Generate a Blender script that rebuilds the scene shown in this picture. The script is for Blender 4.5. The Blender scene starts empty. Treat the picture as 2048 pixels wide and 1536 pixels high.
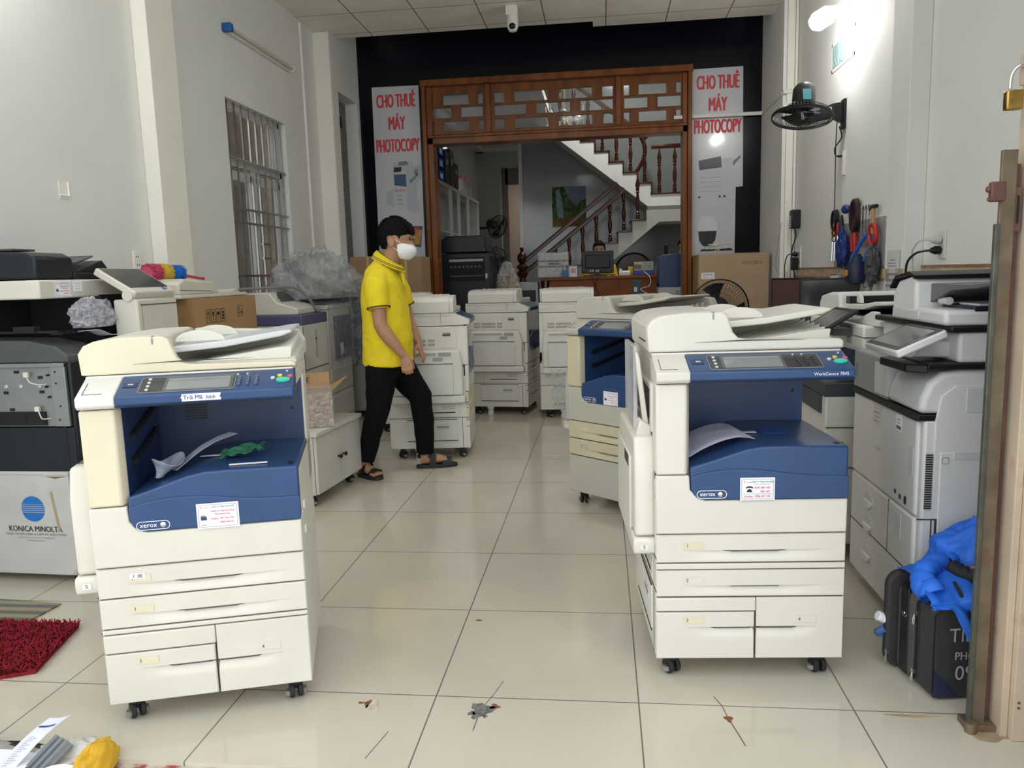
import bpy, bmesh, math, random
from mathutils import Vector, Matrix, noise
from math import pi, sin, cos, radians as rad, sqrt
random.seed(7)
SC = bpy.context.scene
COL = SC.collection

# ---------------------------------------------------------------- camera, world, lights, exposure
def _cam():
    f, p, r, y = 1550.154, 0.14023, 0.0295, -0.1186
    fwd = Vector((sin(y) * cos(p), cos(y) * cos(p), -sin(p)))
    right = Vector((cos(y), -sin(y), 0))
    down = fwd.cross(right)
    r2 = cos(r) * right + sin(r) * down
    d2 = -sin(r) * right + cos(r) * down
    cd = bpy.data.cameras.new('camera')
    cd.sensor_width = 36.0
    cd.lens = f / 2048 * 36
    cd.clip_start = 0.05
    co = bpy.data.objects.new('camera', cd)
    M = Matrix.Identity(4)
    for i in range(3):
        M[i][0], M[i][1], M[i][2] = r2[i], -d2[i], -fwd[i]
    M[0][3], M[1][3], M[2][3] = 0.53523, -2.23511, 1.30732
    co.matrix_world = M
    COL.objects.link(co)
    SC.camera = co
_cam()
w = bpy.data.worlds.new('world')
SC.world = w
w.use_nodes = True
nt = w.node_tree
bg = nt.nodes['Background']
bg.inputs[0].default_value = (0.94, 0.985, 1.0, 1)
bg.inputs[1].default_value = 1.25
vs = SC.view_settings
vs.view_transform = 'Standard'
vs.look = 'None'
vs.gamma = 1
vs.exposure = 0.80
vs.use_curve_mapping = False

# ---------------------------------------------------------------- materials
MATS = {}
def mat(name, col, rough=0.5, metal=0.0, var=0.0, vs_=8.0, bump=0.0, bs=40.0, alpha=1.0, trans=0.0, emit=0.0, coat=0.0, spec=0.5, stain=None, aniso=None):
    if name in MATS:
        return MATS[name]
    m = bpy.data.materials.new(name)
    m.use_nodes = True
    n = m.node_tree.nodes
    l = m.node_tree.links
    b = n['Principled BSDF']
    c = (*col, 1)
    b.inputs['Base Color'].default_value = c
    b.inputs['Roughness'].default_value = rough
    b.inputs['Metallic'].default_value = metal
    b.inputs['Specular IOR Level'].default_value = spec
    if coat:
        b.inputs['Coat Weight'].default_value = coat
        b.inputs['Coat Roughness'].default_value = 0.08
    if alpha < 1:
        b.inputs['Alpha'].default_value = alpha
    if trans:
        b.inputs['Transmission Weight'].default_value = trans
    if emit:
        b.inputs['Emission Color'].default_value = c
        b.inputs['Emission Strength'].default_value = emit
    tc = None
    if var or bump or stain:
        tc = n.new('ShaderNodeTexCoord')
        mp = n.new('ShaderNodeMapping')
        l.new(tc.outputs['Object'], mp.inputs[0])
        if aniso:
            mp.inputs['Scale'].default_value = aniso
    if var:
        t = n.new('ShaderNodeTexNoise')
        t.inputs['Scale'].default_value = vs_
        t.inputs['Detail'].default_value = 5
        l.new(mp.outputs[0], t.inputs['Vector'])
        r = n.new('ShaderNodeValToRGB')
        r.color_ramp.elements[0].position = 0.3
        r.color_ramp.elements[1].position = 0.7
        r.color_ramp.elements[0].color = (*[max(0, k * (1 - var)) for k in col], 1)
        r.color_ramp.elements[1].color = (*[min(1, k * (1 + var * 0.5)) for k in col], 1)
        l.new(t.outputs['Fac'], r.inputs[0])
        last = r.outputs[0]
        if stain:
            sc_, lo, scol = stain
            t2 = n.new('ShaderNodeTexNoise')
            t2.inputs['Scale'].default_value = sc_
            t2.inputs['Detail'].default_value = 8
            l.new(mp.outputs[0], t2.inputs['Vector'])
            r2 = n.new('ShaderNodeValToRGB')
            r2.color_ramp.elements[0].position = lo
            r2.color_ramp.elements[1].position = lo + 0.12
            l.new(t2.outputs['Fac'], r2.inputs[0])
            mx = n.new('ShaderNodeMixRGB')
            mx.inputs[2].default_value = (*scol, 1)
            l.new(r2.outputs[0], mx.inputs[0])
            l.new(last, mx.inputs[1])
            last = mx.outputs[0]
        l.new(last, b.inputs['Base Color'])
    if bump:
        t3 = n.new('ShaderNodeTexNoise')
        t3.inputs['Scale'].default_value = bs
        t3.inputs['Detail'].default_value = 4
        l.new(mp.outputs[0], t3.inputs['Vector'])
        bp = n.new('ShaderNodeBump')
        bp.inputs['Strength'].default_value = bump
        bp.inputs['Distance'].default_value = 0.02
        l.new(t3.outputs['Fac'], bp.inputs['Height'])
        l.new(bp.outputs[0], b.inputs['Normal'])
    MATS[name] = m
    return m

WHITE = mat('wall_paint', (0.76, 0.765, 0.74), 0.75, var=0.05, vs_=1.3, bump=0.03, bs=25)
TRIMW = mat('trim_paint', (0.83, 0.81, 0.73), 0.7, var=0.04, vs_=3)
CREAM = mat('cream_plastic', (0.645, 0.62, 0.54), 0.42, var=0.05, vs_=6)
WHITEP = mat('white_plastic', (0.70, 0.695, 0.655), 0.4, var=0.03, vs_=5)
YCREAM = mat('yellowed_plastic', (0.68, 0.615, 0.455), 0.45, var=0.05, vs_=6)
YCREAM2 = mat('aged_yellow_plastic', (0.60, 0.535, 0.37), 0.45, var=0.06, vs_=5)
NAVY = mat('navy_plastic', (0.022, 0.060, 0.165), 0.33, var=0.12, vs_=5)
NAVYD = mat('dark_navy_plastic', (0.014, 0.035, 0.10), 0.4, var=0.15, vs_=5)
BLACK = mat('black_plastic', (0.009, 0.010, 0.012), 0.36, spec=0.35)
BLACKM = mat('black_matte', (0.008, 0.008, 0.009), 0.8)
CHAR = mat('charcoal_plastic', (0.015, 0.018, 0.023), 0.36, spec=0.3, var=0.1, vs_=6)
DKGREY = mat('dark_grey_plastic', (0.07, 0.073, 0.078), 0.42, var=0.1, vs_=6)
GREY = mat('grey_plastic', (0.36, 0.365, 0.37), 0.4, var=0.05, vs_=6)
LGREY = mat('light_grey_plastic', (0.56, 0.565, 0.57), 0.38, var=0.05, vs_=5)
SLOT = mat('slot_black', (0.006, 0.006, 0.007), 0.9)
SEAM = mat('seam_dark', (0.05, 0.048, 0.045), 0.8)
SCREEN = mat('screen_grey', (0.22, 0.235, 0.235), 0.12, coat=0.4)
SCREEND = mat('screen_dark', (0.02, 0.021, 0.025), 0.12, coat=0.4)
PAPER = mat('paper_white', (0.82, 0.82, 0.88), 0.8)
PAPERB = mat('paper_lilac', (0.63, 0.63, 0.76), 0.8, var=0.04)
INK = mat('ink_black', (0.02, 0.02, 0.022), 0.7)
INKG = mat('ink_grey', (0.25, 0.25, 0.27), 0.7)
INKB = mat('ink_blue', (0.03, 0.04, 0.25), 0.7)
RED = mat('red_print', (0.62, 0.035, 0.055), 0.5)
TEAL = mat('teal_print', (0.03, 0.22, 0.19), 0.5)
SILVER = mat('chrome', (0.75, 0.75, 0.76), 0.18, 1.0)
STEEL = mat('stainless_steel', (0.62, 0.61, 0.6), 0.25, 1.0)
RUBBER = mat('rubber_black', (0.015, 0.015, 0.016), 0.7)
RUBBERG = mat('rubber_grey', (0.22, 0.22, 0.22), 0.7)
CARD = mat('cardboard', (0.40, 0.245, 0.115), 0.8, var=0.08, vs_=5, bump=0.02)
CARDD = mat('cardboard_dull', (0.33, 0.215, 0.115), 0.8, var=0.1, vs_=5)
WOOD = mat('varnished_wood', (0.19, 0.055, 0.009), 0.3, var=0.45, vs_=9, spec=0.25, coat=0.08, aniso=(1, 1, 0.15))
WOODD = mat('dark_wood', (0.050, 0.010, 0.004), 0.25, var=0.4, vs_=10, spec=0.3, coat=0.1, aniso=(1, 1, 0.2))
DESKW = mat('desk_wood', (0.23, 0.062, 0.013), 0.35, spec=0.2, var=0.3, vs_=9, aniso=(0.2, 1, 1))
BLUEBTN = mat('button_white', (0.6, 0.6, 0.6), 0.3)
GREENB = mat('start_green', (0.06, 0.52, 0.36), 0.3)
YELB = mat('button_yellow', (0.75, 0.50, 0.06), 0.3)
REDB = mat('button_red', (0.62, 0.10, 0.12), 0.3)
KMBLUE = mat('emblem_blue', (0.01, 0.16, 0.50), 0.4)

def clear_film(name='clear_film', col=(0.75, 0.77, 0.8), amt=0.3, bump=0.6, bs=14.0, rough=0.22):
    if name in MATS:
        return MATS[name]
    m = bpy.data.materials.new(name)
    m.use_nodes = True
    n = m.node_tree.nodes; l = m.node_tree.links
    b = n['Principled BSDF']
    b.inputs['Base Color'].default_value = (*col, 1)
    b.inputs['Roughness'].default_value = rough
    tr = n.new('ShaderNodeBsdfTransparent')
    mx = n.new('ShaderNodeMixShader')
    tc = n.new('ShaderNodeTexCoord')
    t = n.new('ShaderNodeTexNoise')
    t.inputs['Scale'].default_value = bs
    t.inputs['Detail'].default_value = 6
    t.inputs['Distortion'].default_value = 1.5
    l.new(tc.outputs['Object'], t.inputs['Vector'])
    bp = n.new('ShaderNodeBump')
    bp.inputs['Strength'].default_value = bump
    bp.inputs['Distance'].default_value = 0.05
    l.new(t.outputs['Fac'], bp.inputs['Height'])
    l.new(bp.outputs[0], b.inputs['Normal'])
    r = n.new('ShaderNodeMapRange')
    r.inputs[1].default_value = 0.35; r.inputs[2].default_value = 0.7
    r.inputs[3].default_value = amt * 0.6; r.inputs[4].default_value = min(1, amt * 1.5)
    l.new(t.outputs['Fac'], r.inputs[0])
    l.new(r.outputs[0], mx.inputs[0])
    l.new(tr.outputs[0], mx.inputs[1])
    l.new(b.outputs[0], mx.inputs[2])
    l.new(mx.outputs[0], n['Material Output'].inputs[0])
    MATS[name] = m
    return m
FILM = clear_film()
GLASS = clear_film('window_glass', (0.5, 0.52, 0.52), 0.09, 0.0, 3.0, 0.05)
BAGF = clear_film('bag_film', (0.62, 0.63, 0.65), 0.33, 1.0, 9.0, 0.18)
BAGW = clear_film('bag_film_white', (0.78, 0.78, 0.86), 0.55, 1.0, 22.0, 0.2)

# ---------------------------------------------------------------- mesh builder
class MB:
    def __init__(s, M=None):
        s.v = []; s.f = []; s.M = M
    def add(s, vs, fs, M=None):
        k = len(s.v)
        if M is not None:
            vs = [M @ Vector(p) for p in vs]
        s.v += [tuple(p) for p in vs]
        s.f += [tuple(i + k for i in f) for f in fs]
        return s
    def box(s, x0, y0, z0, x1, y1, z1, M=None):
        x0, x1 = min(x0, x1), max(x0, x1); y0, y1 = min(y0, y1), max(y0, y1); z0, z1 = min(z0, z1), max(z0, z1)
        return s.add([(x0, y0, z0), (x1, y0, z0), (x1, y1, z0), (x0, y1, z0), (x0, y0, z1), (x1, y0, z1), (x1, y1, z1), (x0, y1, z1)],
              [(3, 2, 1, 0), (4, 5, 6, 7), (0, 1, 5, 4), (1, 2, 6, 5), (2, 3, 7, 6), (3, 0, 4, 7)], M)
    def prism(s, pts, ax, a, b, M=None):
        # closed outline pts: ax 'y' -> pts are (x,z); ax 'x' -> (y,z); ax 'z' -> (x,y)
        n = len(pts)
        ar = sum(pts[i][0] * pts[(i + 1) % n][1] - pts[(i + 1) % n][0] * pts[i][1] for i in range(n))
        if ar < 0:
            pts = pts[::-1]
        if ax == 'y':
            P = lambda u, t: (u[0], t, u[1]); flip = True
        elif ax == 'x':
            P = lambda u, t: (t, u[0], u[1]); flip = False
        else:
            P = lambda u, t: (u[0], u[1], t); flip = False
        a, b = min(a, b), max(a, b)
        vs = [P(u, a) for u in pts] + [P(u, b) for u in pts]
        fs = [tuple(range(n - 1, -1, -1)), tuple(range(n, 2 * n))]
        for i in range(n):
            j = (i + 1) % n
            fs.append((i, j, n + j, n + i))
        if flip:
            fs = [f[::-1] for f in fs]
        return s.add(vs, fs, M)
    def cyl(s, p0, p1, r0, r1=None, n=16, M=None):
        r1 = r0 if r1 is None else r1
        return s.loft([(p0, r0), (p1, r1)], n, M)
    def loft(s, secs, n=16, M=None, up=None):
        # secs: (point, r) or (point, (ra, rb)); tube with caps
        pts = [Vector(q[0]) for q in secs]
        m = len(pts)
        ref = Vector(up) if up else None
        vs = []; fs = []
        prev = None
        for i in range(m):
            t = (pts[min(i + 1, m - 1)] - pts[max(i - 1, 0)])
            t = t.normalized() if t.length > 1e-9 else Vector((0, 0, 1))
            if prev is None:
                a = ref if ref else (Vector((1, 0, 0)) if abs(t.x) < 0.9 else Vector((0, 1, 0)))
            else:
                a = prev
            a = (a - t * a.dot(t))
            a = a.normalized() if a.length > 1e-6 else t.orthogonal().normalized()
            prev = a
            bb = t.cross(a)
            r = secs[i][1]
            ra, rb = r if isinstance(r, tuple) else (r, r)
            for k in range(n):
                g = 2 * pi * k / n
                vs.append(pts[i] + a * (cos(g) * ra) + bb * (sin(g) * rb))
        for i in range(m - 1):
            for k in range(n):
                k2 = (k + 1) % n
                fs.append((i * n + k, i * n + k2, (i + 1) * n + k2, (i + 1) * n + k))
        fs.append(tuple(range(n - 1, -1, -1)))
        fs.append(tuple((m - 1) * n + k for k in range(n)))
        return s.add(vs, fs, M)
    def tube(s, path, r, n=8, M=None, closed=False):
        if closed:
            path = list(path) + [path[0], path[1]]
        return s.loft([(p, r) for p in path], n, M)
    def lathe(s, prof, c=(0, 0, 0), n=24, M=None):
        # prof: (r, z) from bottom to top around the z axis
        T = Matrix.Translation(Vector(c))
        T = (M @ T) if M is not None else T
        return s.loft([((0, 0, z + i * 1e-7), max(r, 1e-5)) for i, (r, z) in enumerate(prof)], n, T, up=(1, 0, 0))
    def sph(s, c, r, nu=20, nv=12, M=None, f=None):
        rx, ry, rz = r if isinstance(r, (tuple, list)) else (r, r, r)
        vs = []; fs = []
        for j in range(1, nv):
            a = -pi / 2 + pi * j / nv
            for i in range(nu):
                g = 2 * pi * i / nu
                d = Vector((cos(a) * cos(g), cos(a) * sin(g), sin(a)))
                k = f(d) if f else 1
                vs.append((c[0] + rx * d.x * k, c[1] + ry * d.y * k, c[2] + rz * d.z * k))
        k0 = f(Vector((0, 0, -1))) if f else 1
        k1 = f(Vector((0, 0, 1))) if f else 1
        b0 = len(vs); vs.append((c[0], c[1], c[2] - rz * k0)); vs.append((c[0], c[1], c[2] + rz * k1))
        for j in range(nv - 2):
            for i in range(nu):
                i2 = (i + 1) % nu
                fs.append((j * nu + i, j * nu + i2, (j + 1) * nu + i2, (j + 1) * nu + i))
        for i in range(nu):
            i2 = (i + 1) % nu
            fs.append((b0, i2, i)); fs.append((b0 + 1, (nv - 2) * nu + i, (nv - 2) * nu + i2))
        return s.add(vs, fs, M)
    def grid(s, fn, nu, nv, th=0.0, M=None):
        # surface fn(u,v), u,v in 0..1; th>0 gives it thickness along the surface normal
        P = [[Vector(fn(i / nu, j / nv)) for i in range(nu + 1)] for j in range(nv + 1)]
        vs = [p for row in P for p in row]
        W = nu + 1
        fs = [(j * W + i, j * W + i + 1, (j + 1) * W + i + 1, (j + 1) * W + i) for j in range(nv) for i in range(nu)]
        if th:
            N = []
            for j in range(nv + 1):
                for i in range(nu + 1):
                    du = P[j][min(i + 1, nu)] - P[j][max(i - 1, 0)]
                    dv = P[min(j + 1, nv)][i] - P[max(j - 1, 0)][i]
                    c = du.cross(dv)
                    N.append(c.normalized() if c.length > 1e-12 else Vector((0, 0, 1)))
            K = len(vs)
            vs = vs + [vs[i] - N[i] * th for i in range(K)]
            fs2 = [tuple(K + q for q in f[::-1]) for f in fs]
            rim = [i for i in range(W)] + [j * W + nu for j in range(1, nv + 1)] + [nv * W + i for i in range(nu - 1, -1, -1)] + [j * W for j in range(nv - 1, 0, -1)]
            fs = fs + fs2 + [(rim[(q + 1) % len(rim)], rim[q], K + rim[q], K + rim[(q + 1) % len(rim)]) for q in range(len(rim))]
        return s.add(vs, fs, M)
    def build(s, name, m, parent=None, bevel=0.0, ang=35, M=None, smooth=True, seg=2, solid=0.0):
        me = bpy.data.meshes.new(name)
        X = M if M is not None else s.M
        vs = [X @ Vector(p) for p in s.v] if X is not None else s.v
        me.from_pydata([tuple(p) for p in vs], [], s.f)
        me.validate()
        me.materials.append(m)
        if smooth:
            me.shade_smooth()
            me.set_sharp_from_angle(angle=rad(ang))
        o = bpy.data.objects.new(name, me)
        COL.objects.link(o)
        if parent is not None:
            o.parent = parent
        if solid:
            q = o.modifiers.new('solid', 'SOLIDIFY'); q.thickness = solid; q.offset = 0
        if bevel:
            q = o.modifiers.new('bevel', 'BEVEL'); q.width = bevel; q.segments = seg; q.limit_method = 'ANGLE'; q.angle_limit = rad(40)
            q.use_clamp_overlap = True
        return o

def thing(name, label, cat, loc=(0, 0, 0), rz=0.0, group=None):
    o = bpy.data.objects.new(name, None)
    COL.objects.link(o)
    o.empty_display_size = 0.05
    o.location = loc
    o.rotation_euler = (0, 0, rz)
    return tag(o, label, cat, group)
def tag(o, label, cat, group=None):
    o['label'] = label; o['category'] = cat
    if group:
        o['group'] = group
    return o
def struct(o, label=None):
    o['kind'] = 'structure'
    if label: o['label'] = label
    return o
def dup(root, loc, rz=None, label=None):
    r = root.copy(); COL.objects.link(r); r.location = loc
    if rz is not None: r.rotation_euler = (0, 0, rz)
    if label: r['label'] = label
    for ch in list(root.children):
        c = ch.copy(); COL.objects.link(c); c.parent = r
        for g in list(ch.children):
            d = g.copy(); COL.objects.link(d); d.parent = c
    return r
def pose(X=(1, 0, 0), Y=(0, 1, 0), o=(0, 0, 0)):
    X = Vector(X).normalized(); Y = Vector(Y); Y = (Y - X * Y.dot(X)).normalized(); Z = X.cross(Y)
    M = Matrix.Identity(4)
    for i in range(3):
        M[i][0], M[i][1], M[i][2], M[i][3] = X[i], Y[i], Z[i], o[i]
    return M
def vplane(o, rz=0.0):
    # text/label plane facing local -y: x to the right, y up
    return pose((cos(rz), sin(rz), 0), (0, 0, 1), o)
_fc = {}
def text(items, m, parent, M, name='lettering', lift=0.0006):
    # items: (string, x, y, size, [x-scale, bold]) laid out centred on x in the plane M
    V = []; F = []
    for it in items:
        st, x, y, size = it[:4]
        xs = it[4] if len(it) > 4 else 1.0
        bold = it[5] if len(it) > 5 else 0.0
        cu = bpy.data.curves.new('t', 'FONT')
        cu.body = st; cu.size = size; cu.align_x = 'CENTER'; cu.align_y = 'CENTER'
        cu.offset = 0 if bold > .012 else bold * size * .5
        cu.resolution_u = 3
        ob = bpy.data.objects.new('t', cu)
        COL.objects.link(ob)
        dg = bpy.context.evaluated_depsgraph_get()
        me = bpy.data.meshes.new_from_object(ob.evaluated_get(dg))
        k = len(V)
        for dx, dz in (((0, 0),) if bold <= .012 else ((-bold * size * .55, 0), (0, .00005), (bold * size * .55, .0001))):
            k = len(V)
            V += [M @ Vector((p.co.x * xs + x + dx, p.co.y + y, lift + dz)) for p in me.vertices]
            F += [tuple(i + k for i in p.vertices) for p in me.polygons]
        bpy.data.objects.remove(ob); bpy.data.meshes.remove(me); bpy.data.curves.remove(cu)
    b = MB(); b.v = [tuple(p) for p in V]; b.f = F
    return b.build(name, m, parent, smooth=False)
def flat(M, w, h, t=0.0006, x=0, y=0):
    b = MB(); b.box(x - w / 2, y - h / 2, 0, x + w / 2, y + h / 2, t, M); return b
def rrect(w, h, r, n=5, x=0, y=0):
    P = []
    for cx, cy, a in ((w / 2 - r, h / 2 - r, 0), (-w / 2 + r, h / 2 - r, pi / 2), (-w / 2 + r, -h / 2 + r, pi), (w / 2 - r, -h / 2 + r, 1.5 * pi)):
        for i in range(n + 1):
            g = a + pi / 2 * i / n
            P.append((x + cx + r * cos(g), y + cy + r * sin(g)))
    return P
def ring_flat(b, outer, inner, t, M, z0=0.0):
    n = len(outer)
    vs = [(p[0], p[1], z0) for p in outer] + [(p[0], p[1], z0) for p in inner] + [(p[0], p[1], z0 + t) for p in outer] + [(p[0], p[1], z0 + t) for p in inner]
    fs = []
    for i in range(n):
        j = (i + 1) % n
        fs += [(2 * n + i, 2 * n + j, 3 * n + j, 3 * n + i), (i, j, 2 * n + j, 2 * n + i), (n + j, n + i, 3 * n + i, 3 * n + j), (n + i, n + j, j, i)]
    b.add(vs, fs, M)
def bez(pts, n=12):
    # Catmull-Rom through points
    P = [Vector(p) for p in pts]; out = []
    for i in range(len(P) - 1):
        p0, p1, p2, p3 = P[max(i - 1, 0)], P[i], P[i + 1], P[min(i + 2, len(P) - 1)]
        for k in range(n):
            t = k / n
            out.append(0.5 * ((2 * p1) + (-p0 + p2) * t + (2 * p0 - 5 * p1 + 4 * p2 - p3) * t * t + (-p0 + 3 * p1 - 3 * p2 + p3) * t ** 3))
    out.append(P[-1])
    return out
def sm(t):
    t = max(0.0, min(1.0, t)); return t * t * (3 - 2 * t)
def crumple(c, r, amp, fr, seed, nu=72, nv=44, M=None, flat_z=None):
    off = Vector((seed * 3.1, seed * 1.7, seed * 0.9))
    def f(d):
        k = 1.0; a = amp; q = fr
        for _ in range(4):
            k += a * (0.5 - abs(noise.noise(d * q + off))) * 1.6
            a *= 0.5; q *= 2.1
        return k
    b = MB(); b.sph(c, r, nu, nv, M, f)
    if flat_z is not None:
        b.v = [(x, y, max(z, flat_z)) for x, y, z in b.v]
    return b
# ================================================================ the setting
T = 0.63
def grid_mat(name, col, line, sx, sy, ox, oy, wdt, rough, var, spec=0.5, bumpy=0.0, bs=30, axes=(0, 1), coat=0.0, rvar=0.0):
    m = bpy.data.materials.new(name); m.use_nodes = True
    n = m.node_tree.nodes; l = m.node_tree.links; b = n['Principled BSDF']
    tc = n.new('ShaderNodeTexCoord'); sp = n.new('ShaderNodeSeparateXYZ')
    l.new(tc.outputs['Object'], sp.inputs[0])
    def math_(op, a, v=None):
        q = n.new('ShaderNodeMath'); q.operation = op
        l.new(a, q.inputs[0]) if not isinstance(a, (int, float)) else None
        if v is not None:
            if isinstance(v, (int, float)): q.inputs[1].default_value = v
            else: l.new(v, q.inputs[1])
        return q.outputs[0]
    ds = []; cells = []
    for ax, s, o in ((axes[0], sx, ox), (axes[1], sy, oy)):
        u = math_('DIVIDE', math_('SUBTRACT', sp.outputs[ax], o), s)
        fl = math_('ROUND', u)
        cells.append(math_('FLOOR', u))
        d = math_('MULTIPLY', math_('ABSOLUTE', math_('SUBTRACT', u, fl)), s)
        ds.append(d)
    dm = math_('MINIMUM', ds[0], ds[1])
    isl = math_('LESS_THAN', dm, wdt / 2)
    nz = n.new('ShaderNodeTexNoise'); nz.inputs['Scale'].default_value = 2.2; nz.inputs['Detail'].default_value = 7
    l.new(tc.outputs['Object'], nz.inputs['Vector'])
    rp = n.new('ShaderNodeValToRGB')
    rp.color_ramp.elements[0].position = 0.32; rp.color_ramp.elements[1].position = 0.68
    rp.color_ramp.elements[0].color = (*[k * (1 - var) for k in col], 1); rp.color_ramp.elements[1].color = (*[min(1, k * (1 + var * 0.4)) for k in col], 1)
    l.new(nz.outputs['Fac'], rp.inputs[0])
    mx = n.new('ShaderNodeMixRGB'); mx.inputs[2].default_value = (*line, 1)
    l.new(isl, mx.inputs[0]); l.new(rp.outputs[0], mx.inputs[1]); l.new(mx.outputs[0], b.inputs['Base Color'])
    b.inputs['Roughness'].default_value = rough
    b.inputs['Specular IOR Level'].default_value = spec
    if coat: b.inputs['Coat Weight'].default_value = coat; b.inputs['Coat Roughness'].default_value = 0.05
    if rvar:
        n2 = n.new('ShaderNodeTexNoise'); n2.inputs['Scale'].default_value = 5; n2.inputs['Detail'].default_value = 6
        l.new(tc.outputs['Object'], n2.inputs['Vector'])
        mr = n.new('ShaderNodeMapRange'); mr.inputs[3].default_value = rough - rvar * 0.5; mr.inputs[4].default_value = rough + rvar
        l.new(n2.outputs['Fac'], mr.inputs[0]); l.new(mr.outputs[0], b.inputs['Roughness'])
    if bumpy:
        n3 = n.new('ShaderNodeTexNoise'); n3.inputs['Scale'].default_value = bs; n3.inputs['Detail'].default_value = 3
        l.new(tc.outputs['Object'], n3.inputs['Vector'])
        bp = n.new('ShaderNodeBump'); bp.inputs['Strength'].default_value = bumpy; bp.inputs['Distance'].default_value = 0.01
        l.new(n3.outputs['Fac'], bp.inputs['Height']); l.new(bp.outputs[0], b.inputs['Normal'])
    return m
FLOORM = grid_mat('floor_tile', (0.565, 0.52, 0.425), (0.16, 0.145, 0.12), T, T, 0, 0, 0.0045, 0.10, 0.07, spec=0.5, rvar=0.07)
CEILM = grid_mat('ceiling_panel', (0.84, 0.82, 0.74), (0.26, 0.18, 0.16), 0.6, 0.6, 0.005, 5.30, 0.012, 0.85, 0.1, bumpy=0.8, bs=34)
TILEW = grid_mat('back_wall_tile', (0.215, 0.235, 0.225), (0.16, 0.17, 0.17), 0.4, 0.6, 0.02, 0.3, 0.006, 0.14, 0.08, axes=(0, 2))
XL, XR = -2.35, 2.40
DADO = mat('dado_tile', (0.52, 0.41, 0.27), 0.4, var=0.35, vs_=14)
DADOE = mat('dado_edge', (0.30, 0.17, 0.10), 0.4, var=0.4, vs_=20)
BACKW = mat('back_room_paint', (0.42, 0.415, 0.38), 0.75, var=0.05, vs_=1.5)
BLKW = mat('black_gloss_wall', (0.0022, 0.0036, 0.0075), 0.2, var=0.2, vs_=3, spec=.25)
SILLM = mat('threshold_granite', (0.55, 0.50, 0.44), 0.5, var=0.3, vs_=18, stain=(16, 0.5, (0.33, 0.05, 0.035)))
GRANITE = mat('granite', (0.21, 0.205, 0.20), 0.3, var=0.75, vs_=130)
PINK = mat('hall_paint', (0.62, 0.53, 0.46), 0.75, var=0.04, vs_=2)

b = MB(); b.box(XL - .2, -0.38, -0.12, XR + .2, 6.75, 0)
fl = struct(b.build('floor', FLOORM))
def blotch(name, m, cx, cy, r, seed, sx=1.0, sy=1.0, n=26, h=0.0012):
    rnd = random.Random(seed); P = []
    for k in range(n):
        g = 2 * pi * k / n
        q = r * (0.75 + 0.35 * rnd.random() + 0.25 * sin(3 * g + seed))
        P.append((cx + q * cos(g) * sx, cy + q * sin(g) * sy))
    q = MB(); q.prism(P, 'z', 0.0002, h); q.build(name, m, fl, smooth=False)
CHIPG = mat('chip_grey', (0.17, 0.16, 0.15), 0.9, var=0.5, vs_=60)
CHIPB = mat('chip_brown', (0.22, 0.09, 0.035), 0.9, var=0.5, vs_=60)
CHIPL = mat('chip_pale', (0.58, 0.5, 0.4), 0.9, var=0.4, vs_=50)
blotch('floor_chip', CHIPG, 0.155, -0.072, 0.036, 1, 1.0, 1.15)
blotch('floor_chip', CHIPB, 0.192, -0.05, 0.014, 2)
blotch('floor_chip', CHIPG, 0.128, -0.09, 0.012, 3)
blotch('floor_chip', CHIPG, 0.17, -0.105, 0.007, 13)
blotch('floor_chip', CHIPL, -0.185, -0.072, 0.022, 4, 1, 1.4)
blotch('floor_chip', CHIPB, -0.205, -0.06, 0.012, 5, 0.7, 1.8)
blotch('floor_chip', CHIPB, 0.887, -0.07, 0.012, 6, 1, 1.3)
blotch('floor_chip', CHIPB, -0.224, -0.055, 0.008, 7, 1.8, 0.6)
blotch('floor_chip', CHIPB, 0.05, 0.54, 0.010, 9, 1.3, 0.7)
def crack(pts, wd=0.0022, m=CHIPB):
    q = MB()
    for (x0, y0), (x1, y1) in zip(pts, pts[1:]):
        d = Vector((y0 - y1, x1 - x0)).normalized() * wd / 2
        q.prism([(x0 - d.x, y0 - d.y), (x1 - d.x, y1 - d.y), (x1 + d.x, y1 + d.y), (x0 + d.x, y0 + d.y)], 'z', 0.0002, 0.001)
    q.build('floor_crack', m, fl, smooth=False)
crack([(0.887, -0.07), (0.878, 0.0), (0.86, 0.05)]); crack([(0.887, -0.07), (0.905, -0.16), (0.912, -0.2)], 0.003)
crack([(0.155, -0.06), (0.18, 0.02), (0.2, 0.1)], 0.002, CHIPG); crack([(0.15, -0.1), (0.146, -0.18)], 0.003, CHIPG)
crack([(0.45, -0.37), (0.52, -0.34), (0.62, -0.335), (0.7, -0.34), (0.76, -0.335), (0.84, -0.345), (0.93, -0.37)], 0.0035)
crack([(0.95, -0.37), (1.03, -0.335), (1.12, -0.33), (1.2, -0.345)], 0.003)
crack([(-0.1, -0.2), (-0.13, -0.33)], 0.002, CHIPG)
RUSTF = mat('rust_mark', (0.42, 0.32, 0.20), 0.8, var=0.4, vs_=14)
blotch('rust_stain', RUSTF, 1.60, -0.10, 0.05, 8, 1.6, 0.7)
blotch('rust_stain', RUSTF, 1.42, -0.02, 0.03, 12, 2.6, 0.25)

b = MB(); b.box(XL - .2, -1.1, -0.2, XR + .2, -0.38, -0.012)
struct(b.build('trim_7', SILLM))
b = MB(); b.box(-14, -16, -0.4, 14, -1.1, -0.16)
struct(b.build('ground', mat('pavement', (0.58, 0.57, 0.54), 0.9, var=0.15, vs_=4)))

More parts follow.
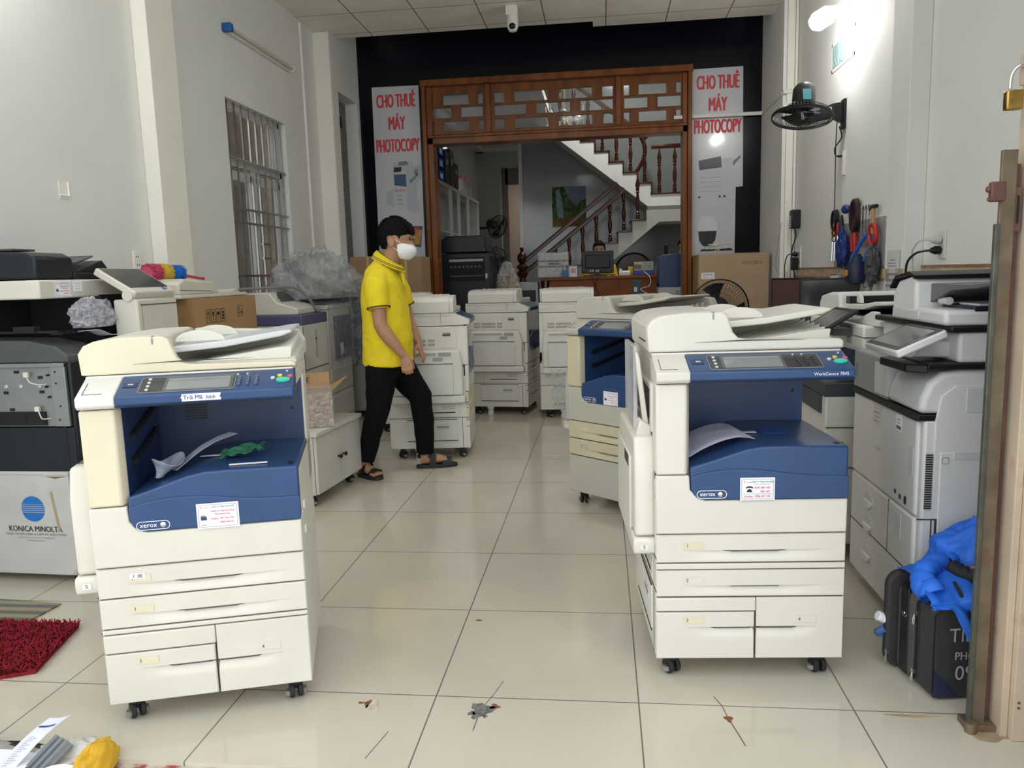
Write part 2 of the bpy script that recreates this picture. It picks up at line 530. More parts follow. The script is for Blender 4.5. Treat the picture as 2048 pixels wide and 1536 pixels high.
# left wall with the window hole
WY0, WY1, WZ0, WZ1 = 3.73, 4.89, 1.05, 2.74
b = MB()
b.box(XL - .18, -0.5, 0, XL, WY0, 4.3); b.box(XL - .18, WY1, 0, XL, 6.9, 4.3)
b.box(XL - .18, WY0, 0, XL, WY1, WZ0); b.box(XL - .18, WY0, WZ1, XL, WY1, 4.3)
struct(b.build('wall_left', WHITE))
b = MB(); b.box(XR, -0.5, 0, XR + .18, 6.9, 4.3)
struct(b.build('wall_right', WHITE))
b = MB(); b.box(XL, 2.55, 0, XL + .1, 2.87, 3.8)
struct(b.build('trim_1', TRIMW, bevel=0.004))
b = MB(); b.box(XR - .11, 2.6, 0, XR, 2.9, 3.8)
struct(b.build('trim_2', WHITE, bevel=0.004))
# pillar at the back left with a narrow doorway in its side
b = MB()
b.box(XL, 5.78, 0, -2.185, 5.97, 4.3); b.box(XL, 5.97, 3.26, -2.185, 6.6, 4.3); b.box(XL, 6.6, 0, -2.185, 6.72, 4.3)
struct(b.build('trim_3', WHITE, bevel=0.003))
b = MB(); b.box(-2.20, 5.76, 0, -2.187, 5.782, 3.79); b.box(XL, 5.765, 0, -2.19, 5.779, 3.79)
struct(b.build('trim_8', TRIMW))
b = MB(); b.box(-2.345, 5.98, 0, -2.32, 6.59, 3.25)
d1 = struct(b.build('door_1', mat('steel_door', (0.15, 0.135, 0.12), 0.5, var=0.15)))
b = MB(); b.box(-2.318, 6.25, 2.98, -2.305, 6.29, 3.14); b.build('hasp', BLACK, d1)
b = MB(); b.box(-2.305, 6.30, 2.96, -2.28, 6.35, 3.01); b.tube([(-2.293, 6.305, 3.0), (-2.293, 6.305, 3.06), (-2.293, 6.325, 3.075), (-2.293, 6.345, 3.06), (-2.293, 6.345, 3.0)], 0.006)
b.build('padlock', BLACK, d1)
b = MB(); b.box(2.265, 5.7, 0, XR, 6.72, 4.3)
struct(b.build('trim_4', WHITE, bevel=0.003))
# black back wall around the opening
OX0, OX1, OZ = -1.44, 1.52, 3.45
b = MB(); b.box(XL, 6.7, 0, OX0, 6.85, 4.4); b.box(OX1, 6.7, 0, XR, 6.85, 4.4); b.box(OX0, 6.7, OZ, OX1, 6.85, 4.4); b.box(OX0, 6.7, 0, OX1, 6.85, 0.5)
struct(b.build('wall_back', BLKW))
# suspended ceiling
b = MB(); b.box(XL - .18, -0.5, 3.8, 0.475, 6.03, 3.83); b.box(0.475, -0.5, 3.8, XR + .18, 6.2, 3.83)
struct(b.build('ceiling', CEILM))
b = MB(); b.box(XL - .2, -0.5, 4.4, XR + .2, 6.9, 4.5)
struct(b.build('light_stop_slab', WHITE))  # unseen slab, added to close off light leaking in above the ceiling
# lintel over the shop front
b = MB(); b.box(XL - .2, -0.75, 3.8, XR + .2, -0.45, 5.2)
struct(b.build('lintel', WHITE))
# dado on the right wall
b = MB(); b.box(XR - .008, -0.1, 1.215, XR, 5.7, 1.275); b.box(XR - .118, 2.595, 1.215, XR - .11, 2.905, 1.275)
q = struct(b.build('trim_5', DADO))
b = MB(); b.box(XR - .010, -0.1, 1.195, XR, 5.7, 1.215); b.box(XR - .010, -0.1, 1.275, XR, 5.7, 1.292); b.build('dado_border', DADOE, q)
b = MB(); b.box(XR - .006, -0.1, 0, XR, 5.7, 1.195); b.build('dado_panel', mat('dado_white_tile', (0.62, 0.6, 0.55), 0.3, var=0.05), q)

# window 1: white frame, panes, sheet behind, steel bars
WF = mat('window_frame_white', (0.55, 0.55, 0.53), 0.5)
b = MB()
def wb(y0, z0, y1, z1, x0=XL - .12, x1=XL - .06): b.box(x0, y0, z0, x1, y1, z1)
wb(WY0, WZ0, WY1, WZ0 + .05); wb(WY0, WZ1 - .05, WY1, WZ1); wb(WY0, WZ0, WY0 + .05, WZ1); wb(WY1 - .05, WZ0, WY1, WZ1)
wb(WY0, 2.24, WY1, 2.32)
for y in (4.29,): wb(y - .03, WZ0, y + .03, 2.25)
for y0, y1 in ((3.79, 4.26), (4.32, 4.84)):
    for y in (y0, y1): wb(y - .035, WZ0 + .04, y + .035, 2.2, XL - .11, XL - .07)
    wb(y0, 2.14, y1, 2.21, XL - .11, XL - .07); wb(y0, WZ0 + .04, y1, WZ0 + .11, XL - .11, XL - .07)
win = struct(b.build('window_1', WF, bevel=0.004))
b = MB(); b.box(XL - .098, WY0 + .03, WZ0 + .03, XL - .092, WY1 - .03, 2.25); b.box(XL - .098, WY0 + .03, 2.3, XL - .092, WY1 - .03, WZ1 - .03); b.build('window_pane', GLASS, win)
b = MB(); b.box(XL - .6, WY0 - .6, 0.6, XL - .5, WY1 + .9, 3.4)
struct(b.build('exterior_wall', mat('brick_outside', (0.17, 0.115, 0.075), 0.9, var=0.5, vs_=9, bump=0.3, bs=18)))
b = MB()
for k in range(9):
    y = WY0 + .06 + k * 0.128
    b.box(XL - .033, y - .007, WZ0, XL - .019, y + .007, WZ1 - .005)
for z in (2.29, 1.90, 1.79, 1.36):
    b.box(XL - .036, WY0, z - .009, XL - .016, WY1, z + .009)
b.box(XL - .034, 4.28, 1.50, XL - .018, 4.42, 1.52); b.box(XL - .034, 4.28, 1.62, XL - .018, 4.42, 1.64)
b.build('window_bars', STEEL, win)

# glass-block vent high on the right wall
GB = mat('glass_block', (0.42, 0.66, 0.68), 0.12, var=0.2, vs_=40, bump=0.9, bs=45, coat=0.5)
b = MB()
for k in range(3): b.box(XR - .006, 4.02 + k * .18, 2.86, XR + .002, 4.19 + k * .18, 3.035)
vt = struct(b.build('window_2', GB, bevel=0.006))
b = MB(); b.box(XR - .004, 3.995, 2.835, XR, 4.575, 2.86); b.box(XR - .004, 3.995, 3.035, XR, 4.575, 3.06); b.box(XR - .004, 4.555, 2.835, XR, 4.575, 3.06); b.box(XR - .004, 3.995, 2.835, XR, 4.01, 3.06)
b.build('window_sill', TRIMW, vt)

# ---------------------------------------------------------------- carved wooden opening
b = MB()
b.box(OX0, 6.58, 0.5, OX0 + .045, 6.87, OZ); b.box(OX0 + .045, 6.62, 0.5, OX0 + .11, 6.83, OZ - .05)
b.box(OX1 - .045, 6.58, 0.5, OX1, 6.87, OZ); b.box(OX1 - .10, 6.62, 0.5, OX1 - .045, 6.83, OZ - .05)
b.box(OX0 - .01, 6.57, OZ - .05, OX1 + .01, 6.88, OZ + .02)
b.box(OX0 + .045, 6.62, 2.78, OX1 - .045, 6.83, 2.885)
b.box(OX0 + .05, 6.6, 2.845, OX1 - .05, 6.62, 2.875)
for x in (-0.7, 0.735): b.box(x - .028, 6.61, 2.885, x + .028, 6.84, OZ - .05)
of = b.build('door_frame', WOOD, bevel=0.006); of['kind'] = 'structure'
ZR = [(3.203, 3.316), (3.066, 3.179), (2.92, 3.03)]
def lattice(x0, x1, holes):
    q = MB(); z0, z1 = 2.885, OZ - .05
    q.box(x0, 6.66, ZR[0][1], x1, 6.70, z1); q.box(x0, 6.66, ZR[1][1], x1, 6.70, ZR[0][0]); q.box(x0, 6.66, ZR[2][1], x1, 6.70, ZR[1][0]); q.box(x0, 6.66, z0, x1, 6.70, ZR[2][0])
    g = MB()
    for (za, zb), hs in zip(ZR, holes):
        e = [x0] + [v for h in hs for v in h] + [x1]
        for k in range(0, len(e), 2):
            q.box(e[k], 6.66, za, e[k + 1], 6.70, zb)
        for h in hs: 
            g.box(h[0], 6.678, za, h[1], 6.684, zb)
            for a_ in (h[0] - .008, h[1]): q.box(a_, 6.652, za - .008, a_ + .008, 6.66, zb + .008)
            for a_ in (za - .008, zb): q.box(h[0], 6.652, a_, h[1], 6.66, a_ + .008)
    o = q.build('lattice_panel', WOOD, of)
    g.build('glass_insert', GLASS, o)
L1 = [[(-1.367, -1.316), (-1.213, -0.916), (-0.814, -0.755)], [(-1.365, -1.117), (-1.01, -0.76)], [(-1.367, -1.316), (-1.213, -0.916), (-0.814, -0.755)]]
lattice(OX0 + .045, -0.728, L1)
L2 = [[(-.629, -.52), (-.403, -.034), (.082, .449), (.563, .677)], [(-.629, -.276), (-.161, .208), (.323, .675)], [(-.629, -.52), (-.403, -.034), (.082, .449), (.563, .677)]]
lattice(-0.672, 0.707, L2)
L3 = [[(2 * 0.02 - b_, 2 * 0.02 - a_) for a_, b_ in r[::-1]] for r in L1]
lattice(0.763, OX1 - .045, L3)

# ---------------------------------------------------------------- back room shell (its floor is one high step up)
FB = 0.5
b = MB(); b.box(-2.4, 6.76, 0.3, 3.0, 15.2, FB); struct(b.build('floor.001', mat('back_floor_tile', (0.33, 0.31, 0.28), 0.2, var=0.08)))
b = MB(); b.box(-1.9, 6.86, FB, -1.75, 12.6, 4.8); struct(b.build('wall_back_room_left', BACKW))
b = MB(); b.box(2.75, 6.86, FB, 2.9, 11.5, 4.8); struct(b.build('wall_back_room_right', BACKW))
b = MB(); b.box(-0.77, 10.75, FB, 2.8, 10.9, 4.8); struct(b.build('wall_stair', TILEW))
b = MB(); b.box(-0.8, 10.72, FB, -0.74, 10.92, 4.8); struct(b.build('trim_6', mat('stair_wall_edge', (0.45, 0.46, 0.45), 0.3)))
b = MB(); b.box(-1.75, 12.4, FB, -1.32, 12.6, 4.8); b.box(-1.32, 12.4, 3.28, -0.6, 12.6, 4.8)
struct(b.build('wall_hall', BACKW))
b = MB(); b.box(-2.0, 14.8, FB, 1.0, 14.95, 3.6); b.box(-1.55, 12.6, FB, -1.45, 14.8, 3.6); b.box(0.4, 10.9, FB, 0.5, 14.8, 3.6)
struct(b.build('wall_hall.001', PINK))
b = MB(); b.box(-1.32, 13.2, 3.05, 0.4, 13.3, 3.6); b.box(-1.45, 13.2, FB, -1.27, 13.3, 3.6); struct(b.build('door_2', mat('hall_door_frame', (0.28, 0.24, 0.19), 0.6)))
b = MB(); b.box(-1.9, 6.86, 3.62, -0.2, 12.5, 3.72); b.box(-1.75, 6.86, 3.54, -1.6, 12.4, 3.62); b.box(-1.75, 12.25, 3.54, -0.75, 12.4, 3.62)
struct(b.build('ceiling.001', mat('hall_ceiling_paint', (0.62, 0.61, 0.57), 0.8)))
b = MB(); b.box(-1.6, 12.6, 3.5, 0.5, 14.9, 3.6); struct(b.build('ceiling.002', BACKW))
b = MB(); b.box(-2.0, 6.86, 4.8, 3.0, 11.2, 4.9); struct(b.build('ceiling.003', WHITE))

# stairs
STW = mat('stair_plaster', (0.62, 0.62, 0.58), 0.7, var=0.04)
st = thing('staircase', 'white plastered staircase with dark red wooden treads, banisters and handrail', 'stairs', (0, 0, 0))
tr = []
P = []
tx = [(1.18, 2.02)]
x, z = 1.18, 2.02
low = [(1.75, 2.02)]
b = MB(); tb = MB()
xs = 1.18; zz = 2.02; k = 0
edges = []
while zz > FB + .1:
    edges.append((xs, zz)); xs -= 0.2; zz -= 0.155
poly = [(1.75, FB), (1.75, 2.17)] + [(1.18, 2.17)]
for (ex, ez) in edges:
    poly += [(ex, ez), (ex - 0.2, ez)]
xl = edges[-1][0] - .2
poly += [(xl, FB)]
soff = [(1.75, 2.17), (1.18, 2.17)]
for ex, ez in edges: soff += [(ex, ez), (ex - .2, ez)]
soff += [(xl, FB), (-0.50, FB), (1.36, 2.0), (1.75, 2.0)]
b.prism(soff, 'y', 9.32, 10.0)
b.build('lower_flight', STW, st)
for i, (ex, ez) in enumerate(edges):
    tb.box(ex - .225, 9.30, ez, ex, 10.0, ez + .022)
    tb.box(ex - .012, 9.31, ez, ex, 10.0, ez + .155)
tb.build('lower_treads', WOODD, st, bevel=0.003)
up = []
ex, ez = 1.30, 2.45
e2 = []
for i in range(13):
    e2.append((ex, ez)); ex -= 0.212; ez += 0.165
poly = [(2.6, 2.28), (2.6, 2.45)]
for ex, ez in e2: poly += [(ex, ez), (ex, ez + .165)]
lx, lz = e2[-1]
poly += [(lx - .2, lz + .165), (lx - .2, lz - .05), (1.24, 2.28)]
b = MB(); b.prism(poly, 'y', 10.02, 10.75); b.build('upper_flight', STW, st)
b = MB(); b.box(1.24, 10.1, 2.02, 2.6, 10.74, 2.28); b.build('landing_beam', BACKW, st)
tb = MB()
tb.box(1.28, 10.0, 2.45, 2.6, 10.75, 2.472)
for ex, ez in e2:
    tb.box(ex - .225, 10.0, ez + .165, ex + .012, 10.75, ez + .187); tb.box(ex - .01, 10.0, ez, ex + .012, 10.74, ez + .165)
tb.build('upper_treads', WOODD, st, bevel=0.003)
def baluster(x, y, z0, h):
    q = MB()
    pr = [(.028, 0), (.028, .12), (.018, .14), (.03, .17), (.016, .2), (.026, .3), (.032, .42), (.022, .52), (.016, .6), (.028, .63), (.016, .66), (.028, .69), (.024, .72), (.034, .8), (.012, .95), (.008, 1.0)]
    q.lathe([(r, z0 + t * h) for r, t in pr], (x, y, 0), 12)
    return q.build('baluster', WOODD, st)
for i, (ex, ez) in enumerate(edges[:8]):
    baluster(ex - .12, 9.36, ez + .02, 0.62)
for xx in (1.42, 1.65, 1.9): baluster(xx, 10.06, 2.47, 0.66)
for ex, ez in e2[:8]: baluster(ex - .1, 10.06, ez + .185, 0.66)
def rail(p0, p1, name='handrail'):
    q = MB()
    d = (Vector(p1) - Vector(p0)); L_ = d.length; M = pose(d, (0, 1, 0), p0)
    q.box(0, -.03, -.02, L_, .03, .025, M); q.box(0, -.022, .025, L_, .022, .04, M)
    q.build(name, WOODD, st, bevel=0.006)
rail((-.64, 9.36, 1.46), (0.78, 9.36, 2.56)); rail((-.64, 9.36, 1.29), (0.88, 9.36, 2.46))
rail((1.30, 10.06, 3.15), (2.2, 10.06, 3.15)); rail((1.25, 10.06, 3.3), (-0.6, 10.06, 4.72))
b = MB()
pr = [(.07, .5), (.07, .75), (.055, .78), (.085, .86), (.05, .92), (.075, 1.0), (.06, 1.15), (.045, 1.25), (.08, 1.3), (.08, 1.34), (.05, 1.36), (.09, 1.42), (.07, 1.44), (.04, 1.46), (.065, 1.50), (.075, 1.55), (.06, 1.6), (.02, 1.64), (.028, 1.66), (.03, 1.68), (.02, 1.70)]
b.lathe(pr, (-0.64, 9.36, 0), 18); b.build('newel_post', WOODD, st)
# curved banister part at the landing
b = MB(); b.tube([(1.02 + .2 * sin(t), 10.3, 2.75 + .6 * t / 2.4) for t in [i * .2 for i in range(13)]], .03, 8); b.build('curved_rail', WOODD, st)

# tile picture of a waterfall valley
def mural_mat():
    m = bpy.data.materials.new('tile_picture'); m.use_nodes = True
    n = m.node_tree.nodes; l = m.node_tree.links; bs_ = n['Principled BSDF']; bs_.inputs['Roughness'].default_value = 0.6; bs_.inputs['Specular IOR Level'].default_value = 0.15
    tc = n.new('ShaderNodeTexCoord'); nz = n.new('ShaderNodeTexNoise'); nz.inputs['Scale'].default_value = 16; nz.inputs['Detail'].default_value = 8
    l.new(tc.outputs['Object'], nz.inputs['Vector'])
    r = n.new('ShaderNodeValToRGB'); e = r.color_ramp.elements
    e[0].position = .3; e[0].color = (.008, .024, .005, 1); e[1].position = .7; e[1].color = (.10, .16, .045, 1)
    l.new(nz.outputs['Fac'], r.inputs[0]); l.new(r.outputs[0], bs_.inputs['Base Color'])
    return m
mu = thing('tile_picture', 'tile picture of a green valley with waterfall on the grey stair wall', 'picture', (0, 10.75, 0))
b = MB(); b.box(-.26, -.012, 2.06, .29, 0, 2.70); b.build('picture_tiles', mural_mat(), mu)
b = MB()
b.prism([(-.06, 2.70), (.29, 2.70), (.29, 2.5), (.2, 2.45), (.12, 2.38), (.06, 2.46), (0, 2.52)], 'y', -.014, -.011); b.build('painted_sky', mat('paint_sky', (.17, .22, .29), .7, spec=.15, var=.25, vs_=12), mu)
b = MB(); b.prism([(-.2, 2.64), (-.14, 2.66), (-.1, 2.5), (-.07, 2.2), (-.17, 2.2), (-.19, 2.4)], 'y', -.0145, -.011); b.build('painted_waterfall', mat('paint_water', (.24, .33, .36), .7, spec=.15, var=.3, vs_=30), mu)
b = MB(); b.prism([(-.26, 2.06), (.29, 2.06), (.29, 2.12), (.1, 2.2), (-.1, 2.23), (-.26, 2.18)], 'y', -.0142, -.011); b.build('painted_rocks', mat('paint_rock', (.17, .11, .03), .7, spec=.15, var=.5, vs_=35), mu)
# ================================================================ office copiers, blue and cream kind
# local frame: origin on the floor under the middle of the front face, x to the machine's right, y towards its back
def scoop_panel(x0, x1, z0, z1, y0=0.0, th=0.02, slit=None, hx=(0, 0.1), ext=0.17, depth=0.012, fall=0.05):
    """drawer front: a sheet with a scooped finger grip below the line z = slit"""
    b = MB()
    nx, nz = 46, 26
    def fn(u, v):
        x = x0 + (x1 - x0) * u
        z = z0 + (z1 - z0) * v
        y = y0
        if slit is not None:
            dz = slit - z
            if dz >= 0:
                cx = (hx[0] + hx[1]) / 2; hw = (hx[1] - hx[0]) / 2
                q = max(0, (abs(x - cx) - hw) / ext)
                y += depth * sm(1 - q) * sm(1 - dz / fall) * (1 if dz > 0.0015 else 0)
        e = min(u * (x1 - x0), (1 - u) * (x1 - x0), v * (z1 - z0), (1 - v) * (z1 - z0))
        if e < 1e-6: y += 0.004
        return (x, y, z)
    # rows concentrate near the slit
    zs = [z0 + (z1 - z0) * i / nz for i in range(nz + 1)]
    zs[0] = z0; 
    zs.insert(1, z0 + .003); zs.insert(-1, z1 - .003)
    if slit is not None:
        zs += [slit + .0006, slit - .0016]
    zs = sorted(set(zs))
    xs = [x0, x0 + .003] + [x0 + (x1 - x0) * i / nx for i in range(1, nx)] + [x1 - .003, x1]
    W = len(xs)
    vs = [fn((x - x0) / (x1 - x0), (z - z0) / (z1 - z0)) for z in zs for x in xs]
    fs = [(j * W + i, j * W + i + 1, (j + 1) * W + i + 1, (j + 1) * W + i) for j in range(len(zs) - 1) for i in range(W - 1)]
    b.add(vs, fs)
    b.box(x0 + .001, y0 + .0135, z0 + .001, x1 - .001, y0 + th, z1 - .001)
    # rim strips
    for (a, c) in (((x0, z0), (x1, z0)), ((x1, z0), (x1, z1)), ((x1, z1), (x0, z1)), ((x0, z1), (x0, z0))):
        k = [(a[0], y0 + .004, a[1]), (a[0], y0 + .014, a[1]), (c[0], y0 + .014, c[1]), (c[0], y0 + .004, c[1])]
        b.add(k, [(0, 1, 2, 3)])
    return b
SLOTG = mat('slot_shade', (.10, .095, .09), .8)
def caster(x, y, parent, ang=0.6, m=None, r=0.026):
    q = MB(); q.box(x - .018, y - .018, .045, x + .018, y + .018, .082); q.cyl((x, y, .03), (x, y, .06), .012)
    o = q.build('caster', BLACK, parent, bevel=.004)
    c, s_ = cos(ang), sin(ang)
    q = MB()
    for d in (-1, 1):
        q.cyl((x + d * .006 * c, y + d * .006 * s_, r), (x + d * .02 * c, y + d * .02 * s_, r), r, n=20)
    q.build('wheel', m or RUBBER, o, bevel=.003)
    q = MB()
    for d in (-1, 1): q.cyl((x + d * .02 * c, y + d * .02 * s_, r), (x + d * .0215 * c, y + d * .0215 * s_, r * .45), r * .5, n=14)
    q.build('wheel_hub', RUBBERG, o)
    return o
def num_plate(parent, x, z, y, n, m, w=0.062, h=0.021, tx=-0.02, col=None):
    M = vplane((x, y, z))
    o = flat(M, w, h, .0008).build('drawer_label', m, parent)
    text([(n, tx, 0, 0.0155)], INK, o, M, 'numeral', .0012)
    return o
def company_card(parent, M, kind, w=0.105, h=0.072):
    o = flat(M, w, h, .0008).build('sticker', PAPER, parent)
    q = MB(); ring_flat(q, rrect(w * .92, h * .88, .006), rrect(w * .90, h * .85, .005), .0004, M, .0008); q.build('sticker_border', INKG, o)
    if kind == 'phone':
        text([('CÔNG TY TNHH TIN NGHỆ', w * .14, h * .31, h * .105, .72, .02), ('Website : www.tinnghe.com.vn', w * .14, h * .21, h * .06, .9)], TEAL, o, M, lift=.0012)
        text([('T', -w * .37, h * .31, h * .14, 1, .03), ('innghe', -w * .25, h * .30, h * .075), ('0258 3881 567', w * .14, h * .06, h * .13, .85, .02), ('3881 687', w * .22, -h * .11, h * .13, .85, .02), ('Hotline : 0906 457 545', 0, -h * .32, h * .14, .85, .02)], RED, o, M, 'red_lettering', lift=.0012)
        q = MB(); q.box(-w * .42, -h * .215, .0008, w * .42, -h * .205, .0012, M)
        q.prism([(-w * .31, -h * .13), (-w * .15, -h * .13), (-w * .16, -h * .06), (-w * .20, 0), (-w * .26, 0), (-w * .30, -h * .06)], 'z', .0008, .0012, M)
        q.prism([(-w * .335, h * .03), (-w * .30, h * .03), (-w * .29, h * .06), (-w * .17, h * .06), (-w * .16, h * .03), (-w * .125, h * .03), (-w * .14, h * .1), (-w * .2, h * .13), (-w * .26, h * .13), (-w * .32, h * .1)], 'z', .0008, .0012, M)
        q.build('telephone_icon', INK, o, smooth=False)
    else:
        text([('CÔNG TY TNHH TIN NGHỆ', w * .12, h * .34, h * .09, .75, .02)], TEAL, o, M, lift=.0012)
        text([('T', -w * .38, h * .33, h * .12, 1, .03), ('innghe', -w * .27, h * .33, h * .06), ('Chuyên cho thuê & sửa chữa', w * .11, h * .18, h * .105, .72, .02), ('Máy photocopy', w * .11, h * .06, h * .105, .85, .02), ('Hotline : 0917.811.543', w * .10, -h * .12, h * .115, .82, .02), ('0905.034.761', w * .21, -h * .28, h * .115, .82, .02)], RED, o, M, 'red_lettering', lift=.0012)
        q = MB(); q.box(-w * .41, -h * .16, .0008, -w * .27, -h * .02, .0013, M); q.build('machine_icon', NAVY, o, smooth=False)
        q = MB(); q.box(-w * .41, -h * .36, .0008, -w * .27, -h * .34, .0013, M); q.box(-w * .41, -h * .02, .0008, -w * .3, h * .03, .0013, M); q.build('icon_lines', INKG, o, smooth=False)
    return o
def xerox_badge(parent, x, z, y, s=1.0):
    M = vplane((x, y, z))
    q = MB(); ring_flat(q, rrect(.092 * s, .026 * s, .0129 * s, 8), rrect(.088 * s, .0225 * s, .0111 * s, 8), .0008, M)
    o = q.build('badge', PAPER, parent, smooth=False)
    text([('xerox', -.013 * s, .0012 * s, .0195 * s, 1.0, .018)], PAPER, o, M, 'badge_lettering')
    q = MB(); q.sph((.027 * s, 0, 0), (.0085 * s, .0085 * s, .003 * s), 16, 8, M); q.build('badge_ball', SILVER, o)
    return o

def adf_unit(t, pm, pm2, tray_m, x0=-0.302, detail=True, xe=0.30, zt=1.165):
    """document feeder with its slanted input tray and ribbed exit tray"""
    zb = 1.052
    prof = [(x0, zb), (x0 - .004, zt - .035), (x0 + .012, zt - .012), (x0 + .04, zt), (x0 + .11, zt + .008), (-.075, zt + .008), (-.058, zt), (-.048, zt - .03), (-.04, zt - .055), (-.024, zt - .073), (0.0, zt - .078), (xe - .012, zt - .083), (xe, zt - .09), (xe, zb)]
    b = MB()
    b.prism(prof, 'y', .085, .115)
    o = b.build('feeder_cover', pm2, t, bevel=.006)
    # hump behind the front cover
    b = MB(); b.prism([(x0, zb), (x0 - .004, zt - .035), (x0 + .012, zt - .012), (x0 + .04, zt), (x0 + .11, zt + .008), (-.095, zt + .010), (-.075, zt + .004), (-.068, zb)], 'y', .115, .55)
    b.build('feeder_hump', pm, t, bevel=.006)
    # exit tray floor, right and rear walls
    b = MB(); b.box(-.07, .115, zb, xe, .55, zb + .018)
    b.prism([(-.07, zb), (xe, zb), (xe, zt - .05), (xe - .02, zt - .015), (-.07, zt + .004)], 'y', .53, .58)
    b.prism([(.115, zb + .018), (.3, zb + .035), (.53, zt - .05), (.55, zb + .018)], 'x', xe - .022, xe)
    b.build('exit_tray', pm, t, bevel=.004)
    b = MB()
    for k in range(7):
        y = .16 + k * .05
        b.prism([(-.01 + k * .008, zb + .018), (xe - .02, zb + .018), (xe - .015, zb + .055 + k * .004), (xe - .06, zb + .052)], 'y', y, y + .014)
    b.build('exit_ribs', pm, t, bevel=.002)
    # input tray
    sl = rad(9)
    b = MB()
    L_ = .17
    a0 = Vector((-.065, 0, zt - .03)); a1 = a0 + Vector((.15, 0, .012)); a2 = a1 + Vector((.17, 0, .024)); a3 = a2 + Vector((.03, 0, .002))
    P = [(a0.x, a0.z), (a1.x, a1.z), (a2.x, a2.z), (a3.x, a3.z), (a3.x + .004, a3.z - .008), (a2.x, a2.z - .018), (a1.x, a1.z - .02), (a0.x, a0.z - .02)]
    b.prism(P, 'y', .165, .52)
    b.build('input_tray', tray_m, t, bevel=.006, seg=3)
    for y in (.20, .47):
        b = MB(); b.prism([(a0.x + .005, zt - .02)] + [(a0.x + .075 + .075 * cos(g), zt - .02 + .036 * sin(g)) for g in [pi * (1 - i / 10) for i in range(11)]], 'y', y, y + .012)
        b.build('paper_guide', pm, t, bevel=.003)
    if detail:
        b = MB(); b.box(-.104, .084, zt - .014, -.099, .0855, zt + .004); b.box(-.104, .084, zt + .0075, -.099, .11, zt + .0095); b.build('status_window', INKG, t)
        b = MB(); b.box(x0 - .0052, .14, zb + .03, x0 - .0035, .30, zb + .033); b.build('side_slit', SLOT, t)
        M = pose((1, 0, 0), (0, cos(.1), sin(.1)), (.005, .46, zt + .0155))
        b = MB(); b.box(-.02, -.003, zt - .012, .02, .0, zt + .004, Matrix.Translation((.01, .482, 0))); b.build('size_mark', INKG, t)
        # long finger dent on the front cover
        b = MB(); b.prism([(-.16, zb + .028), (.0, zb + .034), (.18, zb + .031), (.0, zb + .030)], 'y', .0835, .086); b.build('cover_groove', SEAM, t)
    return o

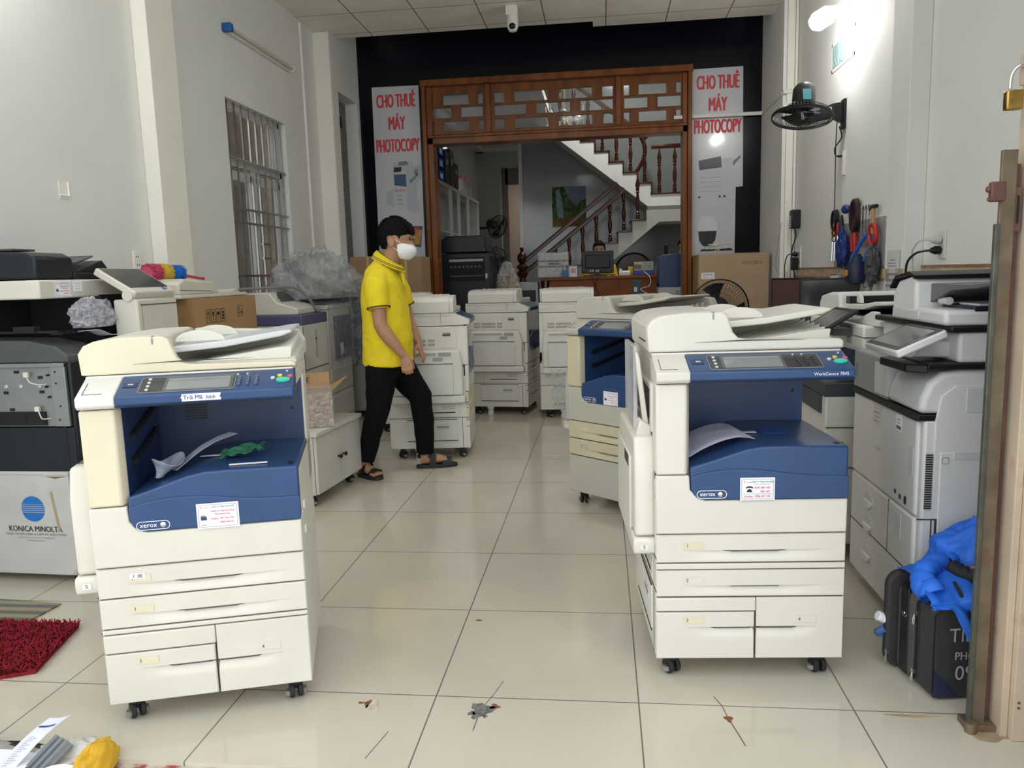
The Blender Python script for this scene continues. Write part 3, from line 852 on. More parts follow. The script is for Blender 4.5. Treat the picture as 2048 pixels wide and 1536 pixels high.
def make_copier(name, label, loc, rz, group=None, V='B', pm=CREAM, pillar=None, lowm=None, drm=None, adfm=None, labels=('1', '2', '3', '4'), detail=True, side='box', foot=False, adf=None, flare=True):
    t = thing(name, label, 'copier', loc, rz, group)
    lowm = lowm or pm; drm = drm or pm; pillar = pillar or pm; adfm = adfm or pm
    HW = .292
    # ---- lower body
    b = MB(); b.box(-HW, .018, .075, HW, .58, .50); b.box(-HW, .018, .49, HW, .56, .60)
    b.prism([(-.292, .6), (.292, .6), (.292, .75), (.1, .74), (-.1, .72), (-.292, .66)], 'y', .03, .56)
    b.box(-HW, .44, .6, HW, .58, 1.0)
    b.build('body', pm, t, bevel=.006)
    b = MB(); b.box(-HW + .004, .010, .08, HW - .004, .02, .50); b.build('seam_backing', SEAM, t)
    # ---- drawers
    if V in 'BE':
        zz = dict(d34=(.075, .278), d2=(.283, .369), strip=(.373, .391), d1=(.395, .486))
    elif V == 'A':
        zz = dict(d34=(.075, .290), strip=(.294, .307), d2=(.311, .400), d1=(.404, .494))
    else:
        zz = dict(d34=(.075, .285), d2=(.290, .382), d1=(.387, .484))
    def drawer(z0, z1, mtl, n, slit_x=(-.06, .09)):
        sl = z0 + (z1 - z0) * .44
        o = scoop_panel(-HW, HW, z0, z1, 0, .02, sl, slit_x, .17, .011, .035).build('drawer', mtl, t)
        q = MB(); q.box(slit_x[0], .001, sl - .0045, slit_x[1], .012, sl + .001); q.build('handle_slot', SLOTG, o)
        if n: num_plate(o, -.175, sl + .0165, -.0008, n, YCREAM if n != '2' else pm)
        return o
    drawer(*zz['d1'], drm, labels[0]); drawer(*zz['d2'], drm, labels[1])
    if 'strip' in zz:
        b = MB(); b.box(-HW, 0, zz['strip'][0], HW, .02, zz['strip'][1]); b.build('trim_strip', pm, t, bevel=.003)
    z0, z1 = zz['d34']
    if V == 'C':
        b = MB(); b.box(-HW, 0, z0, HW, .02, z1); b.build('base_panel', lowm, t, bevel=.005)
    else:
        zs = z0 + .155
        o = scoop_panel(-HW, .0155, z0, zs, 0, .02, z0 + .108, (-.10, -.005), .1, .012, .04).build('drawer', lowm, t)
        q = MB(); q.box(-.105, .001, z0 + .1035, -.005, .012, z0 + .109); q.build('handle_slot', SLOTG, o)
        if labels[2]: num_plate(o, -.175, z0 + .13, -.0008, labels[2], YCREAM)
        o = scoop_panel(.0215, HW, z0, z1, 0, .02, z0 + .108, (.035, .13), .09, .012, .04).build('drawer', lowm, t)
        q = MB(); q.box(.035, .001, z0 + .1035, .14, .012, z0 + .109); q.build('handle_slot', SLOTG, o)
        if labels[3]: num_plate(o, .175, z0 + .132, -.0008, labels[3], pm)
        b = MB(); b.box(-HW, 0, zs + .004, .0195, .02, z1); b.build('upper_panel', lowm, t, bevel=.004)
    # ---- front cover (cream) and blue panel
    zc = zz['d1'][1] + .004
    b = MB(); b.prism([(-HW, zc), (HW, zc), (HW, .597), (-.14, .597), (-.165, .607), (-.187, .632), (-.190, .677), (-HW, .677)], 'y', -.004, .022)
    b.build('front_cover', pm, t, bevel=.005)
    blue = [(-.186, .645), (-.184, .632), (-.176, .615), (-.163, .603), (-.145, .598), (.2915, .598), (.2915, .762), (.10, .765), (.03, .764), (-.02, .755), (-.06, .742), (-.12, .722), (-.186, .702)]
    b = MB(); b.prism(blue, 'y', -.002, .43)
    b.build('output_tray', NAVY, t, bevel=.006)
    wave = [(-.186, .672), (-.14, .686), (-.08, .694), (-.02, .695), (.04, .691), (.12, .680), (.2, .673), (.293, .671)]
    b = MB(); b.prism([(p.x, p.y) for p in bez([(x, z, 0) for x, z in wave], 4)] + [(.293, .600), (-.145, .600), (-.163, .605), (-.176, .617), (-.184, .633)], 'y', -.007, -.001)
    b.build('wave_panel', NAVY, t, bevel=.003)
    xerox_badge(t, -.122, .6175, -.0075)
    # ---- pillar on the left of the output bay
    b = MB(); b.prism([(-HW, -.004), (-.20, -.004), (-.188, .02), (-.192, .10), (-.192, .44), (-HW, .44)], 'z', .680, .962)
    b.build('pillar', pillar, t, bevel=.006)
    b = MB(); b.box(-HW + .001, .02, .955, -.19, .44, .99); b.build('pillar_cap', pm, t)
    b = MB(); b.box(-.1925, .03, .69, -.187, .44, .975); b.box(-.19, .425, .70, .285, .44, 1.0)
    bay = b.build('bay_lining', NAVYD if V == 'A' else NAVY, t)
    if detail:
        q = MB()
        for zr in (.915, .84):
            q.cyl((-.183, .08, zr - .05), (-.183, .36, zr), .006)
            for k in range(7): q.cyl((-.183, .09 + k * .04, zr - .05 + k * .0072), (-.183, .11 + k * .04, zr - .046 + k * .0072), .011)
        q.build('exit_roller', BLACK, bay)
        q = MB(); q.box(.19, .42, .955, .215, .426, .962); q.build('bay_latch', BLACK, bay)
        q = MB(); q.cyl((.25, .424, .87), (.25, .426, .87), .006); q.build('bay_screw', BLACK, bay)
        if V == 'A':
            q = MB()
            for k in range(12): q.box(-.10, .423, .85 + k * .0095, -.03, .4255, .855 + k * .0095)
            q.build('vent', BLACK, bay)
        # low blue recess and lip on the tray top
        q = MB(); q.box(.08, .18, .7655, .17, .26, .7665); q.build('tray_mark', mat('blue_pad', (.015, .07, .30), .4), t)
        q = MB(); q.box(-.02, .2, .766, .065, .212, .7675); q.prism([(-.02, .2), (.065, .194), (.065, .218)], 'z', .7665, .769); q.build('paper_stop', LGREY, t)
        q = MB(); q.box(.262, .03, .7655, .276, .05, .7665); q.build('tray_notch', BLACK, t)
    # ---- scanner deck and control console
    b = MB(); b.box(-HW, .10, .985, HW, .58, 1.03); b.box(-HW, .085, 1.03, HW, .58, 1.050)
    b.build('scanner_deck', pm, t, bevel=.004)
    cp = [(.11, .966), (-.012, .966), (-.022, .975), (-.023, 1.0), (.088, 1.046), (.11, 1.046)]
    b = MB(); b.prism(cp, 'x', -HW, -.19); b.build('console_end', WHITEP if V == 'A' else pm, t, bevel=.004)
    b = MB(); b.prism(cp, 'x', -.1895, .296)
    con = b.build('console', NAVY, t, bevel=.004)
    b = MB(); b.box(-.1895, -.0245, .970, .296, -.022, .9725); b.build('console_groove', BLACKM, con)
    if detail:
        d = Vector((0, .111, .046)).normalized()
        CM = pose((1, 0, 0), d, (0, -.023, 1.0005))
        b = MB(); b.prism(rrect(.335 if V == 'B' else .26, .086, .008, x=.04 if V == 'B' else .0, y=.056), 'z', 0, .0012, CM); b.build('control_glass', mat('panel_black', (.03, .032, .036), .2), con)
        b = MB(); ring_flat(b, rrect(.337 if V == 'B' else .262, .088, .009, x=.04 if V == 'B' else 0, y=.056), rrect(.333 if V == 'B' else .258, .084, .007, x=.04 if V == 'B' else 0, y=.056), .0016, CM); b.build('control_rim', INKG, con)
        b = MB(); b.prism(rrect(.19, .080, .003, x=.005 if V == 'B' else .03, y=.056), 'z', .001, .002, CM); b.build('screen_bezel', mat('bezel_grey', (.10, .105, .105), .3), con)
        b = MB(); b.prism(rrect(.172, .064, .002, x=.005 if V == 'B' else .03, y=.054), 'z', .0015, .0025, CM); b.build('touch_screen', SCREEN, con)
        for bx, by, br in [(-.108, .026 + k * .02, .0048) for k in range(4)] + [(.135, .092, .003), (.162, .092, .003), (.275, .098, .003), (.236, .060, .006)]:
            b = MB(); b.cyl((bx, by, 0), (bx, by, .004), br, M=CM); b.build('side_button', BLUEBTN, con)
        kp = mat('keypad_dark', (.035, .037, .04), .35) if V == 'B' else mat('keypad_blue', (.10, .13, .2), .35)
        b = MB()
        for i in range(3):
            for j in range(4): b.cyl((.142 + i * .024, .076 - j * .014, 0), (.142 + i * .024, .076 - j * .014, .0045), .005, M=CM)
        b.build('keypad', kp, con)
        if V == 'B':
            q = MB()
            for i in range(3):
                for j in range(3): q.box(.1405 + i * .024, .0755 - j * .014, .0045, .1435 + i * .024, .0765 - j * .014, .0048, CM)
            q.build('key_print', INKG, con)
        b = MB(); b.prism([(.266 + .020 * cos(g), .046 + .0115 * sin(g)) for g in [i * pi / 12 for i in range(24)]], 'z', 0, .005, CM); b.build('start_button', mat('start_teal', (.05, .55, .48), .3) if V == 'B' else GREENB, con)
        b = MB(); b.cyl((.256, .070, 0), (.256, .070, .005), .007, M=CM); b.build('yellow_button', YELB, con)
        b = MB(); b.cyl((.285, .064, 0), (.285, .064, .005), .007, M=CM); b.build('red_button', REDB, con)
        b = MB(); b.box(-.178, .050, 0, -.140, .078, .001, CM); u = b.build('usb_recess', NAVYD, con)
        b = MB(); b.box(-.165, .060, .001, -.150, .067, .002, CM); b.build('usb_port', SILVER, u)
        if V == 'B': text([('WorkCentre 7845', .225, -.0, .0135)], PAPER, con, vplane((0, -.0232, .987)), 'model_lettering')
        M = pose((1, 0, 0), d, (-.245, -.023, 1.0005))
        b = MB(); b.box(-.032, .02, 0, -.0305, .085, .0008, M); b.box(-.032, .02, 0, .02, .0212, .0008, M); b.build('lid_seam', SEAM, t)
    if adf is not False:
        adf_unit(t, pm, adfm, LGREY if V == 'A' else pm, detail=detail, zt=1.165 if V != 'A' else 1.150)
    # ---- left side: doors, bypass unit, vents
    sx = -HW
    if side:
        b = MB(); b.box(sx - .006, .07, .80, sx + .01, .545, .955); o = b.build('side_door', pm, t, bevel=.006)
        if side == 'full':
            q = MB(); q.box(sx - .0115, .10, .715, sx, .54, .785)
            q = MB()
            for k in range(2):
                for i in range(22):
                    if i in (4, 16): continue
                    q.box(sx - .0075, .23 + i * .0125, .82 + k * .028, sx - .005, .239 + i * .0125, .84 + k * .028)
            q.build('vent_slots', mat('vent_grey', (.33, .32, .28), .7), o)
            q = MB(); q.box(sx - .008, .115, .888, sx - .005, .17, .915); l_ = q.build('door_latch', GREY, o); q = MB(); q.box(sx - .012, .115, .892, sx - .005, .17, .902); q.build('latch_lip', SEAM, l_)
            q = MB()
            for y in (.20, .44): q.box(sx - .0015, y, 1.0, sx + .001, y + .06, 1.02)
            q.build('deck_plate', mat('plate_cream', (.66, .64, .58), .5), t)
            q = MB(); q.box(sx - .0012, .0, .958, sx, .58, .963); q.box(sx - .0012, .18, .985, sx, .1825, 1.05); q.build('side_seam', SEAM, t)
        ux = sx - .062
        b = MB(); b.prism([(.035, .47), (.035, .70), (.06, .79), (.52, .79), (.55, .74), (.55, .47)], 'x', ux, sx + .005)
        u = b.build('bypass_unit', pm, t, bevel=.012, seg=3)
        b = MB(); b.prism([(.025, .415), (.02, .44), (.025, .468), (.55, .468), (.55, .415)], 'x', ux - .006, sx + .005)
        lo = b.build('bypass_base', pm, t, bevel=.008)
        num_plate(lo, (ux + sx) / 2 - .003, .441, .0195, '5', WHITEP, .026, .019, 0)
        b = MB(); b.prism([(.10, .475), (.10, .72), (.5, .72), (.5, .475)], 'x', ux - .010, ux + .002); fl_ = b.build('bypass_flap', WHITEP if side == 'full' else pm, u, bevel=.006)
        if side == 'full':
            q = MB(); q.box(ux - .013, .10, .695, ux - .009, .5, .70); q.build('flap_seam', SEAM, u)
            q = MB(); q.box(ux - .012, .17, .722, ux - .002, .24, .742); q.box(ux - .003, .11, .75, ux + .001, .20, .778); q.build('flap_grip', GREY, u)
            q = MB()
            for i in range(26): q.box(ux - .0015, .22 + i * .0105, .755, ux + .001, .226 + i * .0105, .776)
            q.build('unit_vents', mat('vent_grey', (.33, .32, .28), .7), u)
        else:
            q = MB()
            for k in range(4): q.box(ux + .012 + k * .008, .1, .789, ux + .015 + k * .008, .34, .7915)
            q.build('unit_vents', SEAM, u)
            q = MB(); q.box(ux - .011, .12, .68, ux + .003, .24, .715); q.build('flap_grip', BLACK, u)
        # lower side panels
        b = MB(); b.box(sx - .004, .07, .31, sx + .01, .42, .40); lp = b.build('side_panel', pm, t, bevel=.003)
        q = MB(); q.box(sx - .006, .1, .36, sx - .003, .20, .39); q.build('panel_grip', LGREY, lp)
        q = MB(); q.box(sx - .006, .1, .335, sx - .003, .36, .342); q.build('panel_slot', SLOT, lp)
        b = MB(); b.box(sx - .004, .09, .135, sx + .01, .45, .285); lp = b.build('side_panel', WHITEP, t, bevel=.003)
        q = MB(); q.box(sx - .007, .15, .215, sx - .003, .24, .25); q.build('panel_grip', LGREY, lp)
        q = MB(); q.box(sx - .008, .15, .232, sx - .006, .24, .236); q.box(sx - .0055, .088, .130, sx - .002, .455, .1335); q.box(sx - .0055, .086, .287, sx - .002, .455, .290); q.build('panel_seam', SEAM, lp)
        q = MB(); q.box(sx - .0012, .0, .298, sx, .58, .302); q.box(sx - .0012, .05, .075, sx, .053, .3); q.box(sx - .0012, .0, .408, sx, .58, .412); q.build('side_seam', SEAM, t)
    for x, y, a in ((-.235, .06, .5), (.235, .06, .2), (-.235, .5, .9), (.235, .5, .3)): caster(x, y, t, a)
    if foot:
        b = MB(); b.lathe([(.030, 0), (.030, .025), (.026, .03), (.026, .055), (.034, .06), (.034, .075)], (sx + .015, .37, 0), 16); b.build('levelling_foot', WHITEP, t)
    return t

A_ = make_copier('office_copier', 'yellowed cream and navy copier with a strip of handwritten tape on its console', (-.653, -.157, 0), .3085, V='A', pillar=YCREAM, adfm=YCREAM, labels=('1', '1', '3', '4'))
B_ = make_copier('office_copier', 'cream and navy copier with its clear side tray raised, beside the black bag', (.984, .154, 0), .0696, V='B', pm=mat('clean_cream', (.66, .635, .56), .42, var=.04, vs_=5))
C_ = make_copier('office_copier', 'cream and navy copier with two yellowed drawers over a plain base, turned aside', (.556, 1.898, 0), -.7223, V='C', pillar=YCREAM2, drm=YCREAM2, pm=mat('shaded_cream', (.50, .485, .415), .45, var=.05, vs_=5))  # body cream darkened to stand for the shadow this copier is in
SG = mat('side_cream', (.72, .705, .645), .45, var=.06, vs_=5)
def side_spot(px, py, side_yaw, front_local=.29):
    return None
E_ = make_copier('office_copier', 'cream copier seen from its side, standing right behind the walking man', (-.719 + .295 * cos(.0988) - .285 * sin(.0988) * 1, 3.162 + .295 * sin(.0988) + .285 * cos(.0988), 0), pi / 2 + .0988, V='E', side='full', foot=True, pm=SG, drm=YCREAM, detail=False)
F2 = make_copier('office_copier', 'greyish cream copier seen from its side, in front of the big black copier', (-.396 + .235 * cos(-.12) - .285 * sin(-.12), 4.916 + .235 * sin(-.12) + .285 * cos(-.12), 0), pi / 2 - .12, V='E', side='full', foot=True, pm=SG, detail=False)
G_ = make_copier('office_copier', 'cream copier seen from its side, with wrap on its lower half, before the desk', (.54, 5.03, 0), pi / 2 + .02, V='E', side='full', foot=True, pm=SG, detail=False)
H_ = make_copier('office_copier', 'cream copier mostly hidden, only its top showing beside the man in yellow', (-.83, 4.42, 0), pi / 2 + .05, V='E', side='full', pm=SG, detail=False)

# extras on the two front machines
company_card(A_, vplane((.058, -.0078, .632), .0), 'shop', .118, .076)
company_card(B_, vplane((.0165, -.0078, .633)), 'phone', .105, .072)
company_card(C_, vplane((.028, -.0078, .637)), 'shop', .10, .074)
M = vplane((.042, -.0238, .988))
b = MB(); b.grid(lambda u, v: (-.053 + .106 * u + .0025 * sin(9 * v) * (1 if u in (0, 1) else 0), -.0105 + .021 * v, .0008 + .0004 * sin(8 * u)), 12, 4, .0005, M)
tp = b.build('masking_tape', mat('tape_white', (.72, .71, .68), .6), A_)
text([('Trả Mã', -.022, 0, .0165, 1.05), ('hình', .027, -.001, .015, 1.0)], INKB, tp, M, 'handwriting', .0022)
# second paper-size plate stuck on the top drawer of the left machine
M = vplane((-.18, -.0018, .4675)); q = flat(M, .042, .0165, .0006).build('paper_label', PAPER, A_); text([('1', -.010, 0, .015)], INK, q, M, 'numeral', .0012)
b = MB(); b.box(.001, -.005, .0006, .013, -.0035, .001, M); b.box(.001, -.005, .0006, .0022, .005, .001, M); b.box(.0118, -.005, .0006, .013, .005, .001, M)
for k in range(4): b.box(.0032, -.002 + k * .002, .0006, .0108, -.001 + k * .002, .001, M)
b.build('tray_icon', INK, q)
# hooks on the right flank of the left machine
b = MB()
for z in (.52, .60): b.prism([(.10, z), (.13, z), (.125, z + .025), (.105, z + .025)], 'x', .29, .297)
b.build('side_catch', WHITEP, A_, bevel=.002)
# raised bypass tray with a clear shield on the left flank of the right machine
b = MB(); b.prism([(-.318, .83), (-.300, .815), (-.327, 1.03), (-.334, 1.052), (-.342, 1.052), (-.338, 1.0)], 'y', .10, .135); bt = b.build('bypass_tray', CREAM, B_, bevel=.004)
b = MB(); b.box(-.345, .135, .80, -.331, .40, 1.07); b.build('bypass_shield', clear_film('smoke_shield', (.62, .62, .66), .62, .05, 3, .15), bt, bevel=.003)
b = MB(); b.prism([(-.345, .79), (-.292, .76), (-.296, .82), (-.33, .84)], 'y', .08, .42); b.build('bypass_hinge', CREAM, bt, bevel=.006)
b = MB()
for k in range(4): b.box(-.318 + k * .004, .085 - .0002 * k, .79 + .008 * k, -.30 + .002 * k, .2, .795 + .008 * k)
b.build('folded_sheets', PAPER, bt)
b = MB(); b.prism([(.10, .84), (.10, .935), (.48, .95), (.48, .83)], 'x', -.3, -.297); b.build('side_opening', BLACK, B_)
# model of the machine's paper print in the bays
def sheet(name, label, parent_M, w, h, fn, m, n=18, th=.0006, lines=None, cat='paper', group=None):
    b = MB(); b.grid(lambda u, v: (w * (u - .5), h * (v - .5), fn(u, v)), n, n, th, parent_M)
    o = b.build(name, m)
    return tag(o, label, cat, group)
def local(t):
    return Matrix.Translation(t.location) @ Matrix.Rotation(t.rotation_euler[2], 4, 'Z')
def tray_z(x):
    P = [(-.186, .702), (-.12, .722), (-.06, .742), (-.02, .755), (.03, .764), (.10, .765), (.29, .762)]
    for (a, za), (c, zc) in zip(P, P[1:]):
        if x <= c: return za + (zc - za) * max(0, (x - a) / (c - a))
    return .762
def bay_sheet(t, corners, lift, label, m, sag=.0, th=.0008, name='paper_sheet'):
    LM = local(t)
    c00, c10, c11, c01 = corners
    def fn(u, v):
        x = (c00[0] * (1 - u) + c10[0] * u) * (1 - v) + (c01[0] * (1 - u) + c11[0] * u) * v
        y = (c00[1] * (1 - u) + c10[1] * u) * (1 - v) + (c01[1] * (1 - u) + c11[1] * u) * v
        return (x, y, tray_z(x) + lift(u, v))
    b = MB(); b.grid(fn, 20, 16, th, LM)
    return tag(b.build(name, m), label, 'paper'), fn, LM
o, fn, LM = bay_sheet(B_, ((-.181, .05), (.03, .08), (.0, .30), (-.181, .27)), lambda u, v: .008 + .05 * u * (1 - u) * 1.6 + .012 * (1 - u) + .03 * v * u * 0 + .008 * v, 'printed sheets lying crooked in the navy tray of the copier beside the bag', PAPERB)
def sheet_print(o, fn, LM, rows, seed=1, lift=.0012):
    rnd = random.Random(seed); q = MB()
    for (u0, u1, v) in rows:
        k = u0
        while k < u1:
            k2 = min(u1, k + .02 + rnd.random() * .05)
            A1, A2 = Vector(fn(k, v)), Vector(fn(k2, v)); D = Vector(fn(k, v + .009)); E2_ = Vector(fn(k2, v + .009))
            z = Vector((0, 0, lift))
            q.add([A1 + z, A2 + z, E2_ + z, D + z], [(0, 1, 2, 3)], LM)
            k = k2 + .012
    return q.build('print_lines', INKG, o)
sheet_print(o, fn, LM, [(.1, .75, .12 + .04 * k) for k in range(8)] + [(.45, .9, .55 + .04 * k) for k in range(7)])
o, fn, LM = bay_sheet(A_, ((-.10, .16), (-.07, .10), (.09, .25), (.06, .285)), lambda u, v: .012 + .05 * (u * 0 + v) ** 2 * .9 + .02 * sin(3 * v), 'white sheet standing up from the navy tray of the copier with handwritten tape', PAPERB)
# green cloth and pale scrap in the left bay
LM = local(A_)
b = MB()
def cloth(u, v):
    x = .05 + .12 * u; y = .13 + .10 * v
    return (x + .012 * sin(7 * v), y + .01 * sin(9 * u), tray_z(x) + .006 + .026 * abs(noise.noise(Vector((u * 3.1, v * 2.7, 1)))) * (1 + u) + .018 * u * (1 - v))
b.grid(cloth, 30, 24, .0015, LM)
tag(b.build('cleaning_cloth', mat('cloth_green', (.035, .19, .10), .9, var=.3, vs_=60)), 'crumpled green cleaning cloth in the navy output tray of the taped copier', 'cloth')
b = MB()
def funnel(u, v):
    g = 2 * pi * u
    r = .012 + .034 * v ** 1.6
    return (-.12 + r * cos(g) + .03 * v, .10 + r * 1.2 * sin(g), tray_z(-.12) + .012 + .052 * v + .012 * v * sin(2 * g))
b.grid(funnel, 28, 12, .0015, LM)
tag(b.build('plastic_wrap', clear_film('grey_wrap', (.42, .46, .55), .75, .3, 10, .3)), 'crumpled grey plastic wrap on the left end of the taped copier output tray', 'plastic wrap')
b = MB(); b.box(.09, .05, .766, .20, .06, .7685, LM)
tag(b.build('paper_strip', PAPER), 'thin white paper strip in front of the green cloth', 'paper')
# film around the foot of the copier before the desk
b = MB()
def wrapf(u, v):
    y = -.02 + .5 * u
    return (-.37 - .012 * abs(noise.noise(Vector((u * 8, v * 9, 3)))), y, .10 + .36 * v)
b.grid(wrapf, 24, 24, .0, local(G_))
q = b.build('wrap_film', FILM); q.parent = G_; q.matrix_parent_inverse = local(G_).inverted()
# ================================================================ left side of the shop
GSHEET = mat('zinc_sheet', (.27, .285, .285), .45, .5, var=.1, vs_=7)
CABM = mat('worn_white_metal', (.55, .555, .53), .5, var=.12, vs_=4, stain=(6, .66, (.42, .37, .28)))
# base cabinet with printed emblem
kc = thing('base_cabinet', 'worn white metal base cabinet printed with a blue globe emblem, under the stripped copier', 'cabinet', (-2.07, .83, 0), -.05)
b = MB(); b.box(-.29, 0, .035, .275, .62, .505); b.build('cabinet_body', CABM, kc, bevel=.006)
b = MB(); b.box(-.295, -.004, .495, .28, .62, .510); b.build('cabinet_top', CABM, kc, bevel=.003)
for x, y in ((-.24, .06), (.23, .06), (-.24, .56), (.23, .56)):
    b = MB(); b.cyl((x, y, 0), (x, y, .036), .022); b.build('foot', BLACK, kc)
M = vplane((.085, -.0008, .340))
b = MB()
def disc_cut(r, ys, M, z=.0007):
    # disc split by thin horizontal lines
    q = MB(); n = 22
    ys = [-r] + ys + [r]
    for i in range(0, len(ys) - 1, 2):
        y0, y1 = ys[i], ys[i + 1]
        P = []
        for k in range(n + 1):
            y = y0 + (y1 - y0) * k / n; P.append((sqrt(max(0, r * r - y * y)), y))
        P2 = [(-x, y) for x, y in P[::-1]]
        q.prism(P + P2, 'z', 0, z, M)
    return q
e = disc_cut(.058, [-.017, -.014, -.008, -.005, .001, .004, .010, .013, .019, .021], M).build('emblem', KMBLUE, kc, smooth=False)
text([('KONICA MINOLTA', 0, -.093, .036, .87, .03)], INK, kc, M)
text([('TRUNG TÂM BẢO HÀNH & CHĂM SÓC KHÁCH HÀNG', .0, -.117, .0145, .86, .02), ('20 A Hùng Vương - P. Tân Sơn - T.P. 0258 (3) 514 672', 0, -.133, .010, .85), ('www.konicaminolta.com.vn', 0, -.146, .010, .85)], INKG, kc, M, 'small_lettering')
b = MB(); b.prism([(.092, .08), (.104, .08), (.128, -.10), (.116, -.10)], 'z', .0002, .001, M); b.build('tape_strip', mat('old_tape', (.40, .33, .17), .7), kc)
b = MB(); b.prism([(.08, .148), (.18, .150), (.13, .140)], 'z', .0002, .0009, M); b.build('rust_patch', mat('rust', (.23, .11, .04), .9), kc)

# stripped copier on the base cabinet
KX, KY = -1.74, .83
km = thing('stripped_copier', 'charcoal and cream copier with its side cover removed, standing on the emblem cabinet', 'copier', (-2.02, 1.14, .511))
O = Vector((-2.02, 1.14, .511))
def kb(**k): return MB(Matrix.Translation(-O))
b = kb(); b.box(-2.31, KY + .02, .511, KX - .004, 1.50, .99); b.build('body', CHAR, km)
b = kb(); b.box(-2.31, KY, .512, KX - .01, KY + .03, .705); b.box(-2.31, KY + .002, .705, -2.29, KY + .02, .99); b.build('lower_side_cover', CHAR, km, bevel=.004)
b = kb(); b.box(-2.30, KY + .012, .71, -1.77, KY + .022, .985); sheet_ = b.build('metal_side', GSHEET, km)
b = kb(); b.box(-2.31, KY - .004, .97, -1.765, KY + .02, .988); b.box(-1.835, KY - .002, .71, -1.765, KY + .014, .985); b.build('metal_flange', GSHEET, km, bevel=.003)
b = kb()
for x in (-2.13, -2.06, -1.99, -1.90): b.sph((x, KY + .013, .885), (.012, .006, .012), 14, 8)
b.build('dimple', mat('sheet_bright', (.45, .46, .46), .3, .6), sheet_)
for x, z in ((-2.06, .86), (-1.89, .862), (-2.04, .785), (-1.92, .785), (-1.89, .925), (-2.15, .76), (-2.0, .95)):
    b = kb(); b.box(x - .011, KY + .009, z - .006, x + .011, KY + .013, z + .006); b.build('sheet_slot', BLACKM, sheet_)
for x, z in ((-1.85, .935), (-1.86, .885), (-1.853, .84), (-1.81, .9), (-1.81, .95), (-1.80, .80), (-1.81, .74), (-2.14, .93)):
    b = kb(); b.cyl((x, KY - .003, z), (x, KY + .013, z), .0045, n=10); b.build('sheet_hole', BLACKM, sheet_)
b = kb(); b.box(-2.15, KY + .002, .715, -1.88, KY + .014, .775); b.cyl((-1.99, KY, .745), (-1.99, KY + .01, .745), .022); b.build('motor_bay', BLACK, km)
for (x, z, x2, z2) in ((-1.94, .94, -1.865, .895), (-1.905, .79, -1.86, .745)):
    b = kb(); b.tube(bez([(x, KY - .008, z), (x + .02, KY - .02, z - .03), (x2 - .02, KY - .015, z2 + .002), (x2, KY + .01, z2)], 5), .003, 6); w_ = b.build('wire', mat('wire_white', (.6, .6, .55), .5), km)
    b = kb(); b.box(x - .012, KY - .014, z - .012, x + .010, KY, z + .010); b.build('connector', mat('connector_cream', (.68, .66, .55), .5), w_, bevel=.002)
# front door with the small emblem
b = kb(); b.box(KX - .02, KY + .005, .515, KX, 1.48, .995); fd = b.build('front_door', CHAR, km, bevel=.008)
M = pose((0, 1, 0), (0, 0, 1), Vector((KX + .0006, .975, .955)) - O)
disc_cut(.016, [-.003, -.001, .002, .004], M).build('emblem', KMBLUE, fd, smooth=False)
text([('KONICA MINOLTA', .0, -.026, .011, .9)], PAPER, fd, M)
b = kb(); b.box(KX - .06, KY - .001, .53, KX - .045, KY + .001, .76); b.build('latch_slot', BLACK, km)
M = vplane(Vector((-2.215, KY - .001, .625)) - O); flat(M, .055, .06, .001).build('tag', PAPER, km)
# grey top cover sloping to the output bay
b = kb(); b.prism([(-2.31, .99), (-1.742, .99), (-1.745, 1.02), (-1.80, 1.06), (-1.92, 1.085), (-2.31, 1.095)], 'y', KY - .002, 1.03); b.build('top_cover', DKGREY, km, bevel=.006)
b = kb(); b.prism([(-2.31, .99), (-1.742, .99), (-1.745, 1.02), (-1.82, 1.035), (-2.31, 1.05)], 'y', 1.03, 1.50); b.build('tray_floor', CHAR, km)
# output bay back and sides, bars
b = kb(); b.box(-2.31, KY + .03, 1.04, -2.20, 1.5, 1.27); b.box(-2.31, 1.22, 1.04, -1.83, 1.5, 1.27); b.build('bay_wall', BLACKM, km)
b = kb(); b.box(-2.2, .86, 1.115, -1.80, .875, 1.125); b.box(-2.0, .85, 1.12, -1.90, .89, 1.145); b.cyl((-2.2, 1.0, 1.11), (-1.8, 1.05, 1.10), .008)
for k in range(9): b.box(-1.85, .88 + k * .035, 1.105, -1.80, .897 + k * .035, 1.118)
b.build('bay_rails', BLACK, km)
# scanner with cream front strip, black feeder
b = kb(); b.box(-2.31, KY, 1.262, -1.84, 1.55, 1.343); sc = b.build('scanner', CREAM, km, bevel=.008)
M = pose((0, 1, 0), (0, 0, 1), Vector((-1.8395, .975, 1.302)) - O)
company_card(sc, M, 'shop', .105, .068)
M2 = pose((0, 1, 0), (0, 0, 1), Vector((-1.8395, 1.075, 1.313)) - O); q = flat(M2, .062, .045, .0006).build('service_label', PAPER, sc)
text([('Phòng kỹ thuật', 0, .012, .007), ('bảo hành máy', 0, 0, .006), ('0258 3881 567', 0, -.011, .006)], INKG, q, M2, lift=.001)
b = kb(); b.prism([(-2.31, 1.348), (-1.862, 1.348), (-1.858, 1.44), (-1.90, 1.462), (-2.31, 1.475)], 'y', KY + .02, 1.09); fe = b.build('feeder', CHAR, km, bevel=.012, seg=3)
b = kb(); b.box(-2.31, 1.09, 1.346, -1.86, 1.56, 1.375); b.build('feeder_bed', CHAR, km, bevel=.004)
b = kb(); b.box(-2.2, .9, 1.472, -2.0, 1.04, 1.482); b.build('feeder_lid', DKGREY, fe, bevel=.003)
b = kb(); b.prism([(1.07, 1.43), (1.20, 1.425), (1.32, 1.452), (1.34, 1.460), (1.34, 1.452), (1.20, 1.412), (1.07, 1.40)], 'x', -2.22, -1.93); b.build('input_tray', DKGREY, km, bevel=.003)
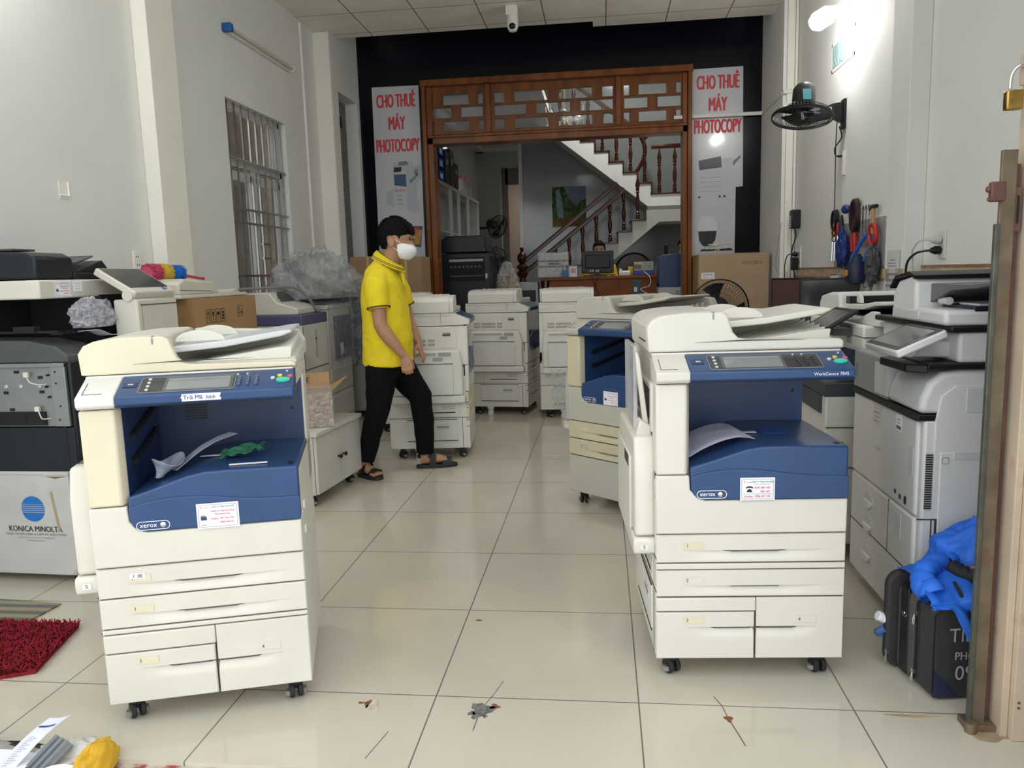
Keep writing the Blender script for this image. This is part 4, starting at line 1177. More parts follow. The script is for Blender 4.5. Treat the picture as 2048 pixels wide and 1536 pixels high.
b = kb(); b.prism([(1.15, 1.378), (1.36, 1.435), (1.42, 1.378)], 'x', -2.25, -1.90); b.build('stacker', CHAR, km, bevel=.003)
b = kb(); b.prism([(1.09, 1.40), (1.22, 1.385), (1.20, 1.378), (1.09, 1.378)], 'x', -2.22, -1.93); b.build('exit_tray', DKGREY, km, bevel=.002)
# control column with the tilted touch panel
b = kb(); b.box(-1.735, 1.165, .95, -1.615, 1.51, 1.245); col = b.build('control_column', CREAM, km, bevel=.010)
b = kb(); b.box(-1.6155, 1.19, 1.215, -1.612, 1.50, 1.219); b.box(-1.6155, 1.20, .96, -1.614, 1.201, 1.21); b.build('column_seam', SEAM, col)
b = kb(); b.cyl((-1.655, 1.155, 1.262), (-1.655, 1.515, 1.262), .026); b.build('hinge', CREAM, km)
PT = Matrix.Translation(-O) @ pose((0, 1, 0), Vector((-.17, 0, .105)), (-1.632, 1.335, 1.262))
b = MB(); b.prism(rrect(.345, .225, .012, x=0, y=.105), 'z', -.012, .022, PT); pn = b.build('touch_panel', CREAM, km, bevel=.006)
b = MB(); b.prism(rrect(.315, .175, .006, x=0, y=.12), 'z', .0215, .0235, PT); b.build('panel_glass', SCREEND, pn)
b = MB(); b.cyl((.095, .016, .02), (.095, .016, .025), .012, M=PT); b.build('start_button', KMBLUE, pn)
b = MB(); b.cyl((.125, .018, .02), (.125, .018, .024), .006, M=PT); b.build('red_button', REDB, pn)
# things lying in the bay
q = crumple((-1.78, 1.085, 1.175), (.05, .10, .060), .42, 1.5, 5, 80, 50, flat_z=1.127); tag(q.build('plastic_bag', BAGW, ang=80), 'crumpled clear white plastic bag stuffed in the stripped copier', 'plastic bag')
b = MB(); b.grid(lambda u, v: (-1.80 + .09 * v, .99 + .16 * u, 1.088 + .022 * (1 - u) + .008 * sin(5 * u + v)), 16, 6, .002); tag(b.build('paper_sheet', PAPERB), 'curled white sheets under the plastic bag in the stripped copier', 'paper')

# tall carton with a loose feeder on top and a duster
cb = thing('carton', 'tall brown carton with handling symbols, carrying a cream feeder unit and a duster', 'box', (-2.03, 2.45, 0))
b = MB(); b.box(-.195, -.44, 0, .195, .44, 1.222); b.build('carton_walls', CARD, cb, bevel=.004)
def symbols(parent, M, n=4, s=1.0):
    q = MB()
    for k in range(n):
        x = (k - (n - 1) / 2) * .046 * s
        Q = M @ Matrix.Translation((x, 0, 0))
        ring_flat(q, [(-.02 * s, -.03 * s), (.02 * s, -.03 * s), (.02 * s, .03 * s), (-.02 * s, .03 * s)], [(-.018 * s, -.028 * s), (.018 * s, -.028 * s), (.018 * s, .028 * s), (-.018 * s, .028 * s)], .0006, Q)
        if k % 4 == 0:
            for dx in (-.007, .007):
                q.box((dx - .0015) * s, -.02 * s, 0, (dx + .0015) * s, .012 * s, .0006, Q); q.prism([((dx - .006) * s, .010 * s), ((dx + .006) * s, .010 * s), (dx * s, .022 * s)], 'z', 0, .0006, Q)
        elif k % 4 == 1:
            q.prism([(-.009 * s, .02 * s), (.009 * s, .02 * s), (.006 * s, 0), (.002 * s, -.004 * s), (.002 * s, -.016 * s), (.008 * s, -.02 * s), (-.008 * s, -.02 * s), (-.002 * s, -.016 * s), (-.002 * s, -.004 * s), (-.006 * s, 0)], 'z', 0, .0006, Q)
        elif k % 4 == 2:
            q.prism([(.015 * s * cos(g), .004 * s + .015 * s * sin(g)) for g in [pi * i / 12 for i in range(13)]], 'z', 0, .0006, Q); q.box(-.0012 * s, -.02 * s, 0, .0012 * s, .005 * s, .0006, Q)
        else:
            for z in (-.02, -.006, .008): q.box(-.011 * s, z * s, 0, .011 * s, (z + .010) * s, .0006, Q)
    return q.build('handling_symbol', INK, parent, smooth=False)
symbols(cb, pose((0, 1, 0), (0, 0, 1), (.1955, -.13, 1.11)), 4, 1.35)
q = MB(); M = pose((0, 1, 0), (0, 0, 1), (.1955, .20, 1.125)); ring_flat(q, rrect(.075, .07, .002), rrect(.071, .066, .001), .0006, M); ring_flat(q, [(-.018 + .014 * cos(g), .022 * sin(g)) for g in [i * pi / 8 for i in range(16)]], [(-.018 + .010 * cos(g), .017 * sin(g)) for g in [i * pi / 8 for i in range(16)]], .0006, M); q.box(.008, -.02, 0, .026, .0, .0006, M); q.build('warning_symbol', INK, cb, smooth=False)
M = vplane((.09, -.4405, 1.10)); q = MB(); ring_flat(q, rrect(.12, .085, .002), rrect(.115, .08, .001), .0006, M); ring_flat(q, [(-.035 + .022 * cos(g), .03 * sin(g)) for g in [i * pi / 8 for i in range(16)]], [(-.035 + .015 * cos(g), .022 * sin(g)) for g in [i * pi / 8 for i in range(16)]], .0006, M); q.prism([(-.01, .03), (-.005, .03), (.045, -.03), (.03, -.03)], 'z', 0, .0006, M); q.box(.02, -.03, 0, .05, -.01, .0006, M); q.build('warning_symbol', INK, cb, smooth=False)
b = MB(); b.box(-.196, -.4415, 1.0, .1965, -.40, 1.2235); b.build('packing_tape', mat('tape_brown', (.33, .20, .09), .35), cb)
ad = thing('scanner_lid', 'loose cream document feeder unit lying on the tall carton', 'feeder unit', (-2.03, 2.36, 1.2235))
b = MB(); b.box(-.20, -.42, 0, .19, .42, .022); b.build('lid_base', CREAM, ad, bevel=.006)
b = MB(); b.prism([(-.42, .02), (-.42, .09), (-.36, .115), (-.02, .095), (.0, .085), (.05, .02)], 'x', -.19, .185); h = b.build('feeder_hump', CREAM, ad, bevel=.014, seg=3)
b = MB(); b.prism([(-.41, .052), (-.05, .040), (-.05, .037), (-.41, .049)], 'x', .1845, .1865); b.build('hump_seam', SEAM, h)
b = MB(); b.prism([(.02, .025), (.30, .03), (.38, .045), (.38, .035), (.30, .02)], 'x', -.17, .14); b.build('paper_tray', CREAM, ad, bevel=.003)
b = MB(); b.box(-.08, .06, .03, .08, .16, .058); b.build('paper_guide', LGREY, ad, bevel=.006)
du = thing('feather_duster', 'fluffy pink, yellow and blue duster with a red handle on the loose feeder', 'duster', (-2.03, 2.26, 1.33))
def fluff(name, y0, y1, r, m, seed):
    b = MB(); rnd = random.Random(seed)
    b.loft([((0, y0, .048), r * .8), ((0, (y0 + y1) / 2, .048), r), ((0, y1, .048), r * .8)], 16)
    for i in range(1500):
        y = y0 + (y1 - y0) * rnd.random(); g = rnd.random() * 2 * pi; L_ = r * (.98 + .24 * rnd.random()); g2 = g + (rnd.random() - .5) * .7; dy = (rnd.random() - .5) * .02
        z0 = .048
        p = Vector((r * .7 * cos(g), y, z0 + r * .7 * sin(g))); q = Vector((L_ * cos(g2), y + dy, max(.002, z0 + L_ * sin(g2))))
        s_ = Vector((-sin(g), .4, cos(g))) * .0022
        b.add([p - s_, p + s_, q + s_ * .6, q - s_ * .6], [(0, 1, 2, 3)])
    b.build(name, m, du, smooth=False)
fluff('pink_fibres', -.32, -.215, .045, mat('fluff_pink', (.62, .08, .17), .9), 1)
fluff('yellow_fibres', -.22, -.105, .046, mat('fluff_yellow', (.72, .52, .05), .9), 2)
fluff('blue_fibres', -.11, .05, .040, mat('fluff_blue', (.02, .17, .62), .9), 3)
b = MB(); b.loft([((0, .03, .045), .012), ((0, .09, .03), .010), ((0, .27, .012), .008), ((0, .31, .010), .011)], 10); b.build('handle', mat('handle_red', (.60, .03, .06), .35), du)

# older copiers standing along the left wall, fronts towards the aisle
PURP = mat('purple_grey_plastic', (.085, .085, .17), .4, var=.1)
OLDC = mat('old_cream', (.60, .585, .52), .45, var=.07, vs_=4)
jt = thing('old_copier', 'old cream copier with a purple top band and small dark window, beside the tall carton', 'copier', (-2.03, 3.72, 0))
b = MB(); b.box(-.29, -.27, .08, .29, .27, .97); b.build('body', OLDC, jt, bevel=.006)
b = MB(); b.box(-.295, -.275, .97, .295, .275, 1.05); b.build('top_band', PURP, jt, bevel=.008)
b = MB(); b.prism([(-.27, 1.05), (-.27, 1.19), (-.22, 1.225), (.04, 1.225), (.10, 1.15), (.26, 1.10), (.26, 1.05)], 'y', -.26, .16); h = b.build('feeder', OLDC, jt, bevel=.012, seg=3)
b = MB(); b.prism([(-.12, 1.10), (-.12, 1.185), (-.06, 1.20), (.03, 1.18), (.06, 1.10)], 'x', .100, .108); 
b = MB(); b.box(-.02, -.2, 1.14, .08, .1, 1.18); b.build('dark_window', DKGREY, h)
M_ = pose((0, 1, 0), Vector((-.06, 0, .075)), (.075, -.05, 1.186)); b = MB(); b.prism([(-.13, -.045), (.13, -.045), (.12, .02), (.07, .052), (-.06, .052), (-.11, .02)], 'z', -.004, .0035, M_); b.build('feeder_window', mat('smoke_window', (.06, .065, .07), .15), h)
b = MB(); b.box(.2905, -.26, .62, .294, .26, .625); b.box(.2905, -.262, .1, .294, -.259, .96); b.box(.2905, -.26, .36, .294, .26, .365); b.build('door_seam', SEAM, jt)
b = MB(); b.box(.29, -.02, .70, .2945, .02, .92); b.build('door_grip', mat('grip_shade', (.40, .39, .35), .5), jt)
b = MB(); b.box(.2945, -.016, .84, .297, .0, .862); b.build('latch', BLACK, jt)
for x, y in ((-.22, -.2), (.22, -.2), (-.22, .2), (.22, .2)): caster(x, y, jt)
b = MB(); b.tube(bez([(-2.2, 3.40, 1.255), (-1.98, 3.55, 1.262), (-1.86, 3.66, 1.255), (-1.79, 3.75, 1.17), (-1.765, 3.82, 1.075), (-1.75, 3.86, 1.063)], 8), .011, 8); tag(b.build('grey_cord', mat('cord_grey', (.20, .19, .18), .6)), 'thick grey power cord lying over the old purple banded copier', 'cord')
kt = thing('wrapped_copier', 'cream copier with navy front under clear film, next to the purple banded one', 'copier', (-2.03, 4.32, 0))
b = MB(); b.box(-.28, -.28, .08, .28, .28, 1.06); b.build('body', OLDC, kt, bevel=.006)
b = MB(); b.box(.275, -.15, .62, .292, .28, 1.0); fp = b.build('navy_front', NAVYD, kt, bevel=.006)
b = MB(); b.box(.2925, -.03, .66, .294, .05, .76); b.build('front_label', PAPER, fp)
b = MB()
for z in (.12, .35): b.box(.28, -.27, z, .288, .27, z + .2)
b.build('drawer', OLDC, kt, bevel=.004)
b = MB(); b.box(-.29, -.29, 1.06, .29, .29, 1.10); b.build('top', OLDC, kt, bevel=.01)
for x, y in ((-.22, -.2), (.22, -.2), (-.22, .2), (.22, .2)): caster(x, y, kt)
b = MB()
def film1(u, v):
    a = [(-.30, 1.115), (.30, 1.108), (.312, 1.07), (.313, .55)]
    k = v * 3; i = min(2, int(k)); f = k - i
    x = a[i][0] + (a[i + 1][0] - a[i][0]) * f; z = a[i][1] + (a[i + 1][1] - a[i][1]) * f
    w_ = .012 * abs(noise.noise(Vector((u * 6, v * 9, 7))))
    return (x + w_, -.3 + .6 * u, z + w_)
b.grid(film1, 36, 40); b.build('wrap_film', FILM, kt)
bk = thing('wrapped_copier', 'black copier wrapped in shiny clear film, on a grey paper cart by the pillar', 'copier', (-1.97, 5.12, 0))
b = MB(); b.box(-.3, -.33, .50, .3, .33, 1.10); b.build('body', CHAR, bk, bevel=.01)
b = MB(); b.box(-.31, -.34, 1.10, .31, .34, 1.16); b.build('top', BLACK, bk, bevel=.012)
b = MB(); b.box(-.29, -.32, .07, .28, .32, .50); b.box(.28, -.30, .1, .287, .30, .46); b.build('paper_cart', mat('cart_grey', (.34, .34, .32), .5, var=.1), bk, bevel=.006)
b = MB(); b.grid(lambda u, v: (.312 + .012 * abs(noise.noise(Vector((u * 5, v * 8, 2)))), -.36 + .72 * u, .48 + .7 * v), 30, 30); b.grid(lambda u, v: (-.31 + .63 * u, -.35 - .01 * noise.noise(Vector((u * 5, v * 8, 5))), .48 + .7 * v), 24, 30); b.build('wrap_film', FILM, bk)
for x, y in ((-.22, -.25), (.22, -.25), (-.22, .25), (.22, .25)): caster(x, y, bk)
def bag_heap(c, r, seed, zf, nu=120, nv=80):
    off = Vector((seed * 3.1, seed * 1.7, seed * .9))
    def f(d):
        a = noise.noise(d * 1.3 + off) * .20
        k = 1 + a
        for q, am in ((1.1, .36), (2.2, .17), (4.2, .05)):
            k += am * ((1 - abs(noise.noise(d * q + off + Vector((d.y * 1.2, 0, d.x * 1.5))))) ** 3 - .55)
        return k
    b = MB(); b.sph(c, r, nu, nv, None, f)
    b.v = [(min(x, -1.55), y, max(z, zf)) for x, y, z in b.v]
    return b
q = bag_heap((-1.93, 4.30, 1.28), (.33, .47, .27), 11, 1.155)
for s2, sc_ in ((12, .9), (15, .78)):
    q2 = bag_heap((-1.93, 4.30 + .05 * (s2 - 13), 1.28), (.33 * sc_, .47 * sc_, .27 * sc_), s2, 1.156 + .001 * s2 / 12, 90, 60); q.add(q2.v, q2.f)
tag(q.build('plastic_bag', BAGF, ang=80), 'huge crumpled grey plastic bag heaped on the wrapped navy copier', 'plastic bag')
q = bag_heap((-1.76, 5.16, 1.25), (.2, .20, .09), 21, 1.20, 60, 40); tag(q.build('plastic_bag', BAGF, ang=80), 'smaller crumple of clear plastic on the black wrapped copier', 'plastic bag')

# low cabinet with wrapped carton
lc = thing('low_cabinet', 'low grey cabinet on casters with two doors and small black knobs, behind the taped copier', 'cabinet', (-1.102, 1.945, 0), rad(84.6))
# local x runs along the door front (towards the back of the room), y into the cabinet
LW = .63
CGR = mat('cabinet_grey', (.56, .55, .51), .5, var=.08, vs_=4)
b = MB(); b.box(0, .02, .075, LW, .42, .42); b.build('carcass', mat('cabinet_side', (.57, .53, .49), .55, var=.08, vs_=3), lc)
b = MB(); b.box(-.012, -.012, .42, LW + .012, .43, .445); b.build('cabinet_top', CGR, lc, bevel=.003)
for k in range(2):
    b = MB(); b.box(.004 + k * LW / 2, 0, .08, LW / 2 - .003 + k * LW / 2, .018, .417); d_ = b.build('door', CGR, lc, bevel=.002)
    x = LW / 2 + (-.035 if k == 0 else .035); b = MB(); b.lathe([(.006, 0), (.006, .012), (.014, .018), (.013, .026), (.002, .03)], (0, 0, 0), 14, Matrix.Translation((x, 0, .245)) @ Matrix.Rotation(pi / 2, 4, 'X')); b.build('knob', BLACK, d_)
b = MB(); b.box(-.001, .12, .13, .001, .14, .33); b.build('tape_strip', mat('old_tape', (.40, .33, .17), .7), lc)
for x, y in ((.05, .07), (LW - .05, .07), (.05, .37), (LW - .05, .37)): caster(x, y, lc, 1.2)
wc = thing('wrapped_carton', 'small opened carton wrapped in shiny clear film on the low grey cabinet', 'box', (-1.245, 2.22, .4455), .37)
b = MB(); b.box(-.24, -.15, 0, .14, .16, .20); b.build('carton_body', CARD, wc, bevel=.003)
b = MB(); b.add([(-.30, .18, .20), (.14, .18, .20), (.14, .21, .285), (-.30, .21, .285), (-.30, .184, .20), (.14, .184, .20), (.14, .214, .285), (-.30, .214, .285)], [(0, 1, 2, 3), (7, 6, 5, 4), (0, 3, 7, 4), (1, 5, 6, 2), (3, 2, 6, 7), (0, 4, 5, 1)])
b.add([(.14, -.10, .20), (.14, .18, .20), (.25, .12, .265), (.14, -.10, .203), (.14, .18, .203), (.25, .12, .268)], [(0, 1, 2), (5, 4, 3), (0, 3, 4, 1), (1, 4, 5, 2), (2, 5, 3, 0)])
fl2 = b.build('carton_flap', CARD, wc, smooth=False)
symbols(fl2, pose((1, 0, 0), (0, .03, .085), (-.06, .196, .247)), 4, .9)
b = MB()
def film2(u, v):
    P = [(-.155, 0.004), (-.158, .205), (.16, .208)]
    k = v * 2; i = min(1, int(k)); f = k - i
    y = P[i][0] + (P[i + 1][0] - P[i][0]) * f; z = P[i][1] + (P[i + 1][1] - P[i][1]) * f
    w_ = .010 * abs(noise.noise(Vector((u * 9, v * 12, 3))))
    return (-.242 + .387 * u, y - w_, z + w_ * .5)
b.grid(film2, 50, 50); b.build('wrap_film', clear_film('wrinkled_film', (.80, .77, .75), .5, 1.0, 30, .15), wc)

# cartons by the back left pillar
for (x0, x1, y0, y1, z0, z1, lab) in ((-2.17, -1.77, 5.98, 6.5, 0, 1.545, 'tall dull brown carton beside the doorway of the back left pillar'), (-1.74, -1.40, 6.05, 6.5, 0, 1.53, 'tall dull brown carton behind the man in yellow, left of the black copier')):
    t = thing('carton', lab, 'box', ((x0 + x1) / 2, (y0 + y1) / 2, 0)); hx, hy = (x1 - x0) / 2, (y1 - y0) / 2
    b = MB(); b.box(-hx, -hy, 0, hx, hy, z1); b.build('carton_walls', CARDD, t, bevel=.004)
    b = MB(); b.box(-.012, -hy - .001, z1 - .6, .012, -hy, z1); b.box(-.012, -hy, z1, .012, hy, z1 + .001); b.build('packing_tape', mat('tape_yellow', (.55, .42, .13), .4), t)

# wall things on the left
tl = thing('tube_light', 'slim white tube light fitting, switched off, with blue ends high on the left wall', 'tube light', (XL, 4.42, 3.26))
b = MB(); b.box(0, -.63, -.025, .035, .63, .025); b.build('batten', TRIMW, tl, bevel=.004)
b = MB(); b.cyl((.055, -.6, 0), (.055, .62, 0), .014, n=14); b.build('glass_tube', mat('tube_glass', (.62, .60, .5), .2), tl)
b = MB(); b.box(0, -.655, -.032, .075, -.60, .032); b.build('end_cap', mat('cap_blue', (.01, .10, .38), .4), tl, bevel=.008)
b = MB(); b.cyl((.05, .61, 0), (.05, .64, 0), .03); b.build('holder', WHITEP, tl)
def socket(name, label, loc, nrm, m=WHITEP, w=.075, h=.12):
    t = thing(name, label, 'socket', loc, 0)
    s_ = 1 if nrm > 0 else -1
    b = MB(); b.box(0, -w / 2, -h / 2, .012 * s_, w / 2, h / 2); b.build('plate', m, t, bevel=.003)
    b = MB()
    for z in (-.025, .025): 
        for y in (-.01, .01): b.box(.012 * s_, y - .003, z - .006, .0125 * s_, y + .003, z + .006)
    b.build('holes', BLACKM, t)
    return t
socket('wall_socket', 'cream wall socket on the left wall above the stripped copier', (XL, 2.36, 1.46), 1, TRIMW)
b = MB(); b.tube([(XL + .004, 1.72, 1.80), (XL + .006, 1.79, 1.80), (XL + .006, 1.79, 1.875)], .005, 6); b.box(XL, 1.72, 1.785, XL + .003, 1.80, 1.88); tag(b.build('wall_plate', TRIMW), 'small blank white plate with a bent hook on the left wall', 'wall plate')
b = MB(); b.box(XL, 5.40, .2, XL + .018, 5.43, 3.78); tag(b.build('cable_duct', TRIMW), 'thin white cable duct running up the left wall before the pillar', 'cable duct')
# bulb lamps
BULB = mat('bulb_glow', (1.0, .985, .95), .3, emit=60)
def bulb_lamp(label, loc, dirv, sgn):
    t = thing('bulb_lamp', label, 'lamp', loc)
    d = Vector(dirv).normalized()
    b = MB(); b.cyl((0, 0, 0), (.03 * sgn, 0, 0), .06); b.cyl((.03 * sgn, 0, 0), d * .10 + Vector((.02 * sgn, 0, 0)), .03); b.build('holder', TRIMW, t, bevel=.004)
    a = d * .10 + Vector((.02 * sgn, 0, 0))
    b = MB(); b.cyl(a, a + d * .07, .035, .055); b.build('bulb_base', WHITEP, t)
    b = MB(); b.loft([(a + d * .07, .055), (a + d * .10, .068), (a + d * .20, .068), (a + d * .235, .05), (a + d * .25, .02)], 20); b.build('bulb', BULB, t)
    return t
bulb_lamp('lit white LED bulb on a wall holder above the glass block vent', (XR, 4.12, 3.24), (-.80, -.30, -.50), -1)
BULB = mat('bulb_glow_dim', (1.0, .985, .95), .3, emit=45)
bulb_lamp('lit white LED bulb on a wall holder high on the left wall', (XL, 1.15, 3.35), (.75, -.2, -.5), 1)
# ================================================================ right side of the shop
RW = mat('office_white_grey', (.64, .64, .63), .38, var=.03, vs_=4)
RG = mat('office_mid_grey', (.27, .275, .27), .4, var=.05, vs_=4)
FX = 1.556
rt = thing('office_copier', 'tall light grey copier with tilted touch panel and black trim, behind the steel gate post', 'copier', (1.88, .71, 0))
RO = Vector((1.88, .71, 0))
def rb(): return MB(Matrix.Translation(-RO))
b = rb(); b.box(FX + .012, .372, .06, 2.24, 1.05, .80); b.build('body', RW, rt, bevel=.01)
b = rb(); b.box(FX, .40, .47, FX + .02, 1.045, .795); dr = b.build('front_door', RW, rt, bevel=.012, seg=3)
b = rb(); b.box(FX, .40, .062, FX + .02, 1.045, .465); ld = b.build('drawer_front', RW, rt, bevel=.010)
b = rb(); b.box(FX - .001, .40, .266, FX + .001, 1.045, .27); b.box(FX - .001, .62, .27, FX + .001, .623, .465); b.build('drawer_seam', SEAM, ld)
for z in (.395, .30, .18):
    b = rb(); b.prism([(.83 + .05 * cos(g), z + .036 * sin(g)) for g in [i * pi / 10 for i in range(20)]], 'x', FX - .002, FX + .004); g_ = b.build('drawer_grip', LGREY, ld, bevel=.002)
    b = rb(); b.prism([(.83 + .044 * cos(g), z + .030 * sin(g)) for g in [pi + i * pi / 10 for i in range(11)]], 'x', FX - .010, FX); b.build('grip_lip', WHITEP, g_, bevel=.003)
b = rb(); b.box(FX - .002, .50, .35, FX + .003, .56, .44); b.build('drawer_grip', LGREY, ld, bevel=.003)
b = rb(); b.prism([(.372, .797), (.40, .793), (1.05, .793), (1.05, .815), (.372, .818)], 'x', FX - .008, 2.24); b.build('black_trim', BLACK, rt, bevel=.003)
# rounded shell right of the output slot, and grey slot box left of it
b = rb(); b.prism([(FX - .006, .82), (FX, .87), (FX + .02, .92), (FX + .06, .955), (FX + .12, .965), (2.24, .965), (2.24, .82)], 'y', .372, .665); sh = b.build('front_shell', RW, rt, bevel=.02, seg=4)
b = rb(); b.box(FX - .002, .68, .816, 2.2, 1.05, .965); gx = b.build('slot_box', RG, rt, bevel=.006)
b = rb(); b.box(FX - .004, .67, .83, FX + .05, .80, .945); b.prism([(.68, .835), (.80, .86), (.80, .94), (.68, .945)], 'x', FX - .005, FX + .02); b.build('slot_recess', LGREY, gx)
b = rb(); b.box(FX - .004, 1.0, .86, FX, 1.025, .915); b.build('slot_lever', mat('lever_grey', (.18, .18, .18), .5), gx)
b = rb(); b.box(FX + .01, .36, .966, 2.2, .66, .985); b.prism([(FX + .01, .36), (FX - .045, .40), (FX - .05, .62), (FX + .01, .66)], 'z', .955, .982); b.build('side_tray', BLACK, rt, bevel=.004)
# scanner and document feeder
b = rb(); b.box(1.66, .37, .985, 2.24, 1.05, 1.085); b.build('scanner', RW, rt, bevel=.012, seg=3)
b = rb(); b.box(1.63, .36, 1.083, 2.25, 1.06, 1.105); b.build('scanner_lid', BLACK, rt, bevel=.006)
b = rb(); b.box(1.61, .36, 1.105, 2.25, .80, 1.155); b.build('feeder_base', RW, rt, bevel=.014, seg=3)
b = rb(); b.prism([(.60, 1.11), (.60, 1.245), (.64, 1.262), (.76, 1.245), (.81, 1.20), (.815, 1.11)], 'x', 1.61, 2.22); fh = b.build('feeder_hump', RW, rt, bevel=.012, seg=3)
b = rb(); b.prism([(.59, 1.252), (.64, 1.266), (.77, 1.250), (.815, 1.215), (.815, 1.225), (.77, 1.262), (.64, 1.278), (.59, 1.264)], 'x', 1.60, 2.23); b.build('feeder_lid', BLACK, fh)
b = rb(); b.prism([(.62, 1.165), (.45, 1.215), (.28, 1.225), (.16, 1.238), (.16, 1.248), (.30, 1.238), (.46, 1.235), (.62, 1.235)], 'x', 1.66, 2.05); b.build('input_tray', mat('tray_grey', (.11, .112, .115), .4), rt, bevel=.003)
b = rb(); b.box(1.70, .36, 1.15, 2.2, .62, 1.165); b.box(2.1, .2, 1.15, 2.2, .62, 1.26); b.build('feeder_well', CHAR, rt)
b = rb(); b.cyl((1.68, .56, 1.178), (1.68, .50, 1.178), .013); b.build('roller', LGREY, rt)
b = rb(); b.box(1.72, .38, 1.166, 2.0, .52, 1.172); b.build('originals', PAPERB, rt)
b = rb(); b.box(1.606, .56, 1.112, 1.612, .80, 1.145); b.build('feeder_handle', LGREY, rt, bevel=.003)
# operation panel
p0 = Vector((1.445, .445, 1.036)); d = Vector((.135, .025, .060)).normalized()
PM = Matrix.Translation(-RO) @ pose((0, -1, 0), d, p0)
b = MB(); b.prism(rrect(.30, .162, .010, y=.078), 'z', -.026, .0, PM); op = b.build('touch_panel', RW, rt, bevel=.006)
b = MB(); b.prism(rrect(.288, .148, .006, y=.078), 'z', -.001, .0012, PM); bz = b.build('panel_bezel', CHAR, op)
b = MB(); b.prism(rrect(.245, .118, .003, y=.080, x=-.005), 'z', .001, .002, PM); b.build('screen', mat('screen_mid', (.13, .14, .145), .14, coat=.4), op)
b = rb(); b.prism([(1.52, 1.03), (1.56, 1.05), (1.68, 1.05), (1.68, .995), (1.53, 1.0)], 'y', .44, .52); b.build('panel_arm', RW, rt, bevel=.006)
b = rb(); b.cyl((1.53, .41, 1.022), (1.53, .50, 1.022), .020); b.build('panel_hinge', RW, rt, bevel=.003)
# right flank
SY = .372
b = rb(); b.prism([(1.60, .47), (1.60, .80), (1.615, .88), (1.66, .915), (2.2, .915), (2.2, .47)], 'y', SY - .006, SY + .004); fk = b.build('side_door', RW, rt, bevel=.003)
b = rb(); b.box(1.69, SY - .008, .825, 1.775, SY - .004, .905); b.build('door_handle', LGREY, fk, bevel=.004)
b = rb()
for k in range(24): b.box(1.575, SY - .0075, .505 + k * .0078, 1.597, SY - .004, .5085 + k * .0078)
b.build('vent', BLACKM, rt)
b = rb(); b.box(1.618, SY - .009, .19, 2.15, SY - .003, .695); bp_ = b.build('bypass_door', RW, rt, bevel=.004)
b = rb(); b.box(1.66, SY - .011, .672, 1.745, SY - .008, .695); b.build('bypass_grip', LGREY, bp_)
b = rb(); ring_flat(b, rrect(.022, .022, .004, x=0), rrect(.018, .018, .003), .001, Matrix.Translation(-RO) @ vplane((1.634, SY - .0091, .668)).copy() if False else vplane((1.634, SY - .0091, .668))); b.build('tray_icon', INKG, bp_)
b = rb(); b.box(1.612, SY - .0035, .186, 1.618, SY, .70); b.box(1.60, SY - .001, .06, 1.604, SY + .001, .465); b.box(1.556, SY - .001, .465, 2.2, SY + .001, .469); b.build('side_seam', SEAM, rt)
b = rb(); b.box(FX - .0015, .42, .60, FX + .001, .455, .70); b.build('door_grip', LGREY, dr)
M = Matrix.Translation(-RO) @ pose((0, -1, 0), (0, 0, 1), (FX - .0012, .77, .745)); q = flat(M, .075, .075, .0008).build('sticker', mat('sticker_grey', (.56, .56, .56), .6), dr)
text([('CÔNG TY TNHH', 0, .026, .007), ('0258 3881 567', .005, .010, .0095), ('3881 687', .010, -.006, .0095), ('0906 457 545', .004, -.024, .0095)], RED, q, M, 'red_lettering', .0012)
M = Matrix.Translation(-RO) @ pose((0, -1, 0), (0, 0, 1), (FX - .0012, .55, .765)); q = flat(M, .055, .072, .0008).build('sticker', PAPER, dr)
text([('RICOH', 0, .026, .012)], RED, q, M, 'red_lettering', .0012); text([('IM 7000', 0, .004, .008), ('S/N 3119', 0, -.008, .007)], INK, q, M, 'black_lettering', .0012)
b = MB()
for k in range(14): b.box(-.02 + k * .003, -.03, .0008, -.02 + k * .003 + (.001 if k % 3 else .002), -.018, .0012, M)
b.build('barcode', INK, q)
text([('RICOH', 0, 0, .017)], INKG, dr, Matrix.Translation(-RO) @ pose((0, -1, 0), (0, 0, 1), (FX - .0012, .745, .62)))
M = Matrix.Translation(-RO) @ pose((0, -1, 0), (0, 0, 1), (FX - .0012, .53, .505)); b = MB(); b.box(.05, -.015, 0, .068, .012, .001, M); b.box(-.04, -.002, 0, -.025, .012, .001, M); b.box(.005, -.01, 0, .02, .006, .001, M); b.build('certification_mark', INK, dr, smooth=False)

# second office machine behind it
ct = thing('office_copier', 'white copier with black bay and dark tilted screen, just behind the tall grey copier', 'copier', (1.9, 1.55, 0))
CO = Vector((1.9, 1.55, 0))
def cb_(): return MB(Matrix.Translation(-CO))
b = cb_(); b.box(1.50, 1.24, .07, 2.2, 1.98, .74); b.build('body', mat('canon_cream', (.62, .61, .56), .42, var=.04), ct, bevel=.006)
b = cb_(); b.prism([(1.485, .74), (1.485, .66), (1.52, .645), (1.54, .74)], 'y', 1.30, 1.98); b.box(1.49, 1.235, .74, 2.2, 1.98, .80); b.build('dark_lip', mat('toner_grey', (.035, .045, .055), .4), ct, bevel=.004)
b = cb_(); b.box(1.72, 1.26, .80, 2.2, 1.98, .99); b.build('dark_bay', NAVYD, ct)
b = cb_(); b.box(1.496, 1.243, .40, 1.502, 1.98, .405); b.box(1.5, 1.236, .42, 2.1, 1.241, .424); b.box(1.5, 1.236, .60, 2.1, 1.241, .604)
b.build('door_seam', SEAM, ct)
b = cb_()
for z0 in (.66, .53):
    for k in range(5): b.box(1.78 - .06, 1.236, z0 + k * .012, 1.80 - .04, 1.2405, z0 + .005 + k * .012)
b.build('vent', BLACKM, ct)
